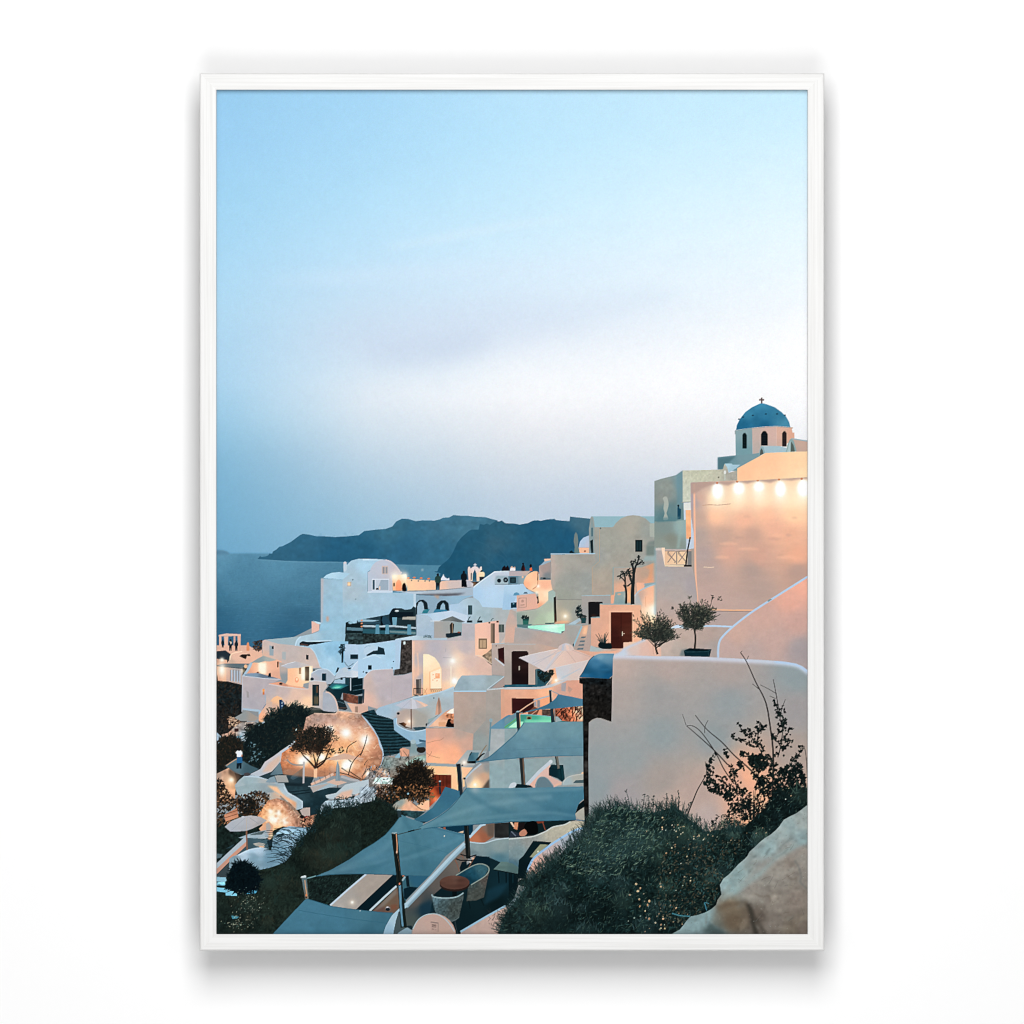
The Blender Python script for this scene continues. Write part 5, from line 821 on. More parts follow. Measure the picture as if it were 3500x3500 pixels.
S([(1300, 700, 'b59d93'), (1500, 700, 'ae9b93'), (1350, 950, 'b39b90'), (1560, 1000, 'a69992'), (1450, 1150, 'a99a93')], [(1200, 628), (1628, 628), (1640, 1000), (1640, 1420), (1450, 1410), (1460, 1190), (1300, 1150), (1205, 1118)], n=.015)
S([(1700, 800, 'a69a94'), (1760, 950, 'a29892'), (1550, 1300, '8f9897'), (1680, 1100, '9a9894')], [(1625, 612), (1822, 600), (1825, 1015), (1720, 1080), (1690, 1300), (1640, 1420), (1455, 1410), (1465, 1190), (1625, 1010)], n=.015)
S([(1500, 480, '9fb2bb'), (1350, 580, '93a8b2'), (1750, 480, '97a6aa')], [(1200, 630), (1225, 560), (1262, 478), (1310, 422), (1600, 415), (1872, 428), (1645, 602), (1628, 630)], n=.02); L('a9cbe0', 14, [(1200, 630), (1630, 628)], s=0); L('b9cbd4', 10, [(1640, 605), (1870, 432)], s=0)
S([(1880, 700, 'd3a189'), (1870, 950, 'd09c84')], [(1822, 600), (2000, 575), (2000, 950), (1825, 1015)]); S('a8938d', [(1705, 585), (1875, 435), (1990, 420), (1990, 560), (1840, 580)]); L('bcc2c5', 18, [(1640, 608), (1830, 592), (2000, 578)], s=0); S('24353c', [(1850, 560), (1990, 545), (1990, 565), (1860, 575)])
motif('printed_house', 'white stair house with a small red door')
S([(1800, 60, 'b7a39c'), (1900, 200, 'b39f98'), (1800, 350, 'b1a09b')], [(1702, 0), (1932, -10), (2010, -10), (2010, 440), (1870, 428), (1705, 405)], n=.015); S('35181a', [(1784, 68), (1866, 48), (1872, 272), (1790, 212)]); S('6a3428', [(1795, 190), (1866, 225), (1868, 262), (1800, 215)], f=6, a=.7); L('c6d0d8', 14, [(1745, 190), (1872, 292)], s=0); L('a9b8c0', 10, [(1702, 4), (1932, -8)], s=0)
S([(1640, 180, 'a18872'), (1600, 190, '6d5a4c')], [(1570, 165), (1640, 120), (1702, 65), (1704, 285), (1640, 235)], n=.2, nz='stone'); L('e8cdb8', 14, [(1490, 152), (1570, 170), (1650, 230), (1704, 275)], a=.9); L('3a3230', 8, [(1650, 240), (1704, 282)]); E('5a4a44', 1762, 30, 8, 8)
motif('printed_house', 'peach block house below the small court')
S('95a0a4', [(785, 1575), (836, 1572), (1225, 1592), (1310, 1600), (1455, 1600), (1490, 1590), (1440, 1638), (830, 1615)])
S([(950, 1680, 'fcc292'), (1250, 1700, 'ffcb9e'), (1200, 1850, 'fcc396'), (1400, 1680, 'f3bd98')], [(830, 1612), (1455, 1635), (1340, 1780), (1350, 1880), (1180, 2000), (860, 2000), (880, 1800)])
motif('printed_door', 'red wooden door in the peach block house'); S([(1000, 1800, '74301f'), (1100, 1850, '6a2a1e')], [(918, 1728), (1168, 1734), (1168, 2000), (905, 2000)], n=.1)
for x in (960, 1010, 1060, 1110): L('4a1c14', 8, [(x, 1740), (x, 1990)])
motif('printed_terrace', 'small stair landing with a lamp beside the dark post')
S([(1350, 1500, 'a3acad'), (1480, 1430, '94a3a7'), (1250, 1580, 'a0a6a6')], [(1222, 1594), (1380, 1405), (1570, 1412), (1640, 1420), (1560, 1560), (1440, 1610), (1300, 1602)]); S([(1430, 1500, '3f6a7c'), (1500, 1480, '58808e')], [(1375, 1565), (1412, 1455), (1440, 1435), (1535, 1440), (1505, 1560)]); S('131c20', [(1375, 1555), (1500, 1545), (1490, 1585), (1380, 1578)]); G(1340, 1570, 22, 'fff0d8', .95); G(1340, 1575, 55, 'ff9a5c', .7)
L('8d7a68', 18, [(1520, 1560), (1560, 1450), (1635, 1340)], w1=12); L('1b2224', 26, [(1500, 1540), (1570, 1470), (1610, 1450)], w1=14); L('2a3a40', 12, [(1410, 1480), (1440, 1430)])
motif('printed_wall', 'pale rendered wall under the upper shade sail')
S([(1800, 1300, 'a4abad'), (1750, 1700, '8ca4a9'), (1850, 1500, '98a6a8')], [(1668, 1122), (1932, 1108), (1960, 1100), (1960, 2010), (1668, 2010)], n=.025); L('6d8b96', 20, [(1690, 1010), (1668, 1420)], w1=22); E('8da4ac', 1692, 1012, 24, 26); S([(1800, 1050, '6490a8'), (1900, 980, '5786a0')], [(1695, 1100), (1800, 1020), (1940, 925), (2000, 925), (2000, 1125), (1690, 1125)])
S([(1400, 1800, 'a8a3a2'), (1550, 1650, 'b09f98'), (1480, 1850, 'ffc894'), (1600, 1750, 'c99f84'), (1640, 1640, '8d9191')], [(1345, 1790), (1440, 1690), (1565, 1582), (1672, 1575), (1672, 1790), (1600, 1900), (1540, 2000), (1365, 2000), (1380, 1880)]); L('aebfc9', 22, [(1350, 1790), (1440, 1690), (1565, 1585)], s=1, a=.9); S('5a5048', [(1560, 1930), (1672, 1780), (1672, 2000), (1540, 2000)], f=5); G(1482, 1862, 26, 'fff6e0', 1); G(1482, 1870, 90, 'ffae68', .75)
motif('printed_post', 'dark leaning sail post beside the red door'); L('1a2a33', 56, [(1262, 1590), (1275, 1700), (1300, 2040)], s=0, w1=60); L('8f8a86', 12, [(1295, 1600), (1328, 2030)], s=0); R('0e1a20', 1232, 1588, 1285, 1612); E('1f3038', 1342, 1782, 18, 14); E('1f3038', 1315, 1606, 12, 9); L('1a2a33', 26, [(1018, 1820), (1026, 2010)], s=0); E('9fb0b6', 1018, 1818, 16, 9)
motif('printed_bush', 'brown leafy bush in front of the red door')
S([(100, 1750, '8d8886'), (250, 1700, 'b48c78'), (300, 1600, '778988')], [(-60, 1860), (100, 1700), (230, 1640), (280, 1490), (480, 1510), (830, 1460), (830, 1580), (600, 1640), (430, 1760), (300, 2010), (-60, 2010)], n=.16, nz='stone'); S('9fd8cc', [(560, 1580), (700, 1500), (830, 1465), (830, 1530), (700, 1580), (600, 1640)], f=5, a=.6); S('cdeee6', [(130, 1850), (170, 1770), (300, 1765), (440, 1770), (400, 1855)], n=.2, nz='stone'); G(295, 1700, 34, 'ffd8b0', .9)
for i in range(32):
    x, y = rng.uniform(-40, 620), rng.uniform(1480, 1980); t = rng.uniform(-2.2, -.7); l = rng.uniform(60, 160)
    L(['1a1f20', '2a2a2a', '3a302a'][i % 3], 9, [(x, y), (x+l*.5*np.cos(t)+rng.uniform(-12, 12), y+l*.5*np.sin(t)), (x+l*np.cos(t), y+l*np.sin(t))], w1=3, a=.85)
FO([(30, 1640), (250, 1600), (380, 1700), (300, 1800), (80, 1760)], 60, 40, 14, ['33424c', '4a5a66', 'a3b0bc', '20282c'])
_b2 = [(400, 2010), (430, 1760), (560, 1640), (700, 1580), (800, 1620), (880, 1700), (910, 1790), (930, 1900), (940, 2010)]
S('171614', rough(_b2, 40)); FO(_b2, 420, 42, 14, ['141412', '1d1a17', '2a231d', '3a2d22', '4d3a29', '0f1112'], a=.8); fringe(_b2, 160, 60, 14, ['171513', '2a231d', '3a2d22'])
for x, y, r, n in ((880, 1720, 50, 30), (700, 1570, 50, 26), (930, 1850, 40, 18), (500, 1660, 50, 24)): FO([(x-r, y-r), (x+r, y-r), (x+r, y+r), (x-r, y+r)], n, 40, 17, ['1d1a17', '33291f', '463526'])

# --- right middle: umbrella terrace, sails ---
T(1740, 2200)
motif('printed_terrace', 'terrace with dark doors behind the big white umbrella')
S([(100, 60, 'b5a39c'), (300, 250, 'b8a298'), (20, 400, 'a59892'), (600, 200, 'c39f90'), (900, 200, 'd6a48e')], [(-60, -10), (345, -10), (640, 60), (1250, 120), (1250, 560), (-60, 580)], n=.012); L('a9bcc4', 10, [(-60, 8), (350, 8)], s=0, a=.7)
S('f0b08c', [(555, 330), (620, 300), (640, 490), (560, 560)]); S([(150, 300, '2b1b1a'), (100, 450, '1f1517')], [(34, 110), (60, 96), (235, 98), (254, 118), (256, 538), (36, 548)], n=.1, nz='streak'); R('bdb0a4', 128, 295, 142, 352); S([(300, 300, 'bda69b')], [(256, 140), (345, 150), (345, 545), (258, 540)]); S('2b5562', [(345, 340), (400, 330), (560, 400), (520, 560), (348, 560)]); L('6a8a8c', 8, [(368, 340), (368, 545)])
FO([(375, 390), (420, 345), (500, 370), (570, 340), (582, 400), (520, 480), (440, 500)], 150, 44, 18, ['0f1c20', '182826', '22302c']); L('dcc8ba', 12, [(485, 555), (572, 450)], s=0); L('b9a598', 8, [(500, 555), (575, 480)], s=0)
S('2a6072', [(-60, 540), (470, 540), (490, 580), (-60, 585)], n=.08); S([(200, 585, 'babec2'), (600, 530, 'b9bcc0')], [(-60, 578), (0, 574), (250, 576), (420, 568), (560, 535), (690, 488), (760, 480), (755, 520), (690, 525), (560, 575), (420, 602), (0, 606), (-60, 606)])
S([(100, 650, 'dfa88c'), (480, 650, 'f2b590'), (850, 600, 'd69c86'), (700, 600, 'cb9f90'), (300, 700, 'e0a586'), (20, 800, 'd59f86')], [(-60, 606), (400, 602), (560, 575), (690, 522), (760, 490), (980, 470), (985, 1050), (600, 1050), (0, 940), (-60, 960)], n=.012)
S('a09ca0', [(690, 525), (755, 515), (745, 632), (690, 622)]); S('ad8f86', [(780, 560), (840, 600), (800, 650), (775, 620)], a=.6)
S('38191a', [(36, 720), (330, 726), (330, 870), (200, 915), (38, 925)], n=.1, nz='streak'); S([(330, 800, '7a4a3a')], [(250, 900), (330, 830), (400, 860), (380, 960), (250, 960)]); S([(470, 800, 'eea67e'), (400, 900, 'd99470')], [(375, 760), (535, 690), (545, 870), (440, 960), (360, 950), (410, 860)]); L('a4b0b8', 16, [(320, 745), (440, 715), (535, 690)], s=0); L('9a9aa0', 30, [(345, 760), (350, 830)], s=0); L('8d8a8e', 36, [(390, 745), (390, 840)], s=0)
L('d5a68c', 16, [(120, 905), (240, 820), (355, 750)], s=0); L('c99a80', 10, [(280, 945), (370, 880)], s=0); S('54423c', [(435, 870), (560, 870), (565, 960), (435, 955)], n=.15, nz='stone')
S([(800, 950, 'd27a58'), (940, 880, 'f0a884'), (700, 950, 'a85c44')], [(590, 850), (975, 810), (985, 1040), (640, 1040), (600, 960)], n=.2, nz='stone'); G(930, 880, 60, 'ffcaa8', .8); G(950, 990, 50, 'ffb890', .7)
for i in range(60):
    x, y = rng.uniform(620, 960), rng.uniform(850, 1030); t = rng.uniform(-2.4, -.6); l = rng.uniform(40, 110); L(['1c1412', '2a1c18', '6a3424'][i % 3], 14, [(x, y), (x+l*np.cos(t), y+l*np.sin(t))], w1=4, s=0)
S([(300, 980, '48a88e'), (500, 1010, '6cc8a6'), (40, 1060, '58a890'), (200, 950, '3f9482')], [(-60, 1120), (-60, 1090), (60, 1000), (160, 932), (350, 940), (560, 962), (566, 1060), (190, 1060), (90, 1120)]); S([(60, 1085, 'b3f0ce'), (140, 1040, 'a3e8c6')], [(-10, 1108), (90, 1030), (190, 1030), (165, 1110)]); S('8fe0b8', [(200, 1005), (560, 1010), (560, 1048), (210, 1048)], f=8, a=.7); S('8f8a68', [(230, 960), (300, 962), (298, 1000), (235, 1000)]); E('3a2418', 264, 984, 24, 15); L('7fb0b8', 10, [(160, 934), (350, 942), (560, 964)], s=0); S('6d8f9c', [(-60, 1080), (-60, 1000), (90, 910), (110, 960)], n=.03); L('6a8c40', 12, [(-60, 1110), (90, 1000)], a=.6); S('2f7a80', [(600, 1010), (800, 1030), (980, 1030), (980, 1048), (590, 1048)]); S('93a5a8', [(600, 960), (640, 960), (700, 1020), (610, 1040)])
motif('printed_umbrella', 'big white parasol with a ribbed cap in front of the terrace doors')
S([(300, 200, 'c6c2c6'), (480, 300, 'd2c2c0'), (450, 180, 'cdbfbf'), (650, 200, 'e0bfb2'), (900, 150, 'd9b8ad'), (1050, 180, 'd3aea2')], [(130, 186), (340, 132), (640, 68), (760, 78), (860, 82), (1000, 130), (1112, 180), (1080, 240), (850, 265), (600, 325), (530, 345), (470, 372), (350, 300)])
for p in ([(690, 95), (470, 365)], [(650, 85), (330, 290)], [(700, 95), (300, 260)], [(760, 95), (880, 245)], [(830, 85), (1100, 185)], [(720, 95), (500, 345)]): L('a9adb6' if p[1][0] < 600 else 'b39a94', 6, p, s=0, a=.7)
S('bfc3cc', [(700, 95), (690, 110), (480, 362), (460, 350), (640, 110)], a=.6); L('eae2e0', 7, [(130, 186), (340, 132), (640, 70)], a=.8)
S([(700, 50, 'cdb9b6'), (800, 40, 'd3b9b0'), (760, 10, 'c8c6cc')], [(640, 75), (660, 30), (705, 5), (740, -6), (790, 0), (840, 30), (862, 82), (800, 92), (720, 95), (670, 90)]); S('b3b9c4', [(705, 10), (735, 0), (725, 92), (690, 92)], a=.8); S('e8c2b2', [(745, 10), (780, 20), (800, 90), (760, 92)], a=.7)
motif('printed_umbrella', 'second white parasol tucked under the big one')
S([(750, 350, 'c5c4c8'), (900, 300, 'd0c0be'), (850, 430, 'd5bdb4'), (680, 420, 'bfc4ca')], [(610, 315), (850, 262), (1060, 212), (1010, 300), (950, 420), (925, 482), (640, 486)]); S('a9bcc8', [(640, 484), (700, 440), (950, 320), (940, 335), (700, 470)], a=.6); L('e6dcd8', 6, [(612, 316), (1050, 216)], s=0, a=.6)
G(622, 485, 24, 'fff4dc', 1); G(622, 485, 70, 'ff9858', .75)
motif('printed_post', 'short steel post holding the small upper sail'); L('22343f', 34, [(545, 618), (580, 1045)], s=0, w1=46); L('d9b8a4', 12, [(562, 625), (572, 760)], s=0); L('7d7a78', 12, [(600, 860), (608, 1040)], s=0); L('8a9aa4', 10, [(570, 628), (650, 665)], s=0); R('8c9ca4', 528, 610, 566, 622)
motif('printed_shade_sail', 'small blue grey shade sail above the green lit pool')
S([(500, 820, '38718f'), (800, 770, '41799a'), (900, 730, '477f9e'), (300, 880, '3f7a96')], [(175, 912), (380, 852), (500, 805), (580, 755), (620, 715), (648, 665), (720, 682), (800, 695), (985, 735), (985, 822), (850, 832), (700, 850), (400, 872), (260, 900)], n=.015)
motif('printed_post', 'steel post beside the green lit pool'); L('263338', 46, [(115, 895), (130, 1170)], s=0, w1=50); L('d09c7e', 12, [(140, 920), (150, 1140)], s=0, a=.9); S('8fa9b2', [(88, 905), (105, 886), (135, 888), (140, 905), (100, 910)]); L('6a7a80', 12, [(140, 905), (180, 910)])
motif('printed_wall', 'pale rendered wall under the upper shade sail')
S([(100, 1700, '8aa1a6'), (500, 1650, '8fa0a2'), (850, 1650, '81979d'), (900, 1800, '9a9d9c')], [(-60, 1130), (110, 1120), (110, 1530), (985, 1480), (990, 1940), (-60, 1940)], n=.02)
motif('printed_shade_sail', 'upper blue grey shade sail beside the stone pillar')
S([(300, 1150, '6b97a6'), (800, 1150, '6894a3'), (200, 1350, '5f8ea2'), (800, 1350, '5d8b9f'), (100, 1480, '55849a'), (-300, 1500, '4d7e97'), (600, 1450, '58869b')], [(-445, 1570), (-290, 1520), (-150, 1410), (0, 1278), (80, 1205), (150, 1115), (200, 1042), (500, 1038), (985, 1032), (985, 1478), (400, 1492), (0, 1522), (-230, 1545)], n=.018)
L('2f6a86', 12, [(-445, 1565), (-290, 1515), (-150, 1405), (0, 1274), (80, 1200), (150, 1110), (195, 1050)], a=.8); L('35708c', 9, [(-440, 1568), (-230, 1543), (0, 1520), (400, 1490), (985, 1476)], a=.8); L('4f8196', 7, [(-100, 1410), (300, 1392), (985, 1370)], a=.6)
motif('printed_terrace', 'sheltered terrace with wicker chairs under the upper sail')
S([(400, 1700, 'd8b3a8'), (300, 1860, 'dcae9e'), (550, 1850, 'd0aa9f')], [(230, 1880), (540, 1575), (560, 1760), (700, 1830), (620, 1890), (480, 1940), (200, 1940)]); L('bcc6cf', 44, [(235, 1870), (400, 1690), (550, 1560)], s=0); E('c4ccd2', 550, 1558, 26, 24)
S([(600, 1700, '0d2c35'), (700, 1700, '133a42')], [(525, 1650), (560, 1598), (716, 1602), (735, 1790), (700, 1825), (640, 1780), (525, 1740)]); L('06191f', 6, [(530, 1650), (680, 1662), (716, 1602)], s=0); L('06191f', 6, [(680, 1662), (692, 1815)], s=0); L('6b6a62', 30, [(632, 1490), (655, 1650)], s=0); L('2a3436', 14, [(612, 1490), (630, 1600)], s=0)
S('667e88', [(350, 1910), (365, 1815), (400, 1770), (450, 1758), (510, 1785), (585, 1880), (560, 1910)], s=2); L('86989e', 9, [(352, 1890), (366, 1815), (400, 1770), (450, 1758), (510, 1785), (580, 1872)]); S('dcae98', [(585, 1880), (640, 1840), (700, 1830), (690, 1870)], a=.8)
S([(900, 1760, 'a7a7a0'), (760, 1830, '9fb0b4')], [(705, 1870), (735, 1800), (800, 1752), (880, 1725), (990, 1715), (990, 1850)]); S('4a6066', [(845, 1840), (880, 1805), (990, 1798), (990, 1840)]); L('c5c6c0', 10, [(712, 1850), (740, 1795), (810, 1750), (990, 1718)], a=.7); S('e8b896', [(960, 1700), (990, 1690), (990, 1720), (950, 1720)])
L('2a3234', 58, [(165, 1510), (192, 1900)], s=0, w1=54); L('8a6a55', 16, [(185, 1515), (205, 1890)], s=0, a=.8); S('0c242c', [(90, 1850), (280, 1870), (320, 1900), (80, 1910)]); S('c2cbd2', [(-5, 1900), (20, 1850), (70, 1830), (100, 1850), (80, 1890), (10, 1915)], s=2)
# --- lower left: gardens ---
T(740, 2692)
motif('printed_garden', 'dark sloping garden scrub at the lower left')
S([(400, 1600, '141e1c'), (900, 1300, '17211e'), (1300, 900, '141c1b'), (300, 1850, '1c2421')], [(-10, 480), (240, 350), (1100, 250), (1900, 100), (2500, 100), (2500, 2000), (-10, 2000)], n=.22, nz='stone')
motif('printed_vault', 'curved white vault wall below the walker')
S([(400, 30, '95aab0'), (700, 40, '8f9ea4'), (900, 60, 'a9bcc6'), (1080, 220, 'a3b7c2')], [(245, 0), (480, -60), (890, -60), (945, 60), (1060, 125), (1140, 180), (1138, 275), (1060, 295), (960, 220), (870, 120), (760, 60), (640, 70), (560, 130), (380, 70), (280, 90)], n=.03)
S([(800, 40, 'f6c096'), (950, 170, 'f2b68c'), (1020, 240, 'd9a27e')], [(670, -30), (800, -10), (850, 60), (920, 120), (1055, 195), (1052, 290), (960, 200), (860, 110), (780, 60)], f=4); L('b9ccd8', 22, [(890, -10), (945, 70), (1060, 130), (1135, 190), (1130, 270)], a=.85)
motif('printed_terrace', 'dark terrace with folded grey tents below the cave')
S([(1150, 100, '2a434c'), (1300, 250, '1c353e')], [(905, -20), (1250, -10), (1270, 60), (1490, 0), (1660, 0), (1600, 70), (1390, 220), (1350, 350), (1235, 370), (1232, 262), (1142, 275), (1140, 180), (1060, 125), (945, 60)], n=.1); S([(1330, 20, 'b0a6a2')], [(1235, -10), (1500, -60), (1280, 65)]); L('14262e', 12, [(960, 60), (1230, 30)]); L('14262e', 12, [(1000, 95), (1240, 60)])
S([(1500, 110, 'aebfc8'), (1480, 90, 'b9c4c9')], [(1440, 100), (1580, 70), (1700, -40), (2010, -110), (2010, 30), (1640, 150), (1490, 150), (1450, 130)]); S('e0b098', [(1560, 140), (1650, 60), (1800, 20), (1780, 110), (1730, 165)], f=6, a=.85)
S([(1450, 230, 'a3b8c4'), (1800, 150, 'a9bac6')], [(1365, 340), (1380, 235), (1440, 175), (1640, 165), (1800, 130), (1960, 60), (1960, 280), (1500, 300), (1400, 400)], n=.08, nz='stone')
motif('printed_rock_wall', 'bright lamp lit rock face beside the lower left umbrella')
_lr = [(540, 370), (600, 280), (680, 170), (800, 140), (960, 195), (1060, 300), (1140, 400), (1320, 350), (1260, 540), (1100, 560), (880, 510), (760, 560), (700, 640), (640, 560), (580, 430)]
S([(820, 220, 'b5826a'), (1000, 330, '9a7868'), (650, 330, 'cf8a60'), (1100, 470, '98705f'), (1250, 420, 'b98066'), (750, 500, 'd8946a')], _lr, n=.18, nz='stone'); clip(_lr)
for i in range(40):
    x, y = rng.uniform(620, 1150), rng.uniform(170, 540); a = rng.uniform(-2.6, -.4); l = rng.uniform(30, 80); L(['8a5a40', 'ffe0b8', '6a4430'][i % 3], 12, [(x, y), (x+l*np.cos(a), y+l*np.sin(a))], w1=4, s=0, a=.6, ident=False)
for x, y, r in ((735, 415, 74), (905, 450, 62), (715, 315, 44), (820, 330, 50), (800, 430, 60)): G(x, y, r*2.6, 'ff7440', .66); G(x, y, r, 'fff0e0', .95)
for i in range(26):
    x, y = rng.uniform(650, 980), rng.uniform(260, 500); r = rng.uniform(10, 24); S(['c9885c', 'a86c48', 'e8a878'][i % 3], [(x-r, y), (x, y-r), (x+r, y), (x, y+r*.7)], s=2, f=4, a=.7, ident=False)
clip(); L('8f7a6c', 22, [(840, 110), (960, 230), (1060, 330), (1140, 410)], a=.7)
S([(1200, 310, 'b7a59f')], [(1100, 300), (1150, 268), (1235, 262), (1235, 375), (1140, 380)]); S('8a2c2c', [(1150, 395), (1190, 370), (1225, 385), (1160, 405)]); E('1d1a1c', 1130, 385, 30, 22); FO([(1130, 430), (1300, 380), (1260, 500), (1160, 530)], 60, 60, 16, ['d9a082', '6a4434', 'b07a60', '2a1f1c'])
motif('printed_bush', 'rounded brown shrub above the lower left umbrella')
FO([(240, 200), (280, 110), (400, 90), (520, 40), (640, 70), (700, 130), (640, 230), (560, 330), (480, 380), (360, 370), (260, 290)], 420, 48, 19, ['13181a', '1d1c19', '2a231c', '3a2c20', '513a29', '7a5638'])
FO([(300, 180), (420, 140), (520, 180), (480, 320), (350, 330)], 160, 48, 19, ['11171a', '1a1c1a', '2a241d'])
motif('printed_bush', 'tall dark shrub at the left edge of the lower garden')
FO([(-10, -20), (90, -10), (180, 80), (240, 180), (200, 280), (110, 330), (100, 430), (-10, 500)], 360, 48, 19, ['10181b', '1a1d1b', '2a231c', '3f3123', '604630'])
S([(180, 380, 'cf9070'), (200, 320, 'b97c60')], [(100, 360), (270, 268), (292, 390), (120, 450)]); L('7a4a36', 8, [(120, 350), (280, 300)]); L('7a4a36', 8, [(110, 400), (285, 345)]); FO([(60, 500), (200, 430), (320, 400), (240, 440), (120, 510)], 24, 50, 16, ['c08a68', '8a6048'])
motif('printed_terrace', 'lower left court with a white umbrella and parapet')
S([(640, 560, 'cf9f84'), (600, 530, 'e0aa86')], [(560, 540), (640, 470), (700, 450), (745, 500), (740, 640), (700, 700), (650, 650), (600, 600)]); S('9fa4aa', [(655, 480), (690, 460), (720, 520), (690, 620), (655, 600)], a=.7); G(720, 640, 40, 'ffb884', .6)
S([(500, 620, '93a9b5'), (620, 650, 'a3b1b9')], [(285, 665), (420, 615), (560, 580), (650, 560), (690, 640), (660, 680), (410, 670)]); S('3a4a4a', [(440, 620), (560, 585), (640, 570), (600, 620), (500, 640)], a=.7); S([(550, 720, '47646f'), (450, 780, '3d5862')], [(390, 700), (410, 665), (690, 680), (690, 840), (560, 800), (420, 830), (300, 900), (220, 895), (330, 800)]); L('9fb3bd', 22, [(395, 665), (420, 645), (560, 635), (690, 640)]); S('a9a69f', [(480, 740), (560, 725), (660, 745), (600, 785), (520, 770)], n=.1); S('e0b494', [(560, 770), (640, 775), (620, 795), (570, 790)])
S([(150, 870, 'a9b6bf'), (50, 980, 'a3b3be')], [(-10, 1010), (180, 830), (380, 645), (402, 665), (395, 720), (200, 900), (-10, 1100)]); S([(200, 890, 'c8937e'), (60, 1050, 'bd8f7e')], [(-10, 1085), (200, 885), (395, 712), (392, 770), (200, 950), (-10, 1160)]); S('6d8a98', [(0, 870), (80, 880), (60, 920), (0, 940)], a=.7); S('33505c', [(120, 810), (240, 740), (200, 790)], a=.8); S('3d4b50', [(-10, 1160), (200, 950), (180, 1090), (130, 1190), (-10, 1190)])
motif('printed_vault', 'rounded white garden walls at the lower left')
S([(350, 880, 'b4cbdc'), (550, 840, 'aec6d8'), (500, 930, '7fa0b2'), (700, 930, '6f95aa'), (850, 620, '8fafc2'), (950, 560, '93b4c8'), (250, 980, '7c97a4'), (800, 800, '6a8fa3'), (1100, 560, '7fa0b4')], [(165, 1090), (170, 940), (220, 905), (300, 880), (420, 820), (580, 792), (660, 820), (720, 830), (735, 760), (750, 640), (850, 545), (960, 510), (1250, 530), (1180, 620), (1060, 760), (980, 900), (900, 990), (700, 1060), (560, 1090), (480, 1040), (400, 985), (260, 1000)], n=.07, nz='streak')
L('cfe0ec', 16, [(290, 890), (420, 825), (580, 795), (690, 825)], a=.7); S('35525f', [(800, 620), (890, 600), (870, 650), (790, 655)]); S('1a2e38', [(665, 700), (730, 690), (735, 760), (690, 790)])
for i in range(80):
    x, y = rng.uniform(680, 1180), rng.uniform(520, 1000); a = np.pi*.86+rng.uniform(-.5, .7); l = rng.uniform(60, 170)
    L(['0e181c', '16242a', '20343c'][i % 3], 11, [(x+l*.6, y+l*.35), (x, y), (x+l*np.cos(a), y+l*np.sin(a)*.5)], w1=3, a=.9)
motif('printed_umbrella', 'white open umbrella at the lower left corner'); L('8a5f4c', 20, [(395, 540), (405, 825)], s=0)
S([(200, 530, 'a9afb8'), (330, 460, 'adb2ba'), (500, 440, 'b3b0b2'), (550, 500, 'a39f9f'), (350, 540, 'a6abb2')], [(108, 517), (200, 440), (340, 385), (450, 368), (570, 384), (665, 432), (600, 482), (480, 540), (390, 572), (260, 580), (180, 578)]); L('c9a890', 5, [(392, 400), (396, 565)], a=.8); L('7d848c', 5, [(440, 400), (560, 480)], a=.8); L('8a929a', 5, [(380, 400), (190, 570)], a=.6); E('b9bec4', 350, 388, 22, 12)
motif('printed_garden', 'dark sloping garden scrub at the lower left')
_gb = [(560, 1090), (760, 1050), (900, 990), (1000, 880), (1080, 720), (1230, 570), (1330, 420), (1420, 320), (1560, 270), (1932, 240), (2130, 170), (2300, 260), (2400, 340), (2370, 480), (2230, 640), (1932, 830), (1750, 950), (1500, 1090), (1320, 1170), (1200, 1200), (1180, 1480), (900, 1750), (720, 1940), (-10, 1940), (-10, 1390), (300, 1390)]
S([(1500, 600, '151c19'), (1000, 1100, '181f1b'), (700, 1400, '1d231e'), (300, 1750, '1a221f'), (2100, 400, '141b19')], _gb, n=.2, nz='stone')
S('241f19', [(1300, 700), (1700, 500), (1750, 700), (1400, 1000), (1150, 1100)], f=90, a=.5, ident=False); FO(_gb, 2000, 50, 10, ['0e1614', '141c19', '1a221d', '20271f', '0b1211', '252820'], ang=-.9, spread=.9, s=0, a=.6); clumps(_gb, 60, 120, ['28302a', '0c1211', '1d2a26', '2a2820'], a=.3); fringe([(1000, 880), (1080, 720), (1230, 570), (1330, 420), (1420, 320), (1560, 270), (1932, 240), (2130, 170), (2300, 260)], 260, 80, 11, ['101817', '1a2423', '141c1a'], closed=False, ang=-1.9, spread=.7)
S('141c1b', [(1230, 1180), (1932, 1150), (1600, 1500), (1490, 1560), (1230, 1470)], n=.2, nz='stone'); FO([(1230, 1180), (1932, 1150), (1600, 1500), (1490, 1550), (1230, 1470)], 300, 46, 11, ['0c1413', '172220', '22302c'], ang=-.9, spread=.9, s=0)
for x, y, r, n in ((1640, 200, 70, 50), (1450, 300, 60, 40), (1800, 180, 70, 50), (1250, 540, 50, 30), (1100, 720, 50, 30)): FO([(x-r, y-r), (x+r, y-r), (x+r, y+r), (x-r, y+r)], n, 60, 10, ['101c1f', '1a2b2e', '0c1618'])
S('7891a0', [(-10, 1180), (120, 1185), (135, 1230), (100, 1250), (-10, 1240)]); S('6f97ab', [(-10, 1250), (110, 1245), (120, 1290), (-10, 1290)], n=.3, nz='stone'); S('6c95aa', [(-10, 1315), (140, 1330), (280, 1395), (275, 1432), (120, 1425), (120, 1385), (-10, 1370)]); S('467a92', [(370, 1370), (470, 1345), (545, 1355), (520, 1395), (400, 1405)]); S('3d6876', [(195, 1690), (300, 1705), (270, 1730), (210, 1735)])
motif('printed_bush', 'round black bush at the lower left corner')
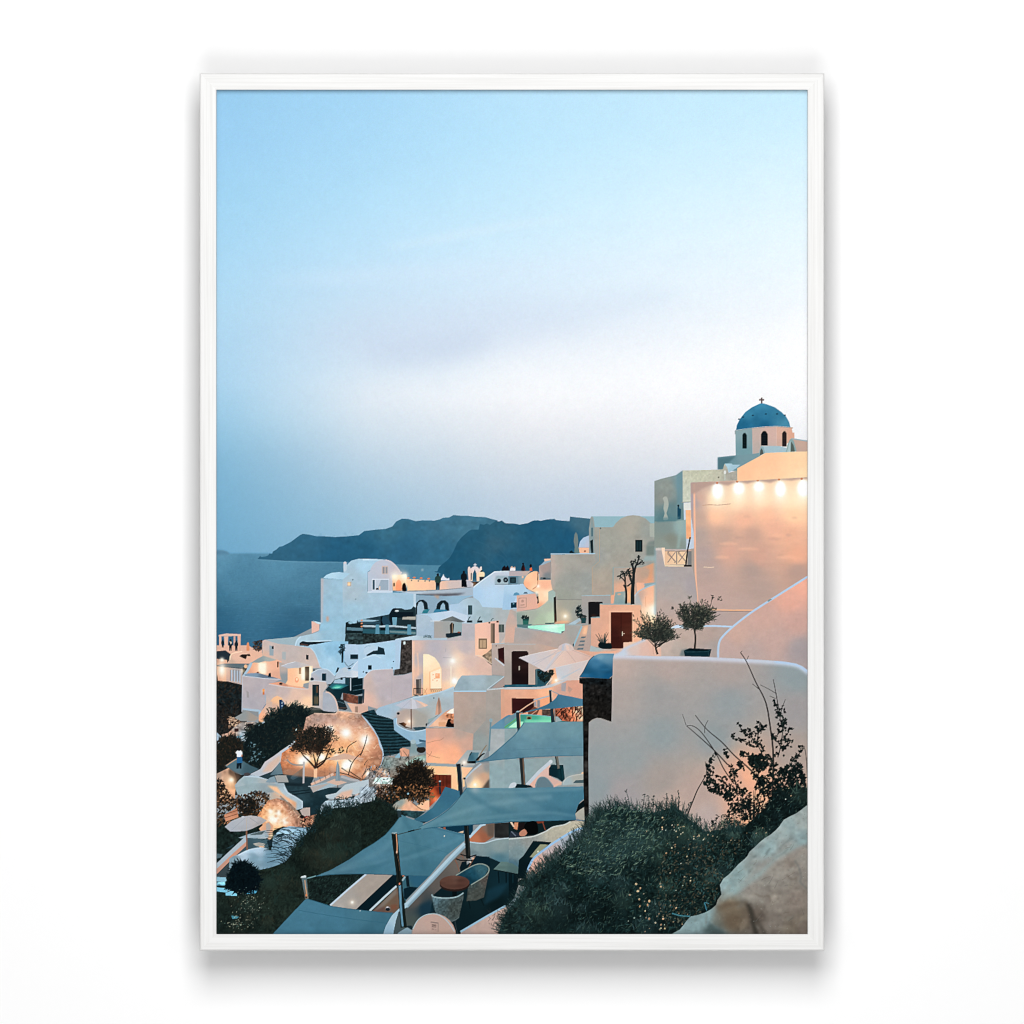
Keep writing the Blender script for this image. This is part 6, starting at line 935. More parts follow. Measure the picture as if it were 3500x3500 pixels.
_rb = [(145, 1220), (190, 1090), (265, 985), (400, 990), (480, 1050), (545, 1130), (570, 1250), (500, 1360), (300, 1400), (160, 1340)]
S('08141a', rough(_rb, 34)); FO(_rb, 260, 44, 16, ['07121a', '0a181d', '0e1f24', '050d12']); fringe(_rb, 110, 46, 18, ['08141a', '0b1a20'])
motif('printed_garden', 'dark sloping garden scrub at the lower left')
for i in range(90):
    x, y = rng.normal(430, 110), rng.normal(1530, 130); E(['8a7a6a', '6a6458', '55605a', 'a3937f'][i % 4], x, y, rng.uniform(3, 8), rng.uniform(3, 7), a=.8)
for i in range(60):
    x, y = rng.normal(280, 90), rng.normal(1800, 50); E(['8a7a6a', '6a6458', 'a3937f', '4a5a52'][i % 4], x, y, rng.uniform(3, 9), rng.uniform(3, 8), a=.8)

# --- bottom centre: lower walls, sails and dining terrace ---
T(1240, 2692)
motif('printed_wall', 'long pale wall with a small lamp below the left sail')
S([(-250, 1400, 'a39a95'), (50, 1300, 'a5978f'), (200, 1200, 'a3958d'), (-350, 1520, 'a8a09c')], [(-432, 1560), (0, 1185), (45, 1142), (410, 1150), (0, 1530), (-100, 1620), (-250, 1620)], n=.015); L('b9cbd9', 24, [(-430, 1555), (-200, 1350), (0, 1180), (45, 1142)], s=0); G(-140, 1515, 22, 'fff4e0', 1); G(-140, 1518, 55, 'ffb880', .4)
S('0a2029', [(400, 1150), (445, 1158), (440, 1290), (260, 1450), (95, 1622), (-100, 1620), (0, 1525)]); S([(300, 1550, '75604f'), (250, 1600, '6a5048')], [(120, 1640), (300, 1470), (450, 1320), (480, 1340), (480, 1600), (400, 1670)]); S('8a8784', [(150, 1630), (440, 1330), (450, 1400), (260, 1580)], f=8, a=.5); L('b3c6cf', 28, [(90, 1630), (280, 1450), (445, 1300)], s=0); E('8f9096', 330, 1600, 32, 30); E('16222a', 330, 1608, 30, 22); E('c9c9cc', 325, 1580, 14, 9); S('8a4a34', [(370, 1550), (450, 1540), (450, 1600), (380, 1620)], f=10, a=.5)
S([(700, 1220, '2f627c'), (580, 1300, '3a6674')], [(520, 1210), (560, 1160), (880, 1165), (720, 1330), (560, 1500), (530, 1400)]); S('0d2631', [(540, 1335), (620, 1308), (730, 1318), (570, 1480), (545, 1460)]); L('12242c', 40, [(585, 1165), (600, 1310)], s=0); L('8fa6ac', 24, [(520, 1230), (560, 1175)], s=0); E('c98060', 535, 1165, 14, 10)
motif('printed_hillside', 'small lit rock and red glow behind the sails')
S([(500, 200, '8d9b97'), (650, 230, 'e6b090'), (560, 260, 'd9a586'), (750, 290, 'f2b48c')], [(370, 265), (440, 195), (520, 148), (580, 148), (650, 195), (760, 275), (840, 310), (520, 300), (450, 320)], n=.06); S([(830, 220, 'f6bd98')], [(700, 250), (790, 170), (880, 170), (880, 290), (800, 310)]); L('6a4a3c', 10, [(650, 195), (760, 280), (830, 300)]); S('2a4a50', [(510, 300), (830, 318), (700, 415), (560, 370)], n=.2, nz='stone')
S([(950, 60, 'b5532f'), (920, 180, 'c4593a'), (1000, 30, '7a2f20')], [(870, -20), (1100, -20), (1040, 90), (980, 160), (880, 260), (880, 100)], n=.1); G(965, 150, 50, 'ff6a40', .6); FO([(880, 90), (930, 40), (950, 120), (890, 180)], 14, 50, 12, ['5f6a4a', '8a6a40'])
_b3 = [(160, 60), (270, -20), (880, -40), (900, 40), (840, 170), (760, 230), (640, 190), (560, 140), (420, 190), (300, 190), (200, 120)]
FO(_b3, 420, 48, 20, ['141412', '211d19', '2f2720', '463526', '0f1112', '5f452e', '9a6a48']); S([(60, 120, '9ba7b0'), (30, 50, 'a9bac6')], [(-40, -10), (170, -10), (190, 60), (150, 180), (-40, 210)], n=.15, nz='stone'); FO([(150, -10), (260, -10), (270, 180), (200, 170)], 40, 70, 9, ['2a1c18', 'd0967a', '463026'])
for i in range(20):
    x, y = rng.uniform(-40, 160), rng.uniform(0, 150); L('26343c', 8, [(x, y), (x+60, y-60)], w1=3, s=0, a=.8)
E('8fb4c4', 598, 80, 14, 13)
motif('printed_garden', 'dark sloping garden scrub at the lower left')
S('141b18', [(-20, 210), (200, 165), (330, 215), (470, 330), (500, 400), (380, 520), (180, 700), (-20, 820)], n=.2, nz='stone'); FO([(-20, 200), (200, 155), (330, 205), (470, 330), (480, 400), (380, 500), (180, 680), (-20, 800)], 420, 50, 10, ['0e1614', '141c19', '1b231d', '22281f', '0b1211'], ang=-.9, spread=.9, s=0, a=.6); fringe([(-20, 210), (200, 165), (330, 215), (470, 330)], 60, 60, 10, ['101817', '1a2423'], closed=False, ang=-1.8, spread=.7)
motif('printed_terrace', 'dining terrace with wicker chairs at the bottom')
S([(1600, 650, '9c6048'), (1500, 690, 'b97252'), (1680, 560, '7d6a60')], [(1390, 660), (1580, 485), (1745, 470), (1730, 650), (1600, 730), (1420, 715)]); S('2a2c2c', [(1740, 470), (1960, 460), (1960, 680), (1740, 660)], n=.1); S('5a5048', [(1640, 480), (1745, 472), (1730, 650), (1650, 640)], f=8, a=.6); L('aac4d2', 34, [(1405, 660), (1560, 500), (1620, 480)], s=0); S('113a50', [(1000, 520), (1455, 480), (1455, 570), (1420, 630), (1330, 610), (1150, 570)]); S('d0b49c', [(1255, 590), (1330, 570), (1330, 600)]); L('9a5c44', 30, [(1075, 520), (1085, 570)], s=0)
S([(1500, 800, '85989b'), (1800, 780, '859697'), (1800, 950, '527a88'), (1480, 870, '6d8288')], [(1410, 715), (1590, 738), (1760, 690), (1960, 660), (1960, 1080), (1690, 930), (1500, 905), (1420, 890)], n=.015); L('b3c6ce', 14, [(1415, 718), (1590, 736), (1760, 688), (1960, 662)])
S([(1300, 1000, '6d6660'), (1000, 1250, '625c58'), (800, 1600, '27404c'), (700, 1500, '5c5854'), (650, 1780, '4a5654')], [(1350, 780), (1420, 890), (1330, 1060), (1230, 1160), (1060, 1250), (1060, 1640), (760, 1720), (660, 1880), (560, 1850), (560, 1600), (960, 1185)])
S([(1500, 1500, '11282e'), (1300, 1700, '0e2329'), (1800, 1300, '13303a'), (1750, 1480, '0c1e22')], [(930, 1420), (1230, 1160), (1500, 905), (1690, 930), (1960, 1050), (1960, 1570), (1880, 1570), (1650, 1690), (1300, 1900), (1290, 1950), (900, 1950), (880, 1700)]); S('1a4050', [(1640, 1350), (1932, 1250), (1800, 1450), (1600, 1550)], f=20, a=.7); S('16384a', [(760, 1560), (900, 1480), (940, 1640), (760, 1700)], f=30, a=.7)
L('a9c3d1', 40, [(1345, 735), (1180, 900), (900, 1195), (560, 1560)], s=0); L('8db0c3', 34, [(1350, 775), (1180, 945), (920, 1225), (580, 1580)], s=0, a=.75); S([(450, 1750, 'a3bfcd'), (340, 1900, '8fb0c4')], [(560, 1520), (600, 1570), (480, 1640), (440, 1750), (400, 1950), (262, 1950), (300, 1830), (380, 1690)]); S('47585c', [(470, 1640), (560, 1600), (560, 1860), (420, 1950), (410, 1900)])
motif('printed_chair', 'wicker tub chair behind the round table')
S('0b2430', [(1490, 900), (1672, 915), (1685, 1020), (1640, 1060), (1450, 1030)]); S([(1500, 1400, '4a504c'), (1600, 1200, '544f4a'), (1450, 1250, '3d4c4c')], [(1390, 1300), (1600, 1180), (1678, 1080), (1650, 1200), (1600, 1450), (1500, 1490), (1370, 1500)], n=.1, nz='fine'); S([(1450, 1150, '1f5064'), (1550, 1080, '3a6470'), (1400, 1230, '123a4a')], [(1228, 1162), (1400, 1062), (1520, 1012), (1620, 1022), (1660, 1080), (1600, 1180), (1430, 1282), (1350, 1250)], n=.05, nz='fine'); L('86968f', 14, [(1230, 1160), (1400, 1060), (1520, 1010), (1620, 1022), (1668, 1078), (1620, 1165), (1430, 1285)]); L('0a1a1e', 12, [(1400, 1490), (1420, 1600)]); L('0a1a1e', 12, [(1560, 1470), (1600, 1560)])
motif('printed_terrace', 'dining terrace with wicker chairs at the bottom')
S([(1850, 1020, '5a7472'), (1780, 1070, '4a6260')], [(1722, 1082), (1828, 978), (1960, 985), (1960, 1130)], n=.1, nz='streak'); L('08161c', 14, [(1790, 1110), (1800, 1260)], s=0); L('08161c', 14, [(1890, 1110), (1895, 1260)], s=0)
for p in ([(1220, 960), (1250, 1020), (1270, 1110)], [(1300, 870), (1330, 940)], [(1480, 900), (1440, 980), (1400, 1050)], [(1220, 960), (1300, 900)]): L('8a5a48', 12, p, w1=8)
S('0d2028', [(1280, 1060), (1310, 980), (1370, 970), (1380, 1050), (1290, 1110)]); L('101c20', 16, [(1230, 940), (1300, 960), (1450, 960)]); L('101c20', 16, [(1290, 880), (1400, 910), (1500, 890)]); E('d9c4b4', 1420, 985, 12, 10); E('c9a48c', 1455, 935, 18, 14)
motif('printed_table', 'round brown wooden table on the dining terrace')
L('0a1518', 60, [(1210, 1330), (1215, 1500)], s=0); E('2e211e', 1212, 1282, 197, 90); E([(1150, 1240, '63443a'), (1300, 1260, '5a3c34'), (1212, 1200, '6a4c42')], 1212, 1253, 198, 92, n=.1, nz='streak')
motif('printed_chair', 'wicker tub chair in front of the round table')
S([(1050, 1550, '46595c'), (1200, 1600, '46504e'), (980, 1500, '5a7680')], [(905, 1408), (945, 1445), (1100, 1462), (1240, 1445), (1332, 1388), (1330, 1450), (1272, 1715), (1230, 1755), (1170, 1772), (1080, 1742), (962, 1645)], n=.14, nz='fine'); L('8fa8ae', 18, [(908, 1410), (945, 1445), (1100, 1460), (1240, 1443), (1330, 1390)]); L('6d8288', 8, [(908, 1415), (962, 1640), (1080, 1738), (1170, 1768), (1270, 1715)], a=.6); L('33454a', 10, [(1215, 1760), (1250, 1932)], w1=8)
motif('printed_table', 'round white table with a printed card at the bottom edge')
E([(900, 1800, 'bb9c92'), (1050, 1850, 'b8998e'), (800, 1900, 'b79c94')], 940, 1962, 292, 298); L('a9bcc2', 12, [(660, 1870), (720, 1760), (800, 1695), (890, 1668), (980, 1672), (1080, 1730), (1160, 1820), (1210, 1900)]); S('a98b84', [(896, 1768), (1000, 1786), (998, 1905), (900, 1890)], a=.35); L('83706c', 12, [(896, 1774), (998, 1790)], s=0); L('8a7672', 7, [(998, 1790), (996, 1905)], s=0)
for y, w in ((1812, 54), (1826, 60), (1840, 56)): L('6a5450', 8, [(912, y-4), (912+w, y+3)], s=0, a=.85)
L('5f4c4a', 9, [(916, 1866), (940, 1870)], s=0); L('8a7470', 5, [(950, 1874), (968, 1877)], s=0); S('7f9aa8', [(450, 1940), (560, 1860), (610, 1852), (640, 1880), (620, 1940)], s=1); S('1c3038', [(560, 1830), (640, 1820), (660, 1850), (640, 1880), (600, 1850)])
motif('printed_wall', 'low pink wall behind the big dark shrub')
S([(1500, 1820, 'b99c93'), (1800, 1680, 'c0a096'), (1350, 1920, 'b09a95')], [(1285, 1950), (1300, 1895), (1640, 1700), (1880, 1565), (1960, 1560), (1960, 1950)], n=.02); L('8fb2c6', 26, [(1290, 1905), (1640, 1698), (1885, 1562)], s=0)
for i in range(40): x, y = rng.uniform(1650, 1932), rng.uniform(1650, 1932); L('3d3a38', 8, [(x, y), (x+rng.uniform(-40, 40), y-rng.uniform(20, 70))], w1=3, s=0, a=.6)
motif('printed_shade_sail', 'dark narrow shade sail between the posts')
S([(1150, 100, '35708f'), (1000, 300, '3a7692'), (800, 420, '2f6a86')], [(1088, -10), (1200, 18), (1295, 50), (1290, 110), (1150, 265), (1000, 375), (850, 455), (780, 462), (670, 425), (800, 355), (920, 265), (1010, 140)], n=.015); S('0c222c', [(750, 450), (840, 450), (810, 470)])
motif('printed_post', 'dark leaning sail post beside the red door'); L('22303a', 44, [(1296, -10), (1305, 100)], s=0); L('8a8078', 10, [(1315, -10), (1325, 80)], s=0); L('1a2a33', 24, [(1015, -10), (1025, 90)], s=0)
motif('printed_shade_sail', 'left blue grey shade sail reaching down to the garden post')
S([(200, 900, '48809a'), (700, 800, '457d93'), (1100, 650, '47819a'), (500, 450, '4a8298'), (-250, 1050, '44768e'), (800, 1080, '3c748c'), (100, 1100, '3f7890')], [(-622, 1172), (-432, 1092), (-180, 950), (0, 822), (150, 732), (300, 622), (420, 482), (512, 358), (600, 400), (690, 432), (800, 465), (780, 520), (960, 522), (1130, 565), (1340, 618), (1345, 700), (1100, 900), (880, 1170), (400, 1150), (0, 1138), (-200, 1140), (-460, 1150)], n=.016)
L('2c647e', 9, [(-622, 1172), (-460, 1150), (-200, 1141), (0, 1139), (400, 1151), (870, 1170)], a=.8); L('38708a', 6, [(250, 660), (700, 750), (1120, 860)], a=.6); L('2f6882', 9, [(0, 822), (150, 732), (300, 622), (420, 482), (508, 362)], a=.6); S('37718c', [(780, 520), (960, 520), (1340, 618), (1330, 640), (960, 545)], a=.6); E('c3ccc4', 1078, 640, 8, 11)
motif('printed_shade_sail', 'large front shade sail in the middle of the terrace')
S([(1500, 150, '568a9e'), (1850, 150, '5a8a9c'), (2200, 150, '51859b'), (2700, 150, '447f98'), (1300, 400, '548798'), (1800, 400, '4a8095'), (2500, 380, '41799 2'.replace(' ', '')), (1000, 490, '4a8298'), (2800, 380, '3a7390')], [(728, 530), (940, 425), (1150, 275), (1290, 115), (1372, 2), (1932, 8), (2300, 0), (2912, -16), (2925, 80), (2922, 150), (2870, 190), (2832, 262), (2806, 350), (2818, 428), (2432, 442), (1932, 455), (1500, 487), (1000, 522), (800, 548)], n=.016)
L('2a6480', 10, [(735, 528), (940, 423), (1150, 273), (1290, 113), (1372, 2)], a=.8); L('26607c', 10, [(800, 546), (1000, 520), (1500, 485), (1932, 453), (2432, 440), (2815, 426)], a=.8); L('3f7890', 6, [(1650, 425), (1932, 412), (2700, 360)], a=.6); S('5f90a6', [(1380, 10), (1932, 14), (2912, -10), (2912, 12), (1932, 30), (1390, 26)], f=5, a=.5); G(1480, 20, 70, 'd08a68', .35)
def folds(area, lines, k=1.0):
    clip(area)
    for p, w, c, a in lines: L(c, w, p, f=w*.35, a=a*k, ident=False)
    clip()
T(1240, 2692)
folds([(728, 530), (940, 425), (1150, 275), (1290, 115), (1372, 2), (1932, 8), (2912, -16), (2925, 80), (2806, 350), (2818, 428), (1932, 455), (1000, 522), (800, 548)],
      [([(760, 525), (1200, 360), (1700, 220), (2500, 120)], 60, '7fa9b8', .3), ([(1372, 10), (1500, 150), (1800, 300), (2300, 400)], 70, '2f6a84', .3), ([(1000, 500), (1600, 400), (2400, 330), (2820, 380)], 40, '6a9aac', .28), ([(2000, 20), (2300, 200), (2780, 340)], 60, '356f88', .25), ([(1400, 40), (1900, 60), (2900, 20)], 36, '7aa4b2', .25)])
folds([(-622, 1172), (-180, 950), (0, 822), (300, 622), (512, 358), (800, 465), (780, 520), (1340, 618), (1345, 700), (880, 1170), (0, 1138)],
      [([(512, 370), (420, 640), (200, 860), (-300, 1080)], 70, '5f93a8', .35), ([(520, 380), (700, 700), (800, 1100)], 60, '2f6880', .3), ([(-600, 1165), (100, 1000), (700, 900), (1320, 660)], 50, '5b90a6', .28), ([(0, 1130), (400, 950), (900, 760)], 50, '336d86', .28)])
folds([(-1200, 1945), (-765, 1482), (-430, 1562), (0, 1620), (405, 1655), (262, 1945)],
      [([(-750, 1480), (-700, 1700), (-600, 1940)], 60, '5a90aa', .35), ([(-740, 1490), (-300, 1720), (200, 1900)], 60, '2c6480', .3), ([(-400, 1570), (0, 1760), (280, 1900)], 50, '558ba4', .25)])
motif('printed_post', 'tall dark steel post in front of the left sail')
L('3a4a4a', 10, [(455, 622), (560, 595), (650, 570), (770, 542)]); L('16221f', 16, [(600, 582), (680, 562)], s=0); S([(420, 700, '16201f'), (460, 1200, '1d2624'), (540, 1700, '17211f')], [(376, 600), (456, 598), (500, 1100), (582, 1845), (500, 1850), (470, 1400), (430, 1050)]); L('c28e6e', 15, [(443, 612), (452, 760), (450, 860)], w1=14); L('7a5c48', 8, [(450, 860), (480, 1000), (490, 1100)], w1=4); L('5f8ca2', 34, [(488, 1290), (505, 1600), (528, 1835)], w1=24); L('0d1614', 12, [(448, 880), (488, 1300)]); E('d08068', 486, 1270, 11, 14); S('8fa6ac', [(374, 605), (390, 592), (445, 590), (458, 602), (420, 612)]); E('d9a890', 448, 852, 10, 18)
motif('printed_post', 'short dark post at the upper corner of the left sail'); L('2a3c42', 48, [(478, 300), (490, 392)], s=0); S('9fb6ba', [(445, 298), (470, 285), (510, 290), (505, 304)])
motif('printed_post', 'dark post under the large front sail'); S([(1370, 700, '141d1e')], [(1338, 500), (1398, 500), (1412, 720), (1425, 940), (1365, 935), (1350, 720)]); L('4a4a46', 8, [(1385, 505), (1405, 900)], s=0, a=.8)
motif('printed_post', 'pale wooden post at the tip of the left sail')
T(740, 2692); S([(1150, 1300, '5d737a'), (1190, 1400, '6a6a64')], [(1122, 1190), (1190, 1185), (1218, 1470), (1172, 1478)]); L('d0a07c', 12, [(1165, 1220), (1180, 1330), (1198, 1460)], a=.9); S('c9d6da', [(1108, 1192), (1120, 1172), (1170, 1158), (1186, 1168), (1180, 1190)]); L('6f979c', 14, [(1195, 1198), (1260, 1182), (1312, 1166)]); E('d08050', 1185, 1420, 10, 18); E('3a2a20', 1188, 1448, 12, 12)
T(1240, 2692)
motif('printed_shade_sail', 'lowest blue shade sail at the bottom left')
S([(-600, 1650, '427c98'), (-300, 1750, '407a96'), (0, 1700, '427a92'), (-500, 1880, '3d7792'), (200, 1800, '3a7088'), (100, 1900, '366c84')], [(-1200, 1945), (-1000, 1730), (-765, 1482), (-732, 1468), (-600, 1508), (-430, 1562), (-200, 1596), (0, 1620), (250, 1645), (405, 1655), (345, 1750), (300, 1830), (262, 1945)], n=.016)
L('2a627c', 9, [(-732, 1470), (-600, 1510), (-430, 1564), (-200, 1598), (0, 1622), (250, 1647), (405, 1657)], a=.7); L('2f6a84', 7, [(-850, 1620), (-500, 1680), (-100, 1740), (330, 1792)], a=.8); E('b0c4cc', -35, 1628, 10, 6)

# --- under the front sail, right ---
T(1740, 2692)
motif('printed_terrace', 'dining terrace with guests half hidden under the front sail')
S('12262a', [(-5, 452), (500, 442), (880, 430), (800, 450), (730, 485), (580, 515), (480, 575), (330, 635), (-5, 668)]); S('c98a68', [(70, 460), (125, 458), (110, 560), (60, 540)]); S('eec4ae', [(10, 455), (40, 455), (75, 520), (55, 520)]); S('07090b', [(220, 470), (280, 445), (360, 450), (385, 560), (360, 610), (210, 620), (190, 530)], s=2); S('7a3c28', [(360, 448), (460, 444), (460, 465), (380, 475)]); L('8a4a38', 12, [(440, 450), (480, 565)], s=0); S('1c1618', [(120, 470), (210, 460), (190, 560), (130, 560)]); S('b8806a', [(130, 600), (200, 545), (240, 600), (200, 640), (150, 640)], s=2); S('2a3440', [(20, 570), (130, 600), (140, 645), (0, 655)]); L('8a97a8', 7, [(30, 580), (90, 640)])
S([(800, 500, 'b9af9c'), (600, 600, 'b2aa9b'), (900, 500, 'bdb29e'), (250, 680, '8f9390'), (100, 850, '7a9094'), (50, 1050, '4c7080'), (20, 720, '879596')], [(-5, 672), (330, 638), (480, 578), (580, 518), (730, 488), (810, 446), (1000, 440), (1000, 560), (850, 590), (620, 730), (400, 900), (130, 1150), (-5, 1130)], n=.03, nz='fine'); L('c3ccc9', 16, [(-5, 680), (180, 664), (330, 642), (480, 580), (580, 520), (730, 490), (810, 448)], a=.85)
S([(250, 850, '0d2228'), (180, 1100, '0a1c22')], [(130, 955), (190, 900), (320, 703), (440, 712), (560, 722), (420, 860), (330, 960), (250, 1210), (110, 1200)]); S([(400, 800, '93937a')], [(272, 918), (350, 820), (412, 748), (520, 755), (400, 860), (320, 925)]); E('e0e0d0', 382, 845, 10, 12); S('0a1d23', [(-5, 1125), (125, 1130), (120, 1300), (60, 1480), (-5, 1560)]); L('123640', 10, [(50, 1140), (50, 1260)])
S('0a181d', [(875, 345), (915, 225), (1000, 155), (1000, 260), (930, 300)]); S([(950, 350, 'a9a399')], [(873, 345), (930, 295), (1000, 250), (1000, 435), (935, 425), (890, 390)], n=.02); L('3a6f8a', 10, [(885, 425), (1000, 440)])
S([(-100, 1040, '5a7472'), (60, 1080, '4f6a6a')], [(-210, 1082), (-104, 978), (40, 1000), (122, 1050), (118, 1142), (-5, 1118)], n=.08, nz='streak'); L('0a1a1e', 12, [(-210, 1084), (-5, 1122), (118, 1146)], s=0)
motif('printed_wall', 'low pink wall behind the big dark shrub')
S([(350, 1000, 'd3a799'), (300, 1130, 'd9a898'), (550, 820, 'bba8a8'), (750, 700, 'a3abb5'), (900, 620, 'a0aeba')], [(228, 1215), (245, 1080), (320, 940), (440, 840), (600, 725), (800, 600), (920, 545), (1000, 535), (1000, 720), (600, 1100), (260, 1260)], n=.02); L('94bee4', 30, [(240, 1120), (262, 1050), (325, 935), (440, 838), (600, 722), (800, 598), (920, 545), (1000, 536)], w1=26, a=.9)
S('a9bccb', [(-5, 1540), (60, 1470), (140, 1400), (220, 1310), (235, 1335), (150, 1440), (80, 1540), (-5, 1590)], n=.2, nz='stone'); S('c9a99c', [(120, 1450), (230, 1320), (240, 1340), (140, 1460)], a=.7)

# --- big right wall, pillar and shrubs ---
T(2260, 2200)
motif('printed_wall', 'large rounded white wall in the right foreground')
_bw = [(-640, 175), (-560, 150), (-300, 155), (0, 162), (600, 175), (1200, 205), (1600, 232), (1780, 262), (1870, 300), (1940, 355), (1940, 2700), (-970, 2700), (-960, 1050), (-850, 985), (-660, 1035), (-645, 400)]
S([(100, 320, 'b19e99'), (900, 330, 'ab9b97'), (1800, 420, '8d999c'), (-560, 300, 'b9a39c'), (-560, 700, 'ab9d99'), (0, 700, '9b9a99'), (900, 800, '939a9c'), (1800, 900, '9c9797'), (-900, 1150, '999b9b'), (-850, 1500, '929a9c'), (0, 1200, '909a9c'), (700, 1250, '8f989a'), (1700, 1450, 'ab9890'), (-850, 1900, '8f999c'), (0, 1800, 'a59792'), (500, 2000, 'b69d95'), (1000, 1800, 'd3a48f'), (1150, 1750, 'ecae8e'), (-500, 2000, 'a0999a'), (600, 2250, 'b9a49f'), (1050, 2150, 'd9a791'), (1300, 2050, 'eaae8e'), (-400, 1500, '949b9c'), (1150, 2400, 'e8aa88'), (200, 2100, 'bba197')], _bw, n=.009)
clip(_bw)
L('c9d3e4', 60, [(-640, 180), (-560, 165), (-300, 172), (0, 182), (600, 196), (1200, 226), (1600, 252), (1780, 282), (1870, 325), (1950, 390)], f=22, a=.85, ident=False); L('a9c8ea', 26, [(1500, 240), (1700, 262), (1800, 285), (1870, 325), (1940, 375)], f=8, a=.8, ident=False)
_r = np.random.default_rng(37)
for i in range(70):
    x, y = _r.uniform(-900, 1900), _r.uniform(260, 1900); l = _r.uniform(80, 320); S(['c4b3ab', '868e90', 'b3a7a2', '7f8a8d'][i % 4], [(x, y), (x+l*.5, y-l*.12), (x+l, y+_r.normal(0, 20)), (x+l*.5, y+l*.12)], s=1, f=26, a=.06, ident=False)
for i in range(16):
    x, y = _r.uniform(-850, 1800), _r.uniform(300, 1700); l = _r.uniform(60, 200); L(['8a8684', 'c9bab2'][i % 2], 5, [(x, y), (x+l*.4, y+_r.normal(0, 16)), (x+l, y+_r.normal(0, 34))], w1=2, a=.3, ident=False)
L('b9aaa6', 14, [(-638, 200), (-640, 900)], s=0, f=8, a=.6, ident=False)
clip()
motif('printed_wall', 'white parapet running behind the blue capped pillar')
T(1740, 2200)
S([(1650, 60, 'd6bcb4'), (1800, 80, 'd9b3a6'), (1480, 130, 'c0cad8'), (1900, 60, 'dcb09e')], [(1370, 172), (1440, 120), (1550, 55), (1800, -55), (1850, -58), (1932, 20), (2009, 60), (2009, 168), (1560, 152)]); L('bccadc', 28, [(1380, 160), (1450, 112), (1560, 50), (1800, -52)], f=5, a=.85); L('b08c7e', 9, [(1900, 20), (1905, 140)], a=.5)
S([(1250, 110, 'e0a98f')], [(1020, 130), (1250, 90), (1500, 80), (1440, 125), (1200, 130)], f=5, a=.8)
motif('printed_olive_tree', 'small olive tree beside the peach lit wall'); L('2a2a28', 28, [(1962, 140), (1940, 70), (1930, -10)], w1=20); L('2a2a28', 16, [(1940, 60), (2010, 0), (2080, -50)], w1=8); L('2a2a28', 14, [(1936, 50), (1870, -20), (1800, -90)], w1=6)
motif('printed_pillar', 'dark stone pillar with a rounded blue cap')
_pl = [(925, 452), (1100, 450), (1342, 458), (1362, 430), (1358, 700), (1352, 1032), (1290, 1010), (1220, 985), (1160, 978), (1100, 1000), (1052, 1040), (1048, 1500), (1052, 2100), (1055, 2450), (1000, 2460), (985, 1932), (980, 1400), (975, 1000), (970, 535), (930, 520)]
S([(1150, 600, '201f1e'), (1150, 850, '1a1917'), (1020, 1500, '161514'), (1150, 480, '12191c')], _pl, n=.35, nz='stone'); clip(_pl)
for i in range(70):
    x, y = rng.uniform(960, 1350), rng.uniform(540, 1020); r = rng.uniform(8, 26); S(['3a3735', '2a2827', '4a4744', '0d0d0e', '332a24'][i % 5], [(x-r, y), (x-r*.2, y-r*.7), (x+r, y-r*.2), (x+r*.3, y+r*.7)], f=4, a=.55, ident=False)
for i in range(40): y = rng.uniform(1050, 2450); S(['33312f', '0a0a0b', '4a4642'][i % 3], [(985, y), (1020, y-12), (1050, y+6), (1015, y+20)], f=4, a=.5, ident=False)
S('5a5652', [(990, 1550), (1050, 1548), (1048, 1640), (992, 1640)], f=5, a=.6, ident=False); clip(); L('3d4a50', 7, [(930, 455), (1100, 453), (1340, 462)], s=0)
S([(1200, 160, '6f95a8'), (1300, 200, '5f8aa2'), (1150, 250, '3f779a'), (1250, 330, '2a6a92'), (1100, 420, '1c5c84'), (1300, 430, '185a84'), (1020, 380, '235f82')], [(930, 442), (980, 368), (1020, 290), (1060, 220), (1120, 162), (1200, 132), (1390, 130), (1372, 190), (1366, 420), (1318, 462), (1100, 450)], n=.07, nz='streak')
L('26485a', 9, [(932, 440), (982, 366), (1022, 288), (1062, 218), (1122, 162)], a=.8); L('a9c0cc', 7, [(1122, 160), (1200, 131), (1385, 130)], a=.6)

motif('printed_shrub', 'leafy dark shrub with long bare twigs against the white wall')
T(2260, 2200)
for w, w1, p in ((11, 26, [(1048, 118), (1130, 245), (1250, 510), (1350, 700), (1400, 850), (1440, 1100), (1475, 1380), (1480, 1700), (1460, 2100)]), (9, 22, [(450, 945), (600, 1130), (800, 1300), (960, 1470), (1130, 1620), (1250, 1740)]), (8, 18, [(335, 1085), (480, 1210), (690, 1400), (880, 1600)]), (8, 16, [(335, 1085), (420, 1088), (520, 1160), (640, 1320), (740, 1480), (830, 1660), (960, 1850)]),
                 (6, 14, [(1480, 470), (1520, 680), (1548, 850)]), (6, 8, [(1205, 530), (1290, 600)]), (5, 8, [(1310, 545), (1420, 600), (1520, 660)]), (5, 8, [(1640, 735), (1610, 810), (1580, 870)]), (5, 8, [(1430, 690), (1510, 725)]), (4, 6, [(280, 930), (330, 1080)]), (5, 7, [(620, 1010), (580, 1090), (575, 1180)]), (9, 18, [(580, 1560), (600, 1700), (560, 1790), (480, 1930), (430, 2050), (370, 2200), (320, 2350)]), (6, 10, [(1890, 1350), (1920, 1550), (1930, 1800)]), (5, 5, [(1045, 118), (1070, 95)]), (5, 6, [(1130, 215), (1155, 160)])):
    L('33302f', w, p, w1=w1)
_lf = ['0e1a1b', '14221f', '0a1416', '1c2a28', '11191a']
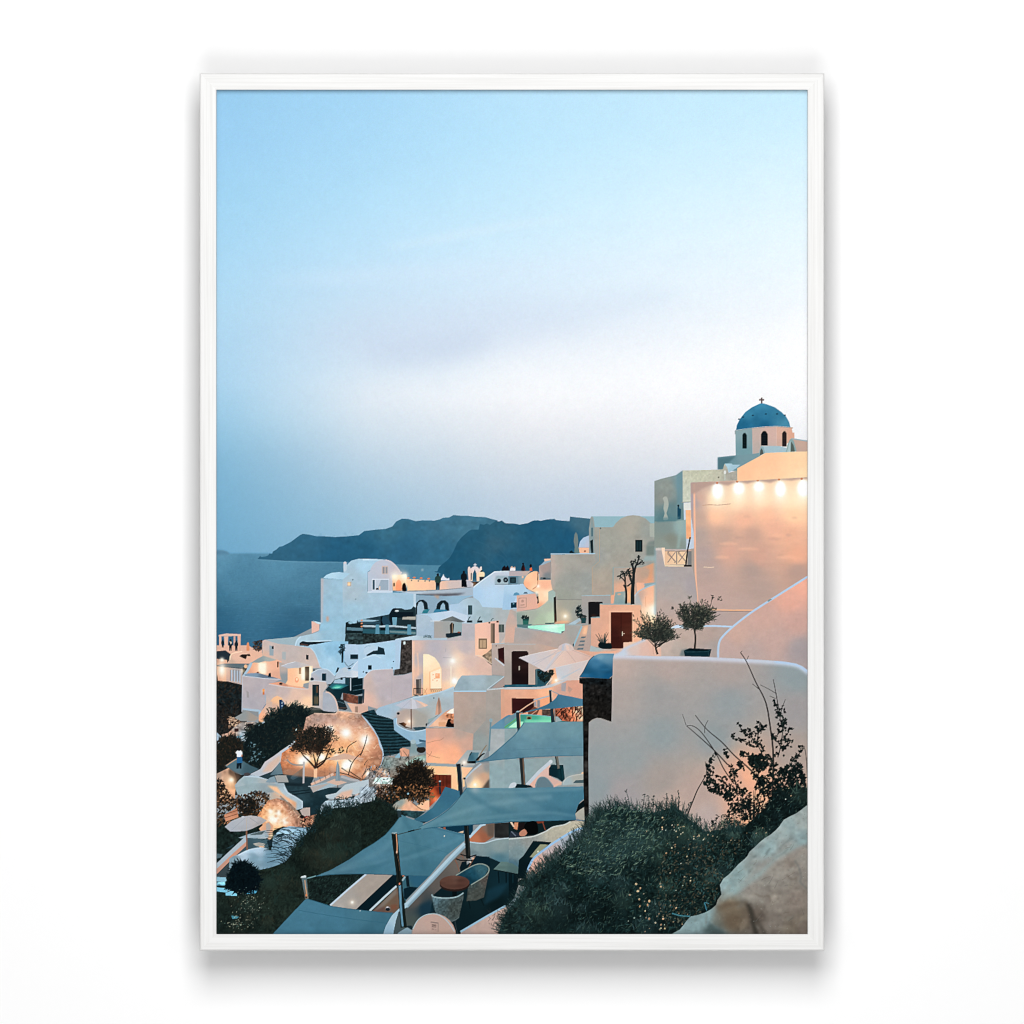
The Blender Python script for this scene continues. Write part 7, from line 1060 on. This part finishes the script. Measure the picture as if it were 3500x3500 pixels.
def sprig(pts, n, r, ln=44, wd=30):
    p = smooth(np.asarray(pts, float), False, 8)
    for i in range(n):
        q = p[rng.integers(len(p))]; FO([(q[0]-r, q[1]-r), (q[0]+r, q[1]-r), (q[0]+r, q[1]+r), (q[0]-r, q[1]+r)], 1, ln, wd, _lf, s=0)
    L('1a2222', 8, pts, w1=14)
sprig([(1490, 740), (1530, 850), (1560, 960)], 16, 30); sprig([(1590, 870), (1570, 980), (1600, 1100), (1590, 1300), (1540, 1500)], 70, 62); sprig([(1630, 1000), (1620, 1120)], 12, 30); sprig([(1690, 1160), (1640, 1240), (1700, 1300), (1600, 1380)], 34, 44)
sprig([(1020, 1060), (1080, 1150), (1180, 1220), (1250, 1330)], 30, 30); sprig([(940, 1200), (970, 1260), (1100, 1290), (1200, 1340)], 24, 26); sprig([(1300, 1050), (1290, 1150), (1270, 1300), (1330, 1450)], 54, 56); sprig([(1385, 1080), (1330, 1130)], 10, 22); sprig([(1850, 1370), (1810, 1480), (1730, 1540)], 34, 34)
sprig([(1150, 1130), (1220, 1200)], 10, 26); sprig([(1040, 1440), (1100, 1480), (1200, 1500)], 34, 44); sprig([(840, 1400), (850, 1450), (890, 1490)], 12, 20); sprig([(690, 1450), (640, 1600), (650, 1700), (600, 1830)], 50, 40); sprig([(760, 1740), (830, 1820), (900, 1900)], 34, 44); sprig([(940, 1640), (960, 1760), (1000, 1900)], 44, 56); sprig([(1030, 1580), (1060, 1650)], 24, 36); sprig([(1480, 1200), (1500, 1250)], 14, 30); sprig([(1400, 1500), (1480, 1620), (1450, 1760)], 60, 60); sprig([(1250, 1700), (1300, 1800), (1290, 1930)], 70, 60)
FO([(1150, 1560), (1260, 1470), (1340, 1480), (1400, 1560), (1360, 1660), (1240, 1650)], 190, 50, 32, _lf)
FO([(1540, 1700), (1620, 1620), (1760, 1580), (1850, 1600), (1890, 1740), (1910, 1940), (1900, 2150), (1760, 2300), (1560, 2380), (1480, 2250), (1500, 1900)], 900, 50, 32, _lf)
FO([(1300, 1780), (1450, 1700), (1520, 1800), (1480, 1980), (1340, 2000)], 160, 46, 28, _lf)
FO([(560, 1850), (650, 1780), (760, 1850), (860, 1920), (960, 2000), (900, 2080), (760, 2000), (640, 1960)], 160, 44, 28, _lf)
FO([(850, 1960), (1060, 1900), (1200, 2000), (1160, 2160), (980, 2260), (900, 2150)], 190, 46, 24, _lf)
FO([(1200, 1980), (1400, 1960), (1500, 2100), (1400, 2300), (1180, 2300), (1120, 2150)], 150, 46, 22, _lf)
for i in range(26):
    x = rng.uniform(980, 1460); L('101a1b', 14, [(1220+(x-1220)*.5, 2330), (x, rng.uniform(1900, 2150))], w1=4, s=0)
FO([(1380, 2150), (1520, 1950), (1600, 2200), (1500, 2400), (1300, 2420)], 300, 46, 26, _lf); FO([(900, 2150), (1100, 2080), (1400, 2150), (1480, 2420), (900, 2420)], 260, 46, 20, _lf); FO([(640, 2330), (900, 2200), (1000, 2420), (700, 2480)], 70, 40, 18, _lf)

motif('printed_shrub', 'big dark feathery shrub with small pale flowers at the bottom right')
T(1740, 2692)
_gs = [(-70, 1720), (-20, 1620), (60, 1540), (150, 1440), (225, 1320), (100, 1280), (140, 1215), (270, 1190), (420, 1090), (560, 960), (650, 905), (800, 770), (950, 630), (1060, 560), (1150, 400), (1230, 330), (1420, 240), (1520, 280), (1640, 300), (1780, 320), (1932, 330), (2050, 290), (2150, 270), (2270, 300), (2330, 400), (2480, 480), (2570, 580), (2750, 560), (2900, 540), (3100, 520), (3400, 260), (3550, 0), (3960, 0), (3980, 300), (3700, 520), (3250, 950), (2900, 1280), (2860, 1420), (2800, 1600), (2450, 1780), (2200, 1950), (-150, 1950), (-110, 1840)]
S([(800, 1300, '0e1c1d'), (1500, 800, '0f1d1e'), (1300, 1700, '0c191a'), (2400, 1000, '0d1a1a'), (3500, 300, '0b1516'), (300, 1700, '142122')], _gs, n=.25, nz='stone')
_gc = ['0d191a', '15262a', '1e302f', '293c39', '0a1415', '35473f', '1c2f2d', '264244', '3d4f47']
S('2c4244', [(900, 800), (1300, 500), (1800, 480), (1900, 800), (1300, 1050)], f=120, a=.5, ident=False); S('060d0e', [(300, 1600), (900, 1450), (1500, 1500), (1500, 1750), (600, 1900)], f=140, a=.5, ident=False); FO(_gs, 3000, 62, 11, _gc, ang=-.7, spread=1.1, s=0, a=.7)
fringe([(-140, 1930), (-100, 1820), (-60, 1720), (20, 1580), (80, 1520)], 110, 90, 11, ['0e1b1c', '16282a', '1f3334'], closed=False, ang=-2.5, spread=.7)
clumps(_gs, 70, 130, ['2c4043', '0a1415', '33463f', '132224'], a=.3)
fringe([(80, 1520), (225, 1320), (420, 1090), (650, 905), (950, 630), (1060, 560), (1150, 400), (1230, 330), (1420, 240), (1640, 300), (1932, 330), (2150, 270), (2330, 400), (2570, 580), (2900, 540), (3100, 540)], 700, 135, 10, ['0e1b1c', '16282a', '1f3334', '142322'], closed=False, ang=-1.9, spread=.75)
FO([(1060, 560), (1420, 250), (1932, 330), (1950, 900), (1200, 1200), (700, 1000)], 900, 58, 11, ['2a3e42', '354b48', '1f3132', '42564c', '182724', '4a5c52'], ang=-.6, spread=.9)
FO([(2010, 900), (2700, 700), (3100, 700), (2800, 1200), (2700, 1500), (2200, 1850), (2000, 1700)], 800, 46, 18, ['0e1819', '1a2624', '282b23', '33322a', '0c1314', '22393b', '3d4038'])
for x, y, a, l in [(1230, 330, -1.9, 120), (1320, 270, -1.5, 100), (1540, 250, -1.6, 110), (1600, 280, -1.8, 250), (1750, 300, -1.4, 220), (1850, 260, -1.7, 160), (1900, 240, -1.5, 120), (1180, 380, -2.2, 110), (1110, 480, -2.3, 110), (2080, 250, -1.6, 180), (2240, 270, -1.6, 240), (2330, 310, -1.0, 150), (2200, 280, -1.9, 200)]+[(1060-i*62, 560+i*50, -2.0+.3*(i % 3), 110) for i in range(13)]+[(1900+i*70, 320+i*22, -1.7+.3*(i % 3), 120) for i in range(10)]:
    e = (x+l*np.cos(a), y+l*np.sin(a)); L('1b2a2c', 14, [(x, y+20), ((x+e[0])/2+8, (y+e[1])/2), e], w1=4); FO([(e[0]-14, e[1]-14), (e[0]+14, e[1]-14), (x+20, y), (x-20, y)], 9, 34, 10, ['14211f', '1f2e2e'], s=0)
for i in range(150):
    x, y = rng.uniform(-10, 1000), 0; k = rng.uniform(0, 1); x = 1050-k*900+rng.normal(0, 20); y = 560+k*640+rng.normal(0, 24); L(['14211f', '1f2e30', '2a3a3c'][i % 3], 11, [(x+40, y+50), (x+rng.uniform(-30, 10), y-rng.uniform(10, 60))], w1=3, s=0)
_fl = ['d2b08c', 'b99a7c', 'a8b0a4', 'c4a088', '8a9a92', 'dcc4a4']
for cx, cy, sx, sy, n, r in ((1850, 1600, 120, 170, 30, 15), (1700, 1400, 90, 60, 7, 16), (2150, 480, 120, 70, 26, 10), (2330, 560, 130, 50, 22, 9), (2100, 700, 90, 90, 12, 11), (2200, 1250, 120, 200, 22, 12), (2100, 1700, 110, 150, 20, 12), (2550, 650, 160, 50, 22, 8), (2900, 640, 200, 60, 16, 8), (3600, 120, 120, 80, 18, 8), (2350, 950, 150, 150, 12, 8), (3250, 540, 120, 60, 10, 8), (1950, 1850, 100, 50, 12, 12)):
    for i in range(int(n*.6)):
        x, y = rng.normal(cx, sx), rng.normal(cy, sy); rr = r*rng.uniform(.5, 1.3)
        (u, v), = XY([(x, y)]); u, v = int(u), int(v)
        if 0 <= u < PW and 0 <= v < PH and IDS[v, u] == CUR[0]:
            E(_fl[rng.integers(6)], x, y, rr*.9, rr*rng.uniform(.5, .9), rng.uniform(0, 3), a=rng.uniform(.35, .85), ident=False)
            if rr > 12: E('7a4a2a', x, y+2, rr*.35, rr*.3)
L('2f5a66', 18, [(2150, 1660), (2260, 1690), (2390, 1700)], w1=16); L('2f6072', 14, [(2580, 1520), (2610, 1620)], w1=12); L('2f6072', 8, [(2575, 1515), (2640, 1530)])

motif('printed_rock', 'pale boulder in the lower right corner of the print')
T(2260, 2692)
_rk = [(1940, 222), (1860, 285), (1780, 342), (1690, 385), (1618, 425), (1560, 510), (1510, 565), (1430, 632), (1370, 665), (1300, 722), (1230, 790), (1168, 845), (1140, 900), (1100, 945), (1020, 1010), (940, 1100), (890, 1150), (820, 1205), (775, 1285), (785, 1350), (797, 1410), (745, 1480), (725, 1550), (660, 1605), (590, 1645), (490, 1680), (388, 1702), (335, 1758), (290, 1820), (245, 1875), (180, 1910), (110, 1945), (1940, 1945)]
S([(1700, 500, '869799'), (1400, 800, '829699'), (1850, 450, '8b9493'), (1000, 1150, '7f9496'), (880, 1300, '7f9598'), (1850, 650, '7d8f92'), (1500, 1050, '877f79'), (1200, 1350, '857d77'), (1700, 1000, '857a73'), (1850, 850, '8a817b'), (1500, 1500, '827871'), (1800, 1500, '7c7069'), (900, 1560, '776a5c'), (950, 1750, '62564a'), (1250, 1700, '5c534c'), (1500, 1800, '736a64'), (600, 1720, '7a9296'), (400, 1800, '73898d'), (700, 1880, '55676a'), (1750, 1850, '6c6258'), (1850, 1880, '6a5f58')], _rk, n=.05, nz='mid')
clip(_rk)
S('7f9ea2', [(790, 1470), (900, 1390), (1100, 1270), (1300, 1110), (1500, 910), (1700, 780), (1940, 660), (1940, 720), (1700, 850), (1520, 960), (1330, 1150), (1120, 1310), (900, 1440), (800, 1500)], f=34, a=.55, ident=False)
S('4f4236', [(720, 1560), (900, 1500), (1040, 1510), (1140, 1500), (1180, 1560), (1130, 1560), (900, 1560), (760, 1640)], f=26, a=.4, ident=False); S('665645', [(700, 1650), (780, 1570), (950, 1540), (1150, 1560), (1180, 1700), (1150, 1850), (950, 1900), (760, 1860), (650, 1780)], f=34, a=.38, ident=False)
L('33312c', 60, [(1140, 1530), (1190, 1650), (1210, 1780), (1260, 1940)], f=24, a=.8, ident=False); L('3d3a34', 46, [(1230, 1700), (1320, 1850), (1380, 1950)], f=24, a=.55, ident=False); S('3c4a4a', [(640, 1790), (720, 1850), (860, 1930), (700, 1950), (560, 1900)], f=20, a=.6, ident=False)
for p, w in (([(1760, 960), (1820, 1060), (1850, 1180), (1840, 1250), (1932, 1340)], 18), ([(1650, 1150), (1720, 1210), (1790, 1190)], 16), ([(1240, 1400), (1330, 1440), (1420, 1430), (1440, 1510)], 14), ([(1520, 920), (1600, 880), (1680, 800)], 12), ([(1150, 1130), (1210, 1060)], 12), ([(1210, 920), (1260, 900)], 26), ([(1380, 880), (1440, 800)], 22), ([(1560, 800), (1680, 700), (1760, 660)], 10), ([(600, 1660), (590, 1800)], 10)):
    L('4f5a5a' if p[0][1] < 1140 else '5a4e44', w, p, f=6, a=.5, ident=False)
for i in range(160):
    x, y = rng.uniform(300, 1930), rng.uniform(250, 1930); E(['9aa4a2', '4f5654', 'a08f82', '5a5048'][i % 4], x, y, rng.uniform(6, 26), rng.uniform(4, 12), rng.uniform(-1, 1), f=5, a=.22, ident=False)
_r = np.random.default_rng(29)
for i in range(26):                                      # flat facets and hairline cracks of the stone
    x, y = _r.uniform(700, 1900), _r.uniform(500, 1900); r = _r.uniform(50, 150); t = -.75+_r.normal(0, .25); c, q = np.cos(t), np.sin(t)
    S(['a0a6a2', '6d716e', '9a8d80', '746a60'][i % 4], [(x+u*r*c-v*r*q, y+u*r*q+v*r*c) for u, v in ((-1, -.1), (-.3, -.45), (.8, -.3), (1, .15), (.1, .4))], f=5, a=.2, ident=False)
for i in range(46):
    x, y = _r.uniform(500, 1930), _r.uniform(380, 1930); t = -.75+_r.normal(0, .45); l = _r.uniform(40, 170); k = _r.normal(0, 14)
    L(['4a4d4a', '54493f', '6a6c68'][i % 3], 7, [(x, y), (x+l*.5*np.cos(t)+k, y+l*.5*np.sin(t)-k), (x+l*np.cos(t), y+l*np.sin(t))], w1=2, a=.4, ident=False)
for i in range(380):
    x, y = _r.uniform(300, 1930), _r.uniform(250, 1930); E(['4f5351', '5a4d42', 'aab0ab'][i % 3], x, y, _r.uniform(2, 7), _r.uniform(2, 5), a=.4, ident=False)
L('a3b6b8', 10, [(1160, 860), (1100, 950), (940, 1105), (822, 1212), (780, 1290)], f=5, a=.5, ident=False)
clip()
# printing densities: keep the whites of the plaster beige rather than pink
_mx, _mn = IMG.max(2), IMG.min(2); _sat = _mx-_mn
_wm = np.clip((IMG[..., 0]-IMG[..., 2]-.01)/.05, 0, 1)*np.clip((.34-_sat)/.16, 0, 1)*np.clip((_mx-.35)/.2, 0, 1)
IMG[..., 1] += .003*_wm; IMG[..., 0] -= .012*_wm
def tone(names, mul=(1, 1, 1), grey=0.0, lift=0.0):
    m_ = np.isin(IDS, [i for i, q in enumerate(MOTIFS) if any(t in q[0]+' '+q[1] for t in names)])
    v = IMG[m_]; g_ = v @ np.array([.3, .59, .11], np.float32)
    IMG[m_] = (v*(1-grey)+g_[:, None]*grey)*np.array(mul, np.float32)+lift
tone(['printed_sea', 'printed_headland', 'printed_islet'], (1.0, .985, .97), .13)
tone(['printed_shade_sail'], (1.02, 1, .985), .10)
tone(['feathery shrub'], (1.36, 1.34, 1.3), 0, .004)
tone(['sloping garden scrub', 'large dark bush'], (1.14, 1.28, 1.28), 0, .008)
tone(['printed_rock '], (1.1, 1.1, 1.09), 0)
_nk = ~np.isin(IDS, [i for i, q in enumerate(MOTIFS) if q[0] in ('printed_sky', 'printed_sea', 'printed_headland', 'printed_islet')])
_v = np.clip(IMG[_nk], 0, 1); _l = _v @ np.array([.3, .59, .11], np.float32); IMG[_nk] = _v*((_l-.024*np.sin(2*np.pi*_l))/np.maximum(_l, .02))[:, None]
tone(['printed_sky'], (.985, .988, .99))
# gaps between motifs go to the nearest motif
_base = [i for i, m in enumerate(MOTIFS) if m[0] == 'printed_ground'][0]
for _ in range(80):
    bm_ = IDS == _base
    if not bm_.any(): break
    for dy, dx in ((0, 1), (0, -1), (1, 0), (-1, 0)):
        sh = np.roll(IDS, (dy, dx), (0, 1)); k_ = (IDS == _base) & (sh != _base); IDS[k_] = sh[k_]
IDS[:, 0] = IDS[:, 1]; IDS[-1] = IDS[-2]
# the print was sharpened a little
for k in range(3): IMG[..., k] += .55*(IMG[..., k]-blur(IMG[..., k], 1))
# film grain of the print
IMG *= (1+.007*NS['fine'][..., None]+.008*rng.standard_normal((PH, PW, 3)).astype(np.float32))
np.clip(IMG, 0, 1, out=IMG)

# ---------------------------------------------------------------- the print sheet and its inks
MAG = (CAM_D+LIP)/CAM_D                                  # the sheet lies a little behind the frame's face
hx, hz = OW/2-RW+.0042, OH/2-RW+.0042
f0, f1 = FD-LIP-.0001, FD-LIP-.0022
sheet = mesh_obj('print', [(-hx, -f0, -hz), (hx, -f0, -hz), (hx, -f0, hz), (-hx, -f0, hz), (-hx, -f1, -hz), (hx, -f1, -hz), (hx, -f1, hz), (-hx, -f1, hz)],
                 [(0, 1, 2, 3), (4, 7, 6, 5), (0, 4, 5, 1), (1, 5, 6, 2), (2, 6, 7, 3), (3, 7, 4, 0)], paper_mat, pic)
sheet.location = (0, 0, BASE)
sheet['label'] = 'matte colour print of a white cliff village and blue dome at dusk'
_lin = np.where(IMG <= .04045, IMG/12.92, ((IMG+.055)/1.055)**2.4)/GAIN
_px = PX0+(np.arange(PW)+.5)*DOT; _px[0] = PX0-2; _px[-1] = PX1+2
_pz = PY0+(np.arange(PH)+.5)*DOT; _pz[0] = PY0-2; _pz[-1] = PY1+2
_VX, _VZ = np.meshgrid((_px-1750)*U*MAG, (1750-_pz)*U*MAG)
_quad = IDS[:-1, :-1]
_lab = {}
for k, (name, label) in enumerate(MOTIFS):
    jj, ii = np.nonzero(_quad == k)
    if len(jj) < 6: continue
    a = jj*PW+ii
    q = np.stack([a+PW, a+PW+1, a+1, a], 1).ravel()
    used, inv = np.unique(q, return_inverse=True)
    me = bpy.data.meshes.new(name)
    me.vertices.add(len(used)); me.loops.add(len(q)); me.polygons.add(len(a))
    co = np.empty((len(used), 3), np.float32); co[:, 0] = _VX.ravel()[used]; co[:, 1] = -(FD-LIP); co[:, 2] = _VZ.ravel()[used]
    me.vertices.foreach_set('co', co.ravel()); me.loops.foreach_set('vertex_index', inv.astype(np.int32).ravel())
    me.polygons.foreach_set('loop_start', np.arange(0, len(q), 4, dtype=np.int32))
    me.update(calc_edges=True)
    ca = me.color_attributes.new('ink', 'FLOAT_COLOR', 'POINT')
    rgba = np.ones((len(used), 4), np.float32); rgba[:, :3] = _lin.reshape(-1, 3)[used]
    ca.data.foreach_set('color', rgba.ravel())
    me.materials.append(ink_mat)
    o = bpy.data.objects.new(name, me); COL.objects.link(o); o.parent = sheet; o['label'] = label
